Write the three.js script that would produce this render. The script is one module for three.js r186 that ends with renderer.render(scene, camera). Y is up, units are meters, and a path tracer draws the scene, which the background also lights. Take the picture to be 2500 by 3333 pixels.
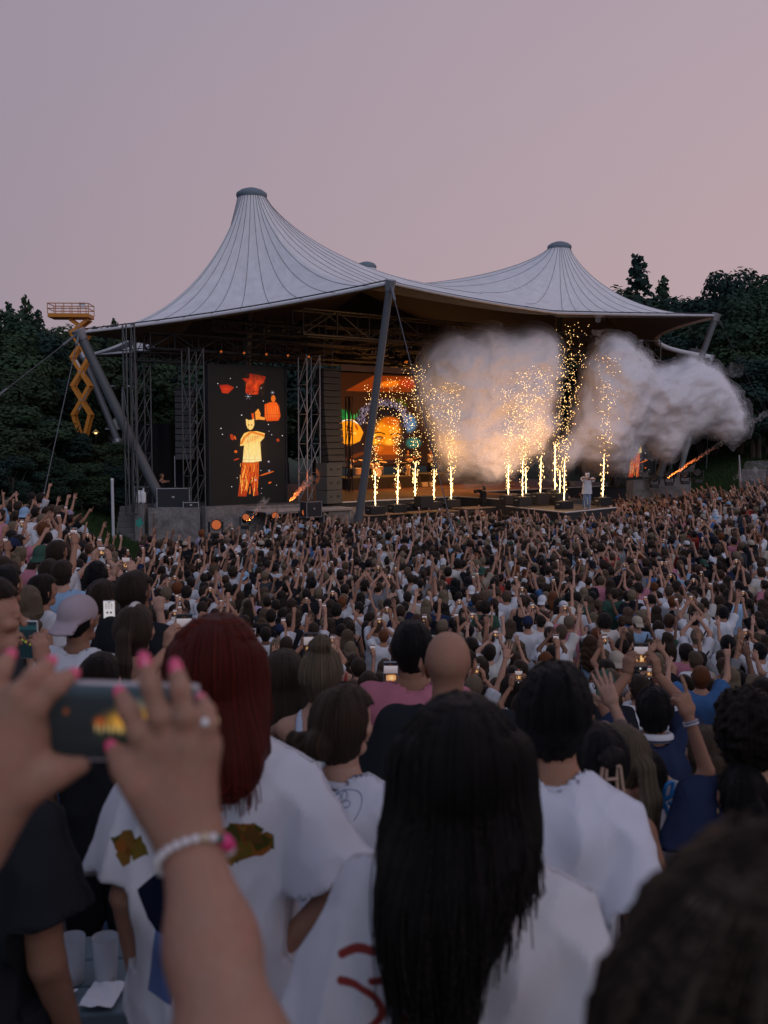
import * as THREE from 'three';
import { mergeGeometries } from 'three/addons/utils/BufferGeometryUtils.js';
import { RoundedBoxGeometry } from 'three/addons/geometries/RoundedBoxGeometry.js';
import { ImprovedNoise } from 'three/addons/math/ImprovedNoise.js';
import { RectAreaLightUniformsLib } from 'three/addons/lights/RectAreaLightUniformsLib.js';

// ---------------------------------------------------------------- camera, sky, light, exposure
RectAreaLightUniformsLib.init();
const scene = new THREE.Scene();
const EYE = 5.8, F = 3240;                                   // metres above the pit; focal length in pixels of the 2500 x 3333 frame
const camera = new THREE.PerspectiveCamera(2 * Math.atan(1666.5 / F) * 180 / Math.PI, 0.75, 0.05, 900);
camera.position.set(0, EYE, 0);
const PITCH = Math.atan(246 / F);
camera.rotation.set(-PITCH, 0, 0);
camera.updateMatrixWorld(true);
camera.focus = 55; camera.userData.fStop = 4.5;
const renderer = new THREE.WebGLRenderer({ antialias: true });
renderer.setSize(768, 1024);
renderer.toneMapping = THREE.LinearToneMapping;
renderer.toneMappingExposure = 1.0;
renderer.shadowMap.enabled = true;

{ // dusk sky: a mauve veil, pinker and brighter towards the right where the sun went down
  const W = 512, H = 256, data = new Float32Array(W * H * 4);
  const mix = (a, b, t) => a.map((v, i) => v + (b[i] - v) * t);
  const cool = [0.08, 0.125, 0.22], warm = [0.55, 0.402, 0.432], zen = [0.255, 0.275, 0.40], below = [0.05, 0.05, 0.055];
  const glow = THREE.MathUtils.degToRad(62);
  for (let r = 0; r < H; r++) {
    const el = ((r + 0.5) / H - 0.5) * Math.PI;
    for (let c = 0; c < W; c++) {
      const az0 = ((c + 0.5) / W - 0.5) * 2 * Math.PI;       // atan2(z, x)
      const x = Math.cos(az0), z = Math.sin(az0);
      const az = Math.atan2(x, -z);                          // 0 ahead, positive to the right
      const k = 0.5 + 0.5 * Math.cos(az - glow);
      const up = Math.max(0, Math.sin(el));
      let col = mix(cool, warm, Math.pow(k, 0.95));
      const amber = Math.exp(-up * 5) * 0.10 * k;
      col = [col[0] * (1 + amber * 0.2), col[1], col[2] * (1 - amber)];
      col = mix(col, zen, Math.min(1, up * up * 1.5));
      if (el < 0) col = mix(col, below, Math.min(1, -el * 8));
      for (let i = 0; i < 3; i++) data[(r * W + c) * 4 + i] = col[i];
      data[(r * W + c) * 4 + 3] = 1;
    }
  }
  const t = new THREE.DataTexture(data, W, H, THREE.RGBAFormat, THREE.FloatType);
  t.mapping = THREE.EquirectangularReflectionMapping; t.magFilter = THREE.LinearFilter; t.needsUpdate = true;
  scene.background = t; scene.environment = t;
}
const sun = new THREE.DirectionalLight(new THREE.Color(0.80, 0.83, 1.0), 0.6);   // the last soft light of the sky, from high behind the crowd
sun.position.set(20, 37, 40); sun.target.position.set(0, 0, -30);
sun.castShadow = true; sun.shadow.radius = 70; sun.shadow.mapSize.set(2048, 2048);
Object.assign(sun.shadow.camera, { left: -90, right: 90, top: 90, bottom: -90, near: 1, far: 260 });
scene.add(sun, sun.target); sun.name = 'sun';

// ---------------------------------------------------------------- helpers
const V = (x, y, z) => new THREE.Vector3(x, y, z);
function rng(seed) { let s = seed | 0; return () => { s = (s + 0x6d2b79f5) | 0; let t = Math.imul(s ^ (s >>> 15), 1 | s); t = (t + Math.imul(t ^ (t >>> 7), 61 | t)) ^ t; return ((t ^ (t >>> 14)) >>> 0) / 4294967296; }; }
const perlin = new ImprovedNoise(), N3 = (x, y, z) => perlin.noise(x + 31.7, y + 11.3, z + 57.1);
const fbm = (x, y, z, o = 4) => { let s = 0, a = 1, t = 0; for (let i = 0; i < o; i++) { s += a * N3(x, y, z); t += a; a *= 0.5; x *= 2.03; y *= 2.03; z *= 2.03; } return s / t; };
const clamp = THREE.MathUtils.clamp, lerp = THREE.MathUtils.lerp;
const sstep = (a, b, x) => { const t = clamp((x - a) / (b - a), 0, 1); return t * t * (3 - 2 * t); };
function at(px, py, d) {                                     // the point at that pixel of the 2500 x 3333 photograph, d metres ahead
  const v = V((px - 1250) / F, -(py - 1666.5) / F, -1).applyQuaternion(camera.quaternion);
  return v.multiplyScalar(d / -v.z).add(camera.position);
}
const used = new Map();
function numbered(name) { const n = used.get(name) ?? 0; used.set(name, n + 1); return n ? name + '_' + String(n).padStart(3, '0') : name; }
function tag(o, label, category, group, kind) { if (label) o.userData.label = label; if (category) o.userData.category = category; if (group) o.userData.group = group; if (kind) o.userData.kind = kind; return o; }
function thing(name, label, category, pos = V(0, 0, 0), turn = 0, group) {
  const o = new THREE.Group(); o.name = numbered(name); o.position.copy(pos); o.rotation.y = turn; scene.add(o);
  return tag(o, label, category, group);
}
function mesh(name, geo, mat, parent = scene) { const m = new THREE.Mesh(geo, mat); m.name = parent === scene ? numbered(name) : name; m.castShadow = m.receiveShadow = true; parent.add(m); return m; }
const std = (r, g, b, rough = 0.8, extra = {}) => { const m = new THREE.MeshStandardMaterial({ roughness: rough, ...extra }); m.color.setRGB(r, g, b); return m; };
const phys = (r, g, b, rough = 0.8, extra = {}) => { const m = new THREE.MeshPhysicalMaterial({ roughness: rough, ...extra }); m.color.setRGB(r, g, b); return m; };
const glowMat = (r, g, b, k, extra = {}) => { const m = std(0.02, 0.02, 0.02, 0.5, extra); m.emissive.setRGB(r, g, b); m.emissiveIntensity = k; return m; };
const UNITCYL = new THREE.CylinderGeometry(1, 1, 1, 8, 1), UNITBOX = new THREE.BoxGeometry(1, 1, 1);
const UPV = V(0, 1, 0);
function bar(name, a, b, r, mat, parent = scene) {           // a round bar from a to b
  const m = mesh(name, UNITCYL, mat, parent), d = b.clone().sub(a), l = d.length();
  m.position.copy(a).addScaledVector(d, 0.5); m.scale.set(r, l, r); m.quaternion.setFromUnitVectors(UPV, d.divideScalar(l)); return m;
}
function box(name, w, h, d, x, y, z, mat, parent = scene) { const m = mesh(name, UNITBOX, mat, parent); m.scale.set(w, h, d); m.position.set(x, y, z); return m; }
const RB = new Map();
function rbox(name, w, h, d, x, y, z, mat, parent = scene, r = 0.02) { const k = [w, h, d, r].join(); if (!RB.has(k)) RB.set(k, new RoundedBoxGeometry(w, h, d, 2, r)); const m = mesh(name, RB.get(k), mat, parent); m.position.set(x, y, z); return m; }
function canvasTex(w, h, draw, srgb = true) { const c = document.createElement('canvas'); c.width = w; c.height = h; draw(c.getContext('2d'), w, h); const t = new THREE.CanvasTexture(c); if (srgb) t.colorSpace = THREE.SRGBColorSpace; t.magFilter = THREE.LinearFilter; return t; }
function noiseTex(size, fn, srgb = false) {                  // tiling grey texture from fn(u, v) -> 0..1
  const d = new Uint8Array(size * size * 4);
  for (let y = 0; y < size; y++) for (let x = 0; x < size; x++) { const v = clamp(fn(x / size, y / size), 0, 1) * 255, i = (y * size + x) * 4; d[i] = d[i + 1] = d[i + 2] = v; d[i + 3] = 255; }
  const t = new THREE.DataTexture(d, size, size); t.wrapS = t.wrapT = THREE.RepeatWrapping; t.magFilter = THREE.LinearFilter; if (srgb) t.colorSpace = THREE.SRGBColorSpace; t.needsUpdate = true; return t;
}
const torus = (u, v, f, s) => { const a = u * Math.PI * 2, b = v * Math.PI * 2; return fbm(Math.cos(a) * f + s, Math.sin(a) * f + Math.cos(b) * f, Math.sin(b) * f, 4); };
const TEX = {
  cloth: noiseTex(256, (u, v) => 0.5 + 0.25 * torus(u, v, 9, 3) + 0.14 * Math.sin(u * 402) + 0.14 * Math.sin(v * 402)),
  mottle: noiseTex(256, (u, v) => 0.62 + 0.75 * torus(u, v, 1.6, 7) + 0.35 * torus(u, v, 7, 1), true),
  stain: noiseTex(256, (u, v) => 0.86 + 0.35 * torus(u, v, 1.6, 7) + 0.2 * torus(u, v, 7, 1), true),
  fabric: noiseTex(512, (u, v) => 0.95 + 0.08 * torus(u, v, 2.2, 2) + 0.04 * N3(u * 90, v * 4, 3) * Math.sin(Math.PI * v) + 0.04 * torus(u, v, 9, 4), true),
  fine: noiseTex(256, (u, v) => 0.5 + 0.9 * torus(u, v, 12, 5)),
};
const rep = (t, x, y = x) => { const c = t.clone(); c.repeat.set(x, y); c.needsUpdate = true; return c; };

// stage frame: u runs along the stage front to the right, w into the stage
const YAW = THREE.MathUtils.degToRad(38), CU = Math.cos(YAW), SU = Math.sin(YAW);
const S = (u, w, y) => V(4.5 + CU * u - SU * w, y, -(60.5 + SU * u + CU * w));
const toStage = (x, z) => { const a = x - 4.5, d = -z - 60.5; return [a * CU + d * SU, -a * SU + d * CU]; };
const STAGE = 2.15;
const stageThing = (name, label, cat, u, w, y, group, turn = 0) => thing(name, label, cat, S(u, w, y), YAW + turn, group);

// ---------------------------------------------------------------- ground
const PROFILE = [[-30, 6], [-4, 4.05], [0, 3.86], [1.6, 3.73], [2.4, 3.62], [3.5, 3.36], [4.85, 3.0], [7.4, 2.2], [10, 1.6], [13, 1.02], [16, 0.68], [20, 0.46], [25, 0.32], [36, 0.2], [48, 0.05], [54, 0], [400, 0]];
function ground(x, d) {
  let i = 0; while (i < PROFILE.length - 2 && PROFILE[i + 1][0] < d) i++;
  const [a, ya] = PROFILE[i], [b, yb] = PROFILE[i + 1];
  let y = ya + (yb - ya) * clamp((d - a) / (b - a), 0, 1);
  const q = -x / Math.max(d, 4);
  // grass bank on the left, hill with the forest behind it
  y += (d > 3 ? 2.3 * (1 - Math.exp(-(d - 3) / 9)) : 0) * sstep(lerp(0.1, 0.215, sstep(7, 18, d)), lerp(0.34, 0.37, sstep(7, 18, d)), q);
  y += sstep(0.2, 0.3, q) * 0.06 * Math.max(0, Math.min(d, 80) - 48);
  // right-hand stand and hill
  const r = x / Math.max(d, 4);
  y += 1.3 * sstep(0.26, 0.4, r) * sstep(22, 46, d) + sstep(0.24, 0.36, r) * 0.105 * Math.max(0, d - 66) + 0.05 * Math.max(0, x - 34);
  // woods behind the stage stand a little higher
  y += 0.05 * Math.max(0, d - 92);
  return y;
}
const M = {
  grass: std(0.030, 0.052, 0.022, 0.95), soil: std(0.06, 0.055, 0.05, 0.95),
  concrete: std(0.27, 0.25, 0.235, 0.9), steel: std(0.34, 0.35, 0.37, 0.5, { metalness: 0.6 }), mast: std(0.16, 0.17, 0.18, 0.55, { metalness: 0.3 }),
  truss: std(0.15, 0.145, 0.14, 0.5, { metalness: 0.5 }), dark: std(0.012, 0.013, 0.015, 0.7), black: std(0.02, 0.021, 0.024, 0.75), cable: std(0.1, 0.1, 0.11, 0.6),
  deck: std(0.13, 0.075, 0.055, 0.6), deckDark: std(0.035, 0.032, 0.03, 0.6), skirt: std(0.03, 0.032, 0.033, 0.9), edge: std(0.55, 0.52, 0.5, 0.5),
  lift: std(0.62, 0.22, 0.015, 0.5), white: std(0.72, 0.72, 0.73, 0.6), rubber: std(0.02, 0.02, 0.02, 0.9), wood: std(0.30, 0.22, 0.15, 0.8), aluminium: std(0.5, 0.5, 0.52, 0.35, { metalness: 0.8 }),
};
M.concrete.map = rep(TEX.stain, 0.6); M.concrete.bumpMap = rep(TEX.fine, 3); M.concrete.bumpScale = 0.01;
{
  const xs = [], ds = [];
  for (let i = 0; i <= 150; i++) { const t = i / 75 - 1; xs.push(Math.sign(t) * (Math.abs(t) * 40 + Math.pow(Math.abs(t), 4) * 360)); }
  for (let j = 0; j <= 170; j++) { const t = j / 170; ds.push(-30 + t * 130 + Math.pow(t, 5) * 500); }
  const p = [], idx = [], uv = [], col = [];
  for (const d of ds) for (const x of xs) {
    p.push(x, ground(x, d) + 0.05 * N3(x * 0.6, d * 0.6, 3), -d); uv.push(x * 0.4, d * 0.4);
    const [u, w] = toStage(x, -d);
    const q = -x / Math.max(d, 4), grassy = Math.max(sstep(0.2, 0.26, q) * sstep(33, 38, d), sstep(0.27, 0.31, x / Math.max(d, 4)) * sstep(60, 66, d), sstep(80, 90, d));
    const n = 0.75 + 0.5 * fbm(x * 0.5, d * 0.5, 1, 3) + 0.35 * N3(x * 3, d * 3, 9);
    const g = [0.036 * n, 0.060 * n, 0.026 * n], s = [0.075 * n, 0.07 * n, 0.064 * n];
    for (let i = 0; i < 3; i++) col.push(lerp(s[i], g[i], grassy));
  }
  const nx = xs.length;
  for (let j = 0; j < ds.length - 1; j++) for (let i = 0; i < nx - 1; i++) { const a = j * nx + i; idx.push(a, a + 1, a + nx, a + 1, a + nx + 1, a + nx); }
  const g = new THREE.BufferGeometry(); g.setAttribute('position', new THREE.Float32BufferAttribute(p, 3)); g.setAttribute('uv', new THREE.Float32BufferAttribute(uv, 2)); g.setAttribute('color', new THREE.Float32BufferAttribute(col, 3)); g.setIndex(idx); g.computeVertexNormals();
  const m = std(1, 1, 1, 0.95, { vertexColors: true }); m.bumpMap = rep(TEX.fine, 2); m.bumpScale = 0.03;
  mesh('ground', g, m).userData.kind = 'structure';
}
// ---------------------------------------------------------------- tent canopy over the stage
const P3 = (a) => S(a[0], a[1], a[2]);
const TENT = { L: [-22.5, 2.4, 10.8], F: [-11.9, -8.4, 12.85], R: [17, -6.3, 13.7], R2: [29, 2.1, 12.1], R3: [20, 27, 12], B: [-2, 29, 12], L2: [-15, 21.3, 11.3] };
const PEAKS = { p1: { c: [-11.3, 5], h: 19.3, r: 0.78 }, p2: { c: [14.3, 5], h: 19.35, r: 0.78 }, p3: { c: [9.2, 21.4], h: 19.6, r: 0.72 } };
const VAL = { Mf: [2.0, -6.1, 12.75], C0: [1.4, 12, 16.3], Mr: [24.5, 14, 12.6] };
function edgeCurve(a, b, sag, n, side) {                     // scalloped edge cable from a to b, bowed inwards (plan) by sag
  const out = [], dx = b[0] - a[0], dw = b[1] - a[1], l = Math.hypot(dx, dw), nx = -dw / l * side, nw = dx / l * side;
  for (let i = 0; i < n; i++) { const t = i / n, s = 4 * t * (1 - t) * sag; out.push([a[0] + dx * t + nx * s, a[1] + dw * t + nw * s, a[2] + (b[2] - a[2]) * t]); }
  return out;
}
function vline(a, b, sagY, n) { const out = []; for (let i = 0; i < n; i++) { const t = i / n; out.push([a[0] + (b[0] - a[0]) * t, a[1] + (b[1] - a[1]) * t, a[2] + (b[2] - a[2]) * t - 4 * t * (1 - t) * sagY]); } return out; }
const rev = (list, end) => [end, ...list.slice(1).reverse()];
const eFMf = edgeCurve(TENT.F, VAL.Mf, 0.45, 16, 1), eMfR = edgeCurve(VAL.Mf, TENT.R, 0.25, 22, 1), vMfC = vline(VAL.Mf, VAL.C0, -0.7, 14), vCB = vline(VAL.C0, TENT.B, 0.3, 12), vCMr = vline(VAL.C0, VAL.Mr, 0.3, 14);
const LOOPS = {
  p1: [...edgeCurve(TENT.L, TENT.F, 1.2, 26, 1), ...eFMf, ...vMfC, ...vCB, ...edgeCurve(TENT.B, TENT.L2, 1.6, 18, 1), ...edgeCurve(TENT.L2, TENT.L, 4.2, 26, 1)],
  p2: [...eMfR, ...edgeCurve(TENT.R, TENT.R2, 4.0, 24, 1), ...edgeCurve(TENT.R2, VAL.Mr, 1.5, 16, 1), ...rev(vCMr, VAL.Mr), ...rev(vMfC, VAL.C0)],
  p3: [...vCMr, ...edgeCurve(VAL.Mr, TENT.R3, 2, 14, 1), ...edgeCurve(TENT.R3, TENT.B, 2.5, 20, 1), ...rev(vCB, TENT.B)],
};
function coneSurface(loop, pk, n, drop, power) {             // rings from the peak ring out to the loop
  const p = [], idx = [], m = loop.length, lines = [];
  for (let i = 0; i < m; i++) {
    const e = loop[i], dx = e[0] - pk.c[0], dw = e[1] - pk.c[1], l = Math.hypot(dx, dw), line = [];
    for (let k = 0; k <= n; k++) {
      const s = Math.pow(k / n, 1.35), r = pk.r + (l - pk.r) * s;
      const prof = 0.55 * Math.pow(1 - s, power) + 0.45 * (Math.log(l / r) / Math.log(l / pk.r));
      const y = e[2] + (pk.h - e[2]) * prof - drop * Math.min(1, (1 - s) * 8 + 0.6);
      const v = S(pk.c[0] + dx / l * r, pk.c[1] + dw / l * r, y); p.push(v.x, v.y, v.z); line.push(v);
    }
    lines.push(line);
  }
  for (let i = 0; i < m; i++) for (let k = 0; k < n; k++) { const a = i * (n + 1) + k, b = ((i + 1) % m) * (n + 1) + k; idx.push(a, b, a + 1, b, b + 1, a + 1); }
  const g = new THREE.BufferGeometry(); g.setAttribute('position', new THREE.Float32BufferAttribute(p, 3)); g.setIndex(idx); g.computeVertexNormals();
  const uv = []; for (let i = 0; i < m; i++) for (let k = 0; k <= n; k++) uv.push(i / m * 6, k / n * 1.3); g.setAttribute('uv', new THREE.Float32BufferAttribute(uv, 2));
  return [g, lines];
}
{
  const tent = thing('tent_canopy', 'pale grey tensile tent roof with tall peaks over the stage', 'tent roof', V(0, 0, 0));
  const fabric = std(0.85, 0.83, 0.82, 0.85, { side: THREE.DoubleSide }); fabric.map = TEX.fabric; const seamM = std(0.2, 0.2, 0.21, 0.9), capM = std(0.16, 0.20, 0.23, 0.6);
  const under = std(0.085, 0.088, 0.095, 0.95, { side: THREE.DoubleSide });   // separate dark grey skin added below the membrane to darken its underside
  for (const k of ['p1', 'p2', 'p3']) {
    const pk = PEAKS[k], [g, lines] = coneSurface(LOOPS[k], pk, 30, 0, 2.3);
    mesh('canopy', g, fabric, tent);
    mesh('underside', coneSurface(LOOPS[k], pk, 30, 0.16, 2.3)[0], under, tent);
    if (k !== 'p3') lines.forEach((l, i) => {                // welded seams run down from the ring
      if (i % 3 !== 1) return;
      const g2 = new THREE.TubeGeometry(new THREE.CatmullRomCurve3(l.slice(0, -1).map((v) => v.clone().add(V(0, 0.012, 0)))), 26, 0.014, 4); mesh('seam', g2, seamM, tent);
    });
    const cap = new THREE.LatheGeometry([[0, 0.5], [0.3, 0.47], [0.62, 0.36], [pk.r + 0.07, 0.2], [pk.r + 0.10, 0.1], [pk.r + 0.06, -0.05], [pk.r - 0.02, -0.06]].map((q) => new THREE.Vector2(q[0], q[1])), 32);
    const c = mesh('peak_cap', cap, capM, tent); c.position.copy(S(pk.c[0], pk.c[1], pk.h));
  }
  const edgeM = std(0.55, 0.54, 0.55, 0.7), cordM = std(0.05, 0.05, 0.055, 0.8);
  for (const e of [[...edgeCurve(TENT.L, TENT.F, 1.2, 26, 1), TENT.F], [...eFMf, ...eMfR, TENT.R], [...edgeCurve(TENT.R, TENT.R2, 4, 24, 1), TENT.R2], [...edgeCurve(TENT.L2, TENT.L, 4.2, 26, 1), TENT.L]]) {
    const c = new THREE.CatmullRomCurve3(e.map(P3));
    mesh('edge_belt', new THREE.TubeGeometry(c, 60, e[0] === TENT.R || e[0][0] === TENT.R[0] ? 0.2 : 0.075, 6), edgeM, tent);
    const c2 = new THREE.CatmullRomCurve3(e.map((q) => P3(q).add(V(0, 0.16, 0)).addScaledVector(V(SU, 0, CU), -0.35)));
    mesh('edge_cord', new THREE.TubeGeometry(c2, 60, 0.035, 5), cordM, tent);
  }
}
// masts that hold the canopy's corners, with their guy ropes
function mast(label, top, base, r, guys, group) {
  const o = thing('canopy_mast', label, 'mast', base, 0, group), z = V(0, 0, 0), t = top.clone().sub(base);
  const g = new THREE.CylinderGeometry(r * 0.82, r, t.length(), 20), m = mesh('pole', g, M.mast, o); m.position.copy(t).multiplyScalar(0.5); m.quaternion.setFromUnitVectors(UPV, t.clone().normalize());
  const dir = t.clone().normalize();
  const hd = mesh('mast_head', new THREE.CylinderGeometry(r * 1.25, r * 1.0, 0.5, 16), M.steel, o); hd.position.copy(t).addScaledVector(dir, -0.1); hd.quaternion.copy(m.quaternion);
  const ft = mesh('foot_hinge', new THREE.CylinderGeometry(r * 1.2, r * 1.7, 0.35, 16), M.steel, o); ft.position.copy(dir).multiplyScalar(0.1);
  for (const gpt of guys) { const e = gpt.clone().sub(base); const a = t.clone(); const turn = e.clone().sub(a).normalize(); bar('guy_rope', a, e, 0.02, M.cable, o); bar('turnbuckle', a.clone().addScaledVector(turn, 0.25), a.clone().addScaledVector(turn, 1.2), 0.06, M.mast, o); bar('rope_socket', e.clone().addScaledVector(turn, -1.6), e.clone().addScaledVector(turn, -0.1), 0.05, M.mast, o); }
  return o;
}
mast('tall grey steel mast standing in front of the stage centre', S(...TENT.F), S(-11.2, -4.6, 0), 0.21, [at(1492, 1800, 37), S(-11.2, 0.5, STAGE + 0.1)].slice(0, 1));
mast('thick grey steel mast leaning left beside the orange lift', S(...TENT.L), S(-18.4, 2.1, 2.3), 0.27, [at(-60, 1330, 44), at(125, 1690, 37)]);
mast('brown lit steel mast at the right end of the canopy', S(...TENT.R), S(15.2, -2.2, 0.2), 0.24, [at(2520, 1400, 78)]);
mast('small far mast behind the smoke at the right', S(...TENT.R2), S(26, 3.2, 1), 0.22, [S(33, 5, 3)]);
mast('thin grey mast behind the leaning left mast', S(...TENT.L2), at(385, 1440, 66), 0.24, []);
bar('inner_mast', S(14.3, 5, STAGE), S(14.3, 5, 18.9), 0.26, M.mast); tag(scene.children[scene.children.length - 1], 'inner mast rising to the right tent peak', 'mast');
bar('inner_mast', S(-11.3, 6.5, STAGE), S(-11.3, 5, 18.9), 0.26, M.mast); tag(scene.children[scene.children.length - 1], 'inner mast rising to the tall left tent peak', 'mast');

// ---------------------------------------------------------------- stage decks
function slab(name, pts, y0, y1, topM, sideM, parent, edgeM) {   // prism over plan points given as Vector3 (x, z)
  const sh = new THREE.Shape(pts.map((p) => new THREE.Vector2(p.x, -p.z)));
  const g = new THREE.ExtrudeGeometry(sh, { depth: y1 - y0, bevelEnabled: false }); g.rotateX(-Math.PI / 2); g.translate(0, y0, 0);
  return mesh(name, g, [topM, sideM], parent);
}
const floorTop = std(0.115, 0.05, 0.033, 0.6); floorTop.bumpMap = rep(TEX.fine, 0.3); floorTop.bumpScale = 0.004;
{
  const st = thing('stage', 'wide dark stage with a brown floor under the tent', 'stage');
  slab('stage_floor', [S(-10.5, 0, 0), S(4.6, 0, 0), S(4.6, 3, 0), S(22, 3, 0), S(22, 20, 0), S(-10.5, 20, 0)], 0, STAGE, floorTop, M.skirt, st);
  const line = (a, b) => bar('edge_strip', a, b, 0.045, M.edge, st);
  line(S(-10.4, -0.03, STAGE), S(0, -0.03, STAGE)); line(S(4.6, 2.97, STAGE), S(21.5, 2.97, STAGE));
  // planks of the deck
  for (let i = 0; i < 14; i++) { const w = 0.75 + i * 1.3; box('deck_joint', 14.5, 0.006, 0.02, 0, 0, 0, M.deckDark, st).position.copy(S(-3, w, STAGE + 0.004)); st.children[st.children.length - 1].rotation.y = YAW; }
}
{
  const tip = [at(1648, 1635, 54.2), at(1840, 1656, 49.6), at(2006, 1641, 53.2)], back = tip[0].clone().add(tip[2]).sub(tip[1]);
  const rw = thing('runway', 'dark catwalk running from the stage into the crowd', 'catwalk');
  slab('walkway', [S(0.02, 0.02, 0), S(0.2, -6.2, 0), S(4.4, -6.6, 0), S(4.55, 0.02, 0)], 0, STAGE - 0.004, M.deckDark, M.skirt, rw);
  slab('tip_platform', [tip[0], tip[1], tip[2], back], 0, STAGE - 0.16, std(0.05, 0.045, 0.042, 0.5), M.skirt, rw);
  const up = (v) => V(v.x, STAGE - 0.15, v.z);
  bar('edge_strip', up(tip[0]), up(tip[1]), 0.04, M.edge, rw); bar('edge_strip', up(tip[1]), up(tip[2]), 0.04, M.edge, rw);
  bar('edge_strip', S(0, 0, STAGE), S(0.2, -6.2, STAGE), 0.04, M.edge, rw); bar('edge_strip', S(4.5, 0, STAGE), S(4.4, -5, STAGE), 0.035, M.edge, rw);
}
function riser(label, u0, u1, w0, w1, h) {
  const o = stageThing('stage_riser', label, 'riser', (u0 + u1) / 2, w0, STAGE);
  const n = Math.max(2, Math.round((u1 - u0) / 2)), sw = (u1 - u0) / n;
  for (let i = 0; i < n; i++) { rbox('front_panel', sw - 0.02, h - 0.08, 0.05, -(u1 - u0) / 2 + sw * (i + 0.5), (h - 0.08) / 2, 0.03, M.black, o, 0.01); }
  rbox('platform_top', u1 - u0, 0.08, w1 - w0, 0, h - 0.04, -(w1 - w0) / 2, M.deckDark, o, 0.01);
  box('side_panel', 0.05, h - 0.09, w1 - w0 - 0.1, -(u1 - u0) / 2 + 0.03, (h - 0.09) / 2, -(w1 - w0) / 2, M.black, o); box('side_panel', 0.05, h - 0.09, w1 - w0 - 0.1, (u1 - u0) / 2 - 0.03, (h - 0.09) / 2, -(w1 - w0) / 2, M.black, o);
  return o;
}
riser('black riser under the drum kit', -0.9, 5.6, 10.2, 13.4, 0.8);
riser('black riser under the keyboards beside the smoke', 7.4, 14.5, 11.4, 15.0, 0.85);
// ---------------------------------------------------------------- trusses, towers, screens
function boxTruss(name, label, a, b, size, hgt, bay, mat, o = null, r = 0.045, group) {   // lattice girder; a, b are the middle of its lower face
  o ??= thing(name, label, 'truss', a.clone(), 0, group);
  const base = o.position, d = b.clone().sub(a), l = d.length(), dir = d.clone().divideScalar(l);
  const side = V(-dir.z, 0, dir.x); if (side.lengthSq() < 0.1) side.set(CU, 0, -SU); side.normalize();
  const up = new THREE.Vector3().crossVectors(side, dir).normalize(); if (up.y < -0.1) up.negate();
  const pt = (t, s, h) => a.clone().sub(base).addScaledVector(dir, t).addScaledVector(side, s * size / 2).addScaledVector(up, h * hgt);
  for (const s of [-1, 1]) for (const h of [0, 1]) bar('chord', pt(0, s, h), pt(l, s, h), r, mat, o);
  const n = Math.max(1, Math.round(l / bay)), step = l / n;
  for (let i = 0; i <= n; i++) {
    const t = i * step;
    for (const s of [-1, 1]) { bar('post', pt(t, s, 0), pt(t, s, 1), r * 0.7, mat, o); if (i < n) bar('diagonal', pt(t, s, i % 2 ? 1 : 0), pt(t + step, s, i % 2 ? 0 : 1), r * 0.7, mat, o); }
    if (i < n && hgt > 0.5) { bar('diagonal', pt(t, -1, 0), pt(t + step, 1, 0), r * 0.55, mat, o); bar('diagonal', pt(t, -1, 1), pt(t + step, 1, 1), r * 0.55, mat, o); }
  }
  return o;
}
// roof girders
boxTruss('roof_truss', 'long front lattice girder under the tent roof', S(-11, 0.8, 11.3), S(20, 0.8, 11.3), 1.1, 1.35, 2.15, M.truss, null, 0.05);
boxTruss('roof_truss', 'second lattice girder behind the front girder', S(-11, 5.2, 11.3), S(20, 5.2, 11.3), 0.9, 1.1, 2.6, M.truss, null, 0.05);
boxTruss('roof_truss', 'third lattice girder deep under the tent roof', S(-10, 10, 10.9), S(20, 10, 10.9), 0.8, 0.9, 3.0, M.truss, null, 0.05);
boxTruss('roof_truss', 'rear lattice girder above the video wall', S(-9, 14.6, 11.0), S(20, 14.6, 11.0), 0.8, 0.9, 3.0, M.truss, null, 0.05);
for (const [u, t] of [[-9.5, 'left end cross girder joining the roof girders'], [-3.5, 'cross girder above the line array'], [3, 'middle cross girder between the roof girders'], [9.5, 'cross girder above the big smoke cloud'], [15.5, 'cross girder near the right inner mast']]) boxTruss('roof_truss', t, S(u, 1.4, 11.5), S(u, 14.2, 11.5), 0.6, 0.7, 2.2, M.truss);
// canvas sun cover over the left wing
{ const g = new THREE.PlaneGeometry(9.6, 2.2); g.rotateX(-Math.PI / 2 + 0.22); const o = mesh('wing_cover', g, std(0.03, 0.035, 0.035, 0.9, { side: THREE.DoubleSide })); o.position.copy(S(-12.6, 2.6, 11.95)); o.rotation.y = YAW; tag(o, 'flat dark cover above the left wing lamps', 'cover'); }
boxTruss('wing_truss', 'dark lighting girder over the left video screen', S(-19.4, 1.5, 10.15), S(-10.2, 1.5, 10.15), 0.7, 0.75, 1.4, M.black);
boxTruss('wing_truss', 'lower dark girder carrying the left video screen', S(-19.8, 2.1, 9.55), S(-9.8, 2.1, 9.55), 0.45, 0.45, 0.9, M.black);
boxTruss('wing_truss', 'upper lamp girder above the left wing', S(-16.2, 1.0, 11.2), S(-10.4, 1.0, 11.2), 0.5, 0.5, 0.9, M.black);

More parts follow.
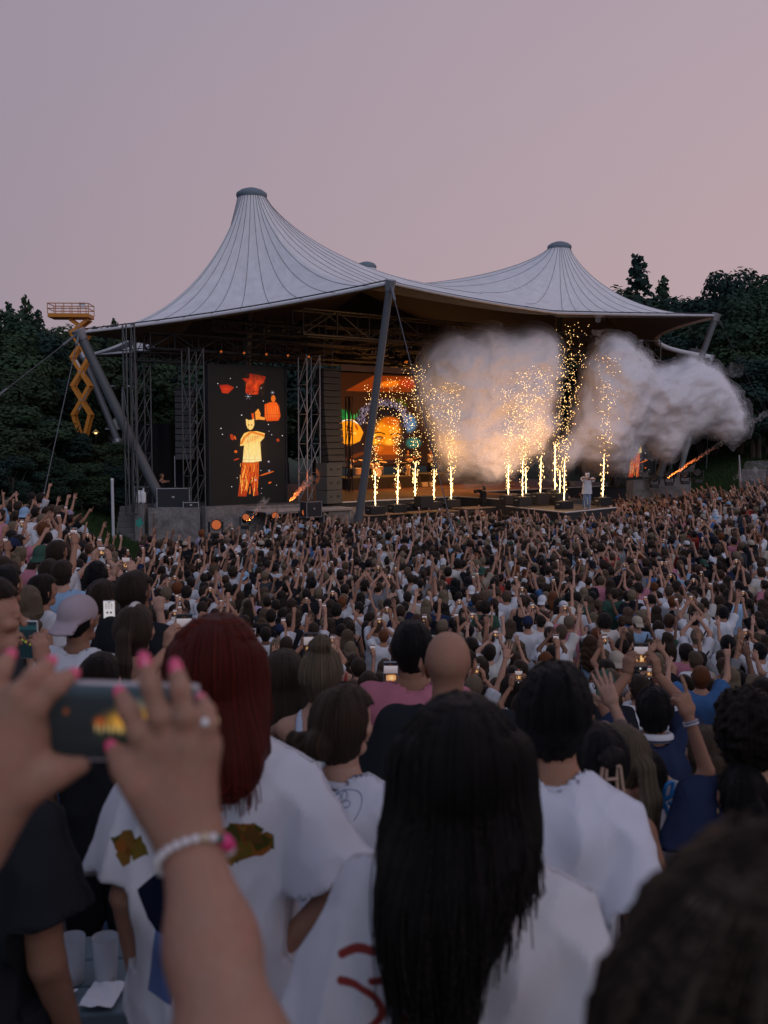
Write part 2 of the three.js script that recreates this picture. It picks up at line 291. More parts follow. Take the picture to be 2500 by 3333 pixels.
function tower(label, u, w, y0, y1, sx, mat, group) { const o = thing('scaffold_tower', label, 'tower', S(u, w, y0), 0, group); boxTruss('', '', S(u, w, y0), S(u, w, y1), sx, sx, 1.55, mat, o, 0.036); return o; }
const scaf = std(0.10, 0.105, 0.105, 0.5, { metalness: 0.4 });
tower('slim ladder tower at the far left of the stage', -20.6, 1.2, 2.0, 11.2, 0.42, scaf);
tower('scaffold tower left of the left video screen', -17.3, 1.2, 2.2, 10.2, 0.8, scaf);
tower('scaffold tower right of the left video screen', -10.3, 1.2, 2.2, 10.2, 0.85, M.steel);
tower('thin scaffold tower behind the left loudspeaker column', -19.2, 3.2, 2.0, 10.8, 0.75, scaf);
tower('slim truss post beside the video wall', -3.2, 8.6, 2.15, 8.2, 0.32, M.black);
tower('slim truss post hung with small lamps', -1.9, 8.8, 2.15, 8.4, 0.32, M.black);
tower('scaffold tower behind the white performer', 17.2, 2.2, 2.15, 10.2, 0.85, scaf);
tower('scaffold tower right of the right video screen', 23.0, 2.4, 2.15, 10.2, 0.85, scaf);

// -- video screens (what they show is drawn flat, as on the real panels)
function blob(c, pts, col, blur = 0) { c.save(); c.fillStyle = col; if (blur) { c.shadowColor = col; c.shadowBlur = blur; } c.beginPath(); pts.forEach(([x, y], i) => (i ? c.lineTo(x, y) : c.moveTo(x, y))); c.closePath(); c.fill(); c.restore(); }
function star(c, x, y, r) { c.save(); c.strokeStyle = '#d9c9e6'; c.lineWidth = 2; for (const a of [0, 1.05, 2.1]) { c.beginPath(); c.moveTo(x - Math.cos(a) * r, y - Math.sin(a) * r); c.lineTo(x + Math.cos(a) * r, y + Math.sin(a) * r); c.stroke(); } c.fillStyle = '#fff'; c.beginPath(); c.arc(x, y, 4, 0, 7); c.fill(); c.restore(); }
function sideScreen(c, W, H) {
  const X = (x) => (x - 585) / 640 * W, Y = (y) => (y - 425) / 1235 * H, P = (l) => l.map(([x, y]) => [X(x), Y(y)]), r = rng(5);
  c.fillStyle = '#040606'; c.fillRect(0, 0, W, H);
  let g = c.createLinearGradient(0, Y(460), 0, Y(660)); g.addColorStop(0, '#7c1608'); g.addColorStop(1, '#c8320a');
  blob(c, P([[855, 515], [915, 512], [918, 468], [960, 475], [1060, 490], [1040, 545], [1005, 575], [990, 655], [915, 660], [882, 640], [890, 550]]), g, 10);
  g = c.createLinearGradient(0, Y(575), 0, Y(655)); g.addColorStop(0, '#8a1a08'); g.addColorStop(1, '#b02a08');
  blob(c, P([[665, 582], [735, 576], [788, 600], [750, 640], [735, 655], [688, 652]]), g, 8);
  // second player, small
  g = c.createLinearGradient(0, Y(660), 0, Y(900)); g.addColorStop(0, '#e05a10'); g.addColorStop(1, '#d84a08');
  blob(c, P([[1046, 745], [1095, 722], [1150, 722], [1172, 760], [1186, 850], [1165, 892], [1060, 898], [1045, 860]]), g, 8);
  c.fillStyle = '#e06818'; c.beginPath(); c.ellipse(X(1122), Y(690), 24, 38, 0, 0, 7); c.fill();
  for (let i = 0; i < 14; i++) { c.strokeStyle = i % 2 ? '#a83406' : '#ff9838'; c.lineWidth = 3; const x = 1055 + i * 8.5; c.beginPath(); c.moveTo(X(x), Y(750 + r() * 40)); c.lineTo(X(x + 6), Y(860 + r() * 30)); c.stroke(); }
  blob(c, P([[962, 820], [990, 785], [1010, 830], [1005, 855], [1048, 865], [1045, 888], [985, 882], [968, 890]]), '#ff9a34', 8); blob(c, P([[930, 830], [952, 828], [955, 885], [938, 890]]), '#d84c10', 6);
  // main singer
  const legs = c.createLinearGradient(0, Y(1270), 0, Y(1590)); legs.addColorStop(0, '#c85410'); legs.addColorStop(1, '#a02c08');
  blob(c, P([[848, 1265], [992, 1265], [990, 1400], [975, 1500], [985, 1575], [940, 1585], [918, 1420], [880, 1585], [808, 1580], [822, 1480], [838, 1400]]), legs, 6);
  for (let i = 0; i < 60; i++) { const x = 830 + r() * 155, y = 1280 + r() * 250, l = 25 + r() * 50; c.strokeStyle = r() < 0.5 ? '#ffab48' : r() < 0.5 ? '#5c1204' : '#f07820'; c.lineWidth = 3 + r() * 5; c.lineCap = 'round'; c.beginPath(); c.moveTo(X(x), Y(y)); c.quadraticCurveTo(X(x - 6 + r() * 12), Y(y + l / 2), X(x - 10 + r() * 20), Y(y + l)); c.stroke(); }
  g = c.createLinearGradient(0, Y(1000), 0, Y(1275)); g.addColorStop(0, '#ffc060'); g.addColorStop(1, '#ffe2a0');
  blob(c, P([[868, 1010], [905, 995], [975, 990], [1046, 1010], [1040, 1050], [1004, 1090], [1015, 1262], [935, 1275], [852, 1272], [866, 1120], [832, 1125], [838, 1060]]), g, 8);
  c.strokeStyle = '#e07a20'; c.lineWidth = 22; c.lineCap = 'round'; c.beginPath(); c.moveTo(X(842), Y(1100)); c.lineTo(X(870), Y(1050)); c.lineTo(X(925), Y(1000)); c.stroke(); c.beginPath(); c.moveTo(X(1035), Y(1030)); c.lineTo(X(985), Y(1015)); c.lineTo(X(940), Y(1000)); c.stroke();
  c.strokeStyle = '#d08a40'; c.lineWidth = 4; for (let i = 0; i < 7; i++) { const x = 890 + i * 15; c.beginPath(); c.moveTo(X(x), Y(1100 - i * 7)); c.lineTo(X(x + 3), Y(1065 - i * 7)); c.lineTo(X(x + 9), Y(1098 - i * 7)); c.stroke(); }
  blob(c, P([[884, 878], [905, 890], [935, 888], [952, 876], [955, 930], [942, 965], [920, 982], [898, 965], [886, 930]]), '#ffcf74', 10);
  c.fillStyle = '#8a3a08'; c.beginPath(); c.ellipse(X(908), Y(934), 6, 8, 0, 0, 7); c.ellipse(X(932), Y(934), 6, 8, 0, 0, 7); c.fill();
  // light and folds on the filmed figure, grain of the picture
  for (let i = 0; i < 90; i++) { const x = 862 + r() * 145, y = 1020 + r() * 240; c.strokeStyle = r() < 0.5 ? 'rgba(255,240,190,0.16)' : 'rgba(190,100,20,0.16)'; c.lineWidth = 4 + r() * 10; c.beginPath(); c.moveTo(X(x), Y(y)); c.lineTo(X(x + 10 - 20 * r()), Y(y + 20 + 40 * r())); c.stroke(); }
  for (let i = 0; i < 70; i++) { const x = 890 + r() * 150, y = 475 + r() * 180; c.fillStyle = r() < 0.5 ? 'rgba(20,4,2,0.16)' : 'rgba(255,120,30,0.12)'; c.beginPath(); c.ellipse(X(x), Y(y), 8 + r() * 26, 6 + r() * 16, r() * 3, 0, 7); c.fill(); }
  for (const [x, y, rx, ry] of [[935, 1150, 190, 260], [960, 560, 150, 130], [1115, 800, 120, 150], [725, 615, 90, 60], [900, 1430, 150, 200]]) { c.save(); c.globalCompositeOperation = 'lighter'; c.translate(X(x), Y(y)); c.scale(rx, ry); const q = c.createRadialGradient(0, 0, 0.2, 0, 0, 1); q.addColorStop(0, 'rgba(150,50,8,0.28)'); q.addColorStop(1, 'rgba(120,30,4,0)'); c.fillStyle = q; c.fillRect(-1, -1, 2, 2); c.restore(); }
  // scraps of fire, stars
  for (const [x, y, w, h] of [[765, 1045, 18, 34], [790, 1050, 10, 22], [795, 1175, 16, 16], [800, 1245, 30, 8], [1160, 1072, 16, 18], [1060, 1380, 80, 9], [1085, 1465, 18, 10]]) { c.fillStyle = r() < 0.5 ? '#d65a10' : '#b03408'; c.beginPath(); c.ellipse(X(x), Y(y), w, h, -0.3, 0, 7); c.fill(); }
  c.fillStyle = '#f0e6f4'; for (const [x, y] of [[757, 520], [653, 570], [810, 595], [1017, 597], [848, 845], [675, 967], [686, 1020], [1035, 714], [1077, 928], [1082, 990], [1105, 1023], [1200, 1032], [805, 1412], [757, 1490], [1013, 1515], [1144, 1490], [1009, 1562], [1008, 1350]]) { c.beginPath(); c.arc(X(x), Y(y), 3 + r() * 3, 0, 7); c.fill(); }
  star(c, X(905), Y(676), 34); star(c, X(1116), Y(635), 22); star(c, X(1076), Y(1270), 14); star(c, X(1080), Y(1356), 16); star(c, X(962), Y(1437), 16);
}
const sideTex = canvasTex(768, 1482, sideScreen);
function screenThing(label, u0, u1, w, y0, y1, tex, k, cols, rows, name = 'video_screen') {
  const o = stageThing(name, label, 'screen', (u0 + u1) / 2, w, y0), W = u1 - u0, H = y1 - y0;
  box('screen_back', W + 0.3, H + 0.3, 0.25, 0, H / 2, -0.16, M.dark, o);
  const m = std(0.004, 0.004, 0.0045, 0.6, { emissiveMap: tex }); m.emissive.setRGB(1, 1, 1); m.emissiveIntensity = k;
  for (let i = 0; i < cols; i++) for (let j = 0; j < rows; j++) {             // the wall is put together from panels
    const g = new THREE.PlaneGeometry(W / cols - 0.008, H / rows - 0.008), uv = g.attributes.uv;
    for (let q = 0; q < 4; q++) uv.setXY(q, (i + uv.getX(q)) / cols, (j + uv.getY(q)) / rows);
    const p = mesh('screen_panel', g, m, o); p.position.set(-W / 2 + W / cols * (i + 0.5), H / rows * (j + 0.5), 0.01);
  }
  for (const s of [-1, 1]) box('screen_frame', 0.1, H + 0.3, 0.3, s * (W / 2 + 0.06), H / 2, -0.1, M.black, o);
  return o;
}
screenThing('tall left video screen showing a glowing orange singer', -15.95, -11.35, 1.6, 2.15, 9.4, sideTex, 0.95, 4, 6);
screenThing('tall right video screen half hidden by smoke', 17.9, 22.6, 2.6, 2.3, 9.4, sideTex, 1.0, 4, 6);

function wallPicture(c, W, H) {
  const X = (x) => (x - 205) / (1500 - 205) * W, Y = (y) => (y - 430) / (1300 - 430) * H, P = (l) => l.map(([x, y]) => [X(x), Y(y)]), r = rng(9);
  let g = c.createLinearGradient(0, 0, 0, H); g.addColorStop(0, '#2a1206'); g.addColorStop(0.4, '#33190a'); g.addColorStop(1, '#1c0d08'); c.fillStyle = g; c.fillRect(0, 0, W, H);
  const soft = (x, y, rx, ry, col, a = 0) => { c.save(); c.translate(X(x), Y(y)); c.rotate(a); c.scale(rx / 100, ry / 100); const q = c.createRadialGradient(0, 0, 0, 0, 0, 100); q.addColorStop(0, col); q.addColorStop(0.6, col); q.addColorStop(1, col.slice(0, 7) + '00'); c.fillStyle = q; c.beginPath(); c.arc(0, 0, 100, 0, 7); c.fill(); c.restore(); };
  blob(c, P([[400, 600], [640, 450], [1100, 440], [1000, 590], [700, 600]]), '#7a2c08', 12); soft(790, 520, 150, 45, '#d8680f', -0.15); soft(950, 510, 110, 60, '#a82c06', 0.1); soft(1200, 470, 160, 60, '#c85a10');
  soft(340, 830, 170, 80, '#1f6a2c'); for (let i = 0; i < 14; i++) soft(230 + i * 22, 800 + r() * 60, 12, 46, r() < 0.5 ? '#3aa048' : '#17501f');
  soft(960, 900, 120, 130, '#4a6a86'); soft(1010, 1090, 110, 80, '#2c5a50'); soft(900, 700, 90, 40, '#3a3a0c', 0.5);
  // hair
  soft(740, 830, 250, 200, '#1c1210'); soft(560, 900, 130, 200, '#241612', 0.5); soft(905, 1000, 60, 200, '#241612');
  for (let i = 0; i < 520; i++) { const a = r() * Math.PI * 1.25 - Math.PI * 1.1, rr = 0.72 + r() * 0.32, x = 740 + Math.cos(a) * 235 * rr, y = 850 + Math.sin(a) * 185 * rr; c.strokeStyle = r() < 0.55 ? '#9a8aa0' : r() < 0.5 ? '#5c4c58' : '#2a1a1a'; c.lineWidth = 3; c.beginPath(); c.moveTo(X(x), Y(y)); c.quadraticCurveTo(X(x + 6), Y(y + 10), X(x + r() * 26 - 13), Y(y + 12 + r() * 14)); c.stroke(); }
  // face
  soft(770, 1000, 175, 215, '#d8700c'); soft(770, 980, 150, 170, '#e8820f'); soft(800, 880, 120, 60, '#c25408'); soft(650, 1050, 70, 90, '#f09a1c'); soft(780, 1090, 50, 60, '#f8a62c'); soft(760, 1170, 180, 90, '#a8460a'); soft(690, 1140, 60, 40, '#c25c0c');
  for (const [ex, ey] of [[690, 1040], [848, 1050]]) { soft(ex, ey, 52, 26, '#5a2206'); c.fillStyle = '#d0884a'; c.beginPath(); c.ellipse(X(ex), Y(ey + 4), 28, 12, 0, 0, 7); c.fill(); c.fillStyle = '#120604'; c.beginPath(); c.arc(X(ex + 4), Y(ey + 4), 11, 0, 7); c.fill(); c.strokeStyle = '#2a0e04'; c.lineWidth = 12; c.beginPath(); c.moveTo(X(ex - 55), Y(ey - 36)); c.quadraticCurveTo(X(ex), Y(ey - 66), X(ex + 55), Y(ey - 34)); c.stroke(); }
  // fist
  blob(c, P([[205, 950], [330, 905], [395, 868], [470, 870], [520, 930], [550, 990], [520, 1070], [430, 1115], [330, 1075], [205, 1100]]), '#ee8a14', 14);
  c.strokeStyle = '#fff0e4'; c.lineWidth = 9; c.beginPath(); c.moveTo(X(225), Y(945)); c.lineTo(X(330), Y(905)); c.quadraticCurveTo(X(430), Y(840), X(500), Y(905)); c.stroke();
  for (const [x, y, a] of [[420, 940, 0.4], [430, 975, 0.3], [440, 1005, 0.2], [490, 940, 1.2]]) { soft(x, y, 42, 14, '#a8420a', a); } soft(415, 985, 14, 11, '#ffb648'); soft(475, 1000, 30, 20, '#ffac38'); soft(300, 1010, 90, 50, '#f8981c');
  blob(c, P([[330, 1090], [430, 1120], [520, 1080], [700, 1230], [900, 1240], [900, 1300], [205, 1300], [205, 1180]]), '#241310', 16); soft(480, 1210, 150, 26, '#5c260c', -0.35); soft(760, 1230, 200, 40, '#6a2a0a');
  soft(1250, 850, 230, 300, '#3a1c0c'); soft(1350, 1000, 200, 200, '#1c1a12');
}
const wallTex = canvasTex(1536, 1024, wallPicture);
screenThing('big rear video wall showing a face and a raised fist', 1.2, 15.2, 16.2, 3.6, 10.6, wallTex, 1.35, 10, 6, 'video_wall');
{ const l = new THREE.RectAreaLight(new THREE.Color(1, 0.42, 0.1), 1.6, 13, 6); l.position.copy(S(8, 15.9, 7)); l.lookAt(S(8, 0, 5)); l.name = 'video_wall_glow'; scene.add(l); }
{ const l = new THREE.RectAreaLight(new THREE.Color(1, 0.45, 0.12), 0.5, 4.6, 7); l.position.copy(S(-13.6, 1.4, 5.8)); l.lookAt(S(-13.6, -10, 4)); l.name = 'left_screen_glow'; scene.add(l); }

// line arrays: hung columns of loudspeaker boxes
function lineArray(label, p, n, turn, w = 1.25, h = 0.36) {
  const o = thing('line_array', label, 'loudspeaker', p, turn); const spk = std(0.022, 0.024, 0.026, 0.6);
  for (let i = 0; i < n; i++) { const b = rbox('speaker_box', w, h - 0.025, 0.7, 0, -h * (i + 0.5), Math.pow(i / n, 2) * 0.5, spk, o, 0.03); b.rotation.x = -Math.pow(i / n, 2) * 0.25; }
  bar('hoist_chain', V(-0.3, 0, 0), V(-0.3, 1.6, 0), 0.025, M.cable, o); bar('hoist_chain', V(0.3, 0, 0), V(0.3, 1.6, 0), 0.025, M.cable, o); box('flying_frame', w, 0.1, 0.8, 0, 0.06, 0, M.black, o);
}
lineArray('black hanging loudspeaker column right of the left screen', S(-9.15, 0.6, 9.4), 15, YAW + 0.1);
lineArray('slim black loudspeaker column behind the left towers', at(600, 1270, 53), 11, YAW - 0.5, 1.0, 0.34);
// ground stack of subwoofers
{ const o = thing('subwoofer_stack', 'grey subwoofer stack at the stage left corner', 'loudspeaker', S(-9.75, -0.3, 2.15), YAW + 0.15); const gm = std(0.07, 0.075, 0.07, 0.8); for (let i = 0; i < 3; i++) { rbox('cabinet', 1.15, 0.72, 0.9, 0, 0.37 + i * 0.74, 0, gm, o, 0.03); for (const x of [-0.32, -0.2, 0.2, 0.32]) box('grille_slot', 0.07, 0.13, 0.02, x, 0.4 + i * 0.74, 0.452, M.dark, o); } }
// lamp clusters (four round lenses), dark housings
const lensM = std(0.45, 0.45, 0.46, 0.25), LENS = new THREE.SphereGeometry(0.10, 12, 8);
function blinder(label, p, turn) { const o = thing('blinder_lamp', label, 'stage lamp', p, turn, 'four-lens lamps on the girders'); rbox('housing', 0.56, 0.56, 0.2, 0, 0, 0, M.dark, o, 0.03); for (const x of [-0.14, 0.14]) for (const y of [-0.14, 0.14]) { const m = mesh('lens', LENS, lensM, o); m.position.set(x, y, 0.09); m.scale.z = 0.35; } bar('yoke', V(0, 0.28, 0), V(0, 0.6, 0), 0.03, M.black, o); }
[[806, 1063], [865, 1067], [927, 1069], [979, 1073]].forEach(([x, y], i) => blinder(['first', 'second', 'third', 'fourth'][i] + ' four-lens lamp of the row above the left screen', at(x, y, 55.5 + i * 0.6), YAW));
[[1215, 1138], [1273, 1140], [1330, 1137], [1383, 1144], [1431, 1141]].forEach(([x, y], i) => blinder(['first', 'second', 'third', 'fourth', 'fifth'][i] + ' four-lens lamp of the row above the video wall', at(x, y, 64 + i), YAW));
[[1814, 1162], [1855, 1164], [1898, 1164], [1938, 1166]].forEach(([x, y], i) => blinder(['first', 'second', 'third', 'last'][i] + ' four-lens lamp of the row between the smoke clouds', at(x, y, 71.5 + i), YAW));
[[2078, 1127], [2105, 1128], [2134, 1132], [2164, 1133]].forEach(([x, y], i) => blinder(['first', 'second', 'third', 'last'][i] + ' four-lens lamp of the row under the canopy right end', at(x, y, 75 + i), YAW));
// pale banner under the lamps above the video wall
{ const g = new THREE.PlaneGeometry(11, 0.42, 24, 1), p = g.attributes.position; for (let i = 0; i < p.count; i++) p.setZ(i, 0.12 * Math.sin(p.getX(i) * 2.3)); g.computeVertexNormals(); const o = mesh('banner', g, std(0.55, 0.45, 0.42, 0.9, { side: THREE.DoubleSide })); o.position.copy(S(3.4, 9.2, 10.35)); o.rotation.y = YAW; tag(o, 'long pale cloth banner under the lamps', 'banner'); }
// moving-head lamps: yoke, head, lit lens
const headM = std(0.015, 0.016, 0.018, 0.5), orangeLens = glowMat(1, 0.2, 0.02, 0.4), HEADG = new THREE.LatheGeometry([[0, -0.26], [0.12, -0.26], [0.17, -0.1], [0.2, 0.2], [0.21, 0.26], [0.18, 0.27]].map((q) => new THREE.Vector2(...q)), 16), LENSD = new THREE.CylinderGeometry(0.175, 0.175, 0.02, 16);
function movingHead(label, p, aim, lit, k = 1, group, light) {
  const o = thing('moving_head_lamp', label, 'stage lamp', p, 0, group);
  rbox('base', 0.4 * k, 0.18 * k, 0.35 * k, 0, 0.09 * k, 0, headM, o, 0.02); for (const s of [-1, 1]) rbox('yoke_arm', 0.06 * k, 0.45 * k, 0.14 * k, s * 0.25 * k, 0.4 * k, 0, headM, o, 0.02);
  const h = mesh('lamp_head', HEADG, headM, o); h.position.y = 0.5 * k; h.scale.setScalar(k); h.quaternion.setFromUnitVectors(UPV, aim.clone().normalize());
  const l = mesh('lamp_lens', LENSD, lit ? orangeLens : lensM, h); l.position.y = 0.27; if (!lit && k === 1.25) l.material = std(0.04, 0.035, 0.03, 0.2);
  if (light) { const s = new THREE.SpotLight(new THREE.Color(1, 0.3, 0.05), light, 0, 0.10, 0.4); s.position.copy(p).add(V(0, 0.5 * k, 0)).addScaledVector(aim.clone().normalize(), 0.33 * k); s.target.position.copy(s.position).addScaledVector(aim, 5); s.castShadow = true; scene.add(s, s.target); s.name = 'stage_lamp_light'; }
}
movingHead('round orange lamp in front of the concrete wall', at(703, 1752, 46), V(0.25, 0.1, 1), true, 1.25); movingHead('orange lamp half hidden at the end of the concrete wall', at(798, 1722, 48), V(0.3, 0.5, 0.9), true, 0.95);
movingHead('orange lamp under the metal platform', at(892, 1712, 49), V(0.4, 0.2, 1), true, 0.95); movingHead('orange lamp right of the metal platform', at(989, 1702, 50), V(0.4, 0.2, 1), true, 1.0);
for (const [x, y, t] of [[2130, 1588, 'first'], [2178, 1580, 'second'], [2230, 1576, 'third'], [2272, 1572, 'fourth']]) movingHead(t + ' black lamp on the wall below the right hill', at(x, y, 66), V(-0.5, 0.25, 1), false, 1.25);
{ const r = rng(71); for (let i = 0; i < 5; i++) movingHead(['first', 'second', 'third', 'fourth', 'fifth'][i] + ' tilted lamp hanging under the left wing girder', S(-15.6 + i * 1.35, 1.0, 10.0), V(0.5, -0.4, 0.9), true, 0.36); }
[[1283, 1195, 'left'], [1326, 1195, 'middle'], [1368, 1180, 'right']].forEach(([x, y, t], i) => movingHead(t + ' white-cased lamp above the video wall', at(x, y, 70 + i), V(0.1, -1, 0.3), false, 1.4));

// warm wash lamps under the roof girders
[[-1.5, 4.6, 1.5, 11], [2.5, 4.6, 4, 12], [6.5, 4.6, 8, 12.5], [11, 4.6, 12, 12], [3.5, 9.4, 3, 3.5], [8.5, 9.4, 8, 4]].forEach(([u, w, tu, tw], i) => {
  const p = S(u, w, 10.75), t = S(tu, tw, STAGE), aim = t.clone().sub(p);
  movingHead(['first', 'second', 'third', 'fourth', 'fifth', 'sixth'][i] + ' warm wash lamp under the roof girders', p, aim, true, 0.8);
  const l = new THREE.SpotLight(new THREE.Color(1, 0.34, 0.07), 330, 0, 0.5, 0.6); l.position.copy(p).add(V(0, 0.4, 0)).addScaledVector(aim.normalize(), 0.32); l.target.position.copy(t); l.castShadow = true; l.shadow.radius = 8; l.name = 'wash_lamp_light'; scene.add(l, l.target);
});
// ---------------------------------------------------------------- smooth shapes: distance fields meshed with surface nets
class Vol {
  constructor(a, b, c) { this.o = a; this.c = c; this.n = [0, 1, 2].map((i) => Math.ceil((b[i] - a[i]) / c) + 2); this.d = new Float32Array(this.n[0] * this.n[1] * this.n[2]).fill(1); }
  cap(a, b, ra, rb = ra, k = 0.02, flat = null) {            // tapered capsule, joined with a smooth minimum of width k; flat = [nx, ny, nz, s] squeezes along that axis
    const { o, c, n, d } = this, R = Math.max(ra, rb) * (flat && flat[3] < 1 ? 1 / flat[3] : 1) + k + 2.5 * c, lo = [], hi = [];
    for (let i = 0; i < 3; i++) { lo[i] = Math.max(0, Math.floor((Math.min(a[i], b[i]) - R - o[i]) / c)); hi[i] = Math.min(n[i] - 1, Math.ceil((Math.max(a[i], b[i]) + R - o[i]) / c)); }
    const bx = b[0] - a[0], by = b[1] - a[1], bz = b[2] - a[2], bb = bx * bx + by * by + bz * bz || 1e-9;
    for (let z = lo[2]; z <= hi[2]; z++) for (let y = lo[1]; y <= hi[1]; y++) for (let x = lo[0]; x <= hi[0]; x++) {
      const px = o[0] + x * c - a[0], py = o[1] + y * c - a[1], pz = o[2] + z * c - a[2];
      let t = (px * bx + py * by + pz * bz) / bb; t = t < 0 ? 0 : t > 1 ? 1 : t;
      let qx = px - bx * t, qy = py - by * t, qz = pz - bz * t;
      if (flat) { const m = (qx * flat[0] + qy * flat[1] + qz * flat[2]) * (flat[3] - 1); qx += flat[0] * m; qy += flat[1] * m; qz += flat[2] * m; }
      const v = Math.sqrt(qx * qx + qy * qy + qz * qz) - (ra + (rb - ra) * t), i = (z * n[1] + y) * n[0] + x, w = d[i];
      const h = Math.max(0, k - Math.abs(v - w)) / (k || 1); d[i] = Math.min(v, w) - h * h * k * 0.25;
    }
    return this;
  }
  chain(pts, rs, k, flat) { for (let i = 0; i < pts.length - 1; i++) this.cap(pts[i], pts[i + 1], rs[i], rs[i + 1], k, flat); return this; }
  each(fn, lim = 0.9) { const { o, c, n, d } = this; for (let z = 0, i = 0; z < n[2]; z++) for (let y = 0; y < n[1]; y++) for (let x = 0; x < n[0]; x++, i++) if (d[i] < lim) d[i] = fn(d[i], o[0] + x * c, o[1] + y * c, o[2] + z * c); return this; }
  mesh(level = 0, uvFn = null) {
    const { o, c, n, d } = this, [nx, ny, nz] = n, id = new Int32Array(d.length).fill(-1), pos = [], nor = [], idx = [], sx = 1, sy = nx, sz = nx * ny;
    const off = [0, sx, sy, sx + sy, sz, sx + sz, sy + sz, sx + sy + sz], E = [[0, 1], [2, 3], [4, 5], [6, 7], [0, 2], [1, 3], [4, 6], [5, 7], [0, 4], [1, 5], [2, 6], [3, 7]];
    const cx = [0, 1, 0, 1, 0, 1, 0, 1], cy = [0, 0, 1, 1, 0, 0, 1, 1], cz = [0, 0, 0, 0, 1, 1, 1, 1], f = new Float32Array(8);
    for (let z = 0; z < nz - 1; z++) for (let y = 0; y < ny - 1; y++) for (let x = 0; x < nx - 1; x++) {
      const i = x + y * sy + z * sz; let m = 0;
      for (let q = 0; q < 8; q++) { f[q] = d[i + off[q]] - level; if (f[q] < 0) m++; }
      if (!m || m === 8) continue;
      let px = 0, py = 0, pz = 0, k = 0;
      for (const [a, b] of E) if ((f[a] < 0) !== (f[b] < 0)) { const t = f[a] / (f[a] - f[b]); px += cx[a] + (cx[b] - cx[a]) * t; py += cy[a] + (cy[b] - cy[a]) * t; pz += cz[a] + (cz[b] - cz[a]) * t; k++; }
      id[i] = pos.length / 3; pos.push(o[0] + (x + px / k) * c, o[1] + (y + py / k) * c, o[2] + (z + pz / k) * c);
      const gx = f[1] + f[3] + f[5] + f[7] - f[0] - f[2] - f[4] - f[6], gy = f[2] + f[3] + f[6] + f[7] - f[0] - f[1] - f[4] - f[5], gz = f[4] + f[5] + f[6] + f[7] - f[0] - f[1] - f[2] - f[3], l = Math.hypot(gx, gy, gz) || 1;
      nor.push(gx / l, gy / l, gz / l);
    }
    const quad = (a, b, c2, e, flip) => { if (a < 0 || b < 0 || c2 < 0 || e < 0) return; if (flip) idx.push(a, c2, b, a, e, c2); else idx.push(a, b, c2, a, c2, e); };
    for (let z = 1; z < nz - 1; z++) for (let y = 1; y < ny - 1; y++) for (let x = 1; x < nx - 1; x++) {
      const i = x + y * sy + z * sz, v = d[i] < level;
      if (v !== d[i + sx] < level) quad(id[i - sy - sz], id[i - sz], id[i], id[i - sy], !v);
      if (v !== d[i + sy] < level) quad(id[i - sx - sz], id[i - sx], id[i], id[i - sz], !v);
      if (v !== d[i + sz] < level) quad(id[i - sx - sy], id[i - sy], id[i], id[i - sx], !v);
    }
    const g = new THREE.BufferGeometry(); g.setAttribute('position', new THREE.Float32BufferAttribute(pos, 3)); g.setAttribute('normal', new THREE.Float32BufferAttribute(nor, 3));
    const uv = new Float32Array(pos.length / 3 * 2); for (let i = 0; i < pos.length / 3; i++) { const r = uvFn ? uvFn(pos[i * 3], pos[i * 3 + 1], pos[i * 3 + 2], nor[i * 3 + 2]) : [pos[i * 3] * 4, pos[i * 3 + 1] * 4]; uv[i * 2] = r[0]; uv[i * 2 + 1] = r[1]; }
    g.setAttribute('uv', new THREE.Float32BufferAttribute(uv, 2)); g.setIndex(idx); return g;
  }
}
// ---------------------------------------------------------------- people
TEX.clothRep = rep(TEX.cloth, 2.2);
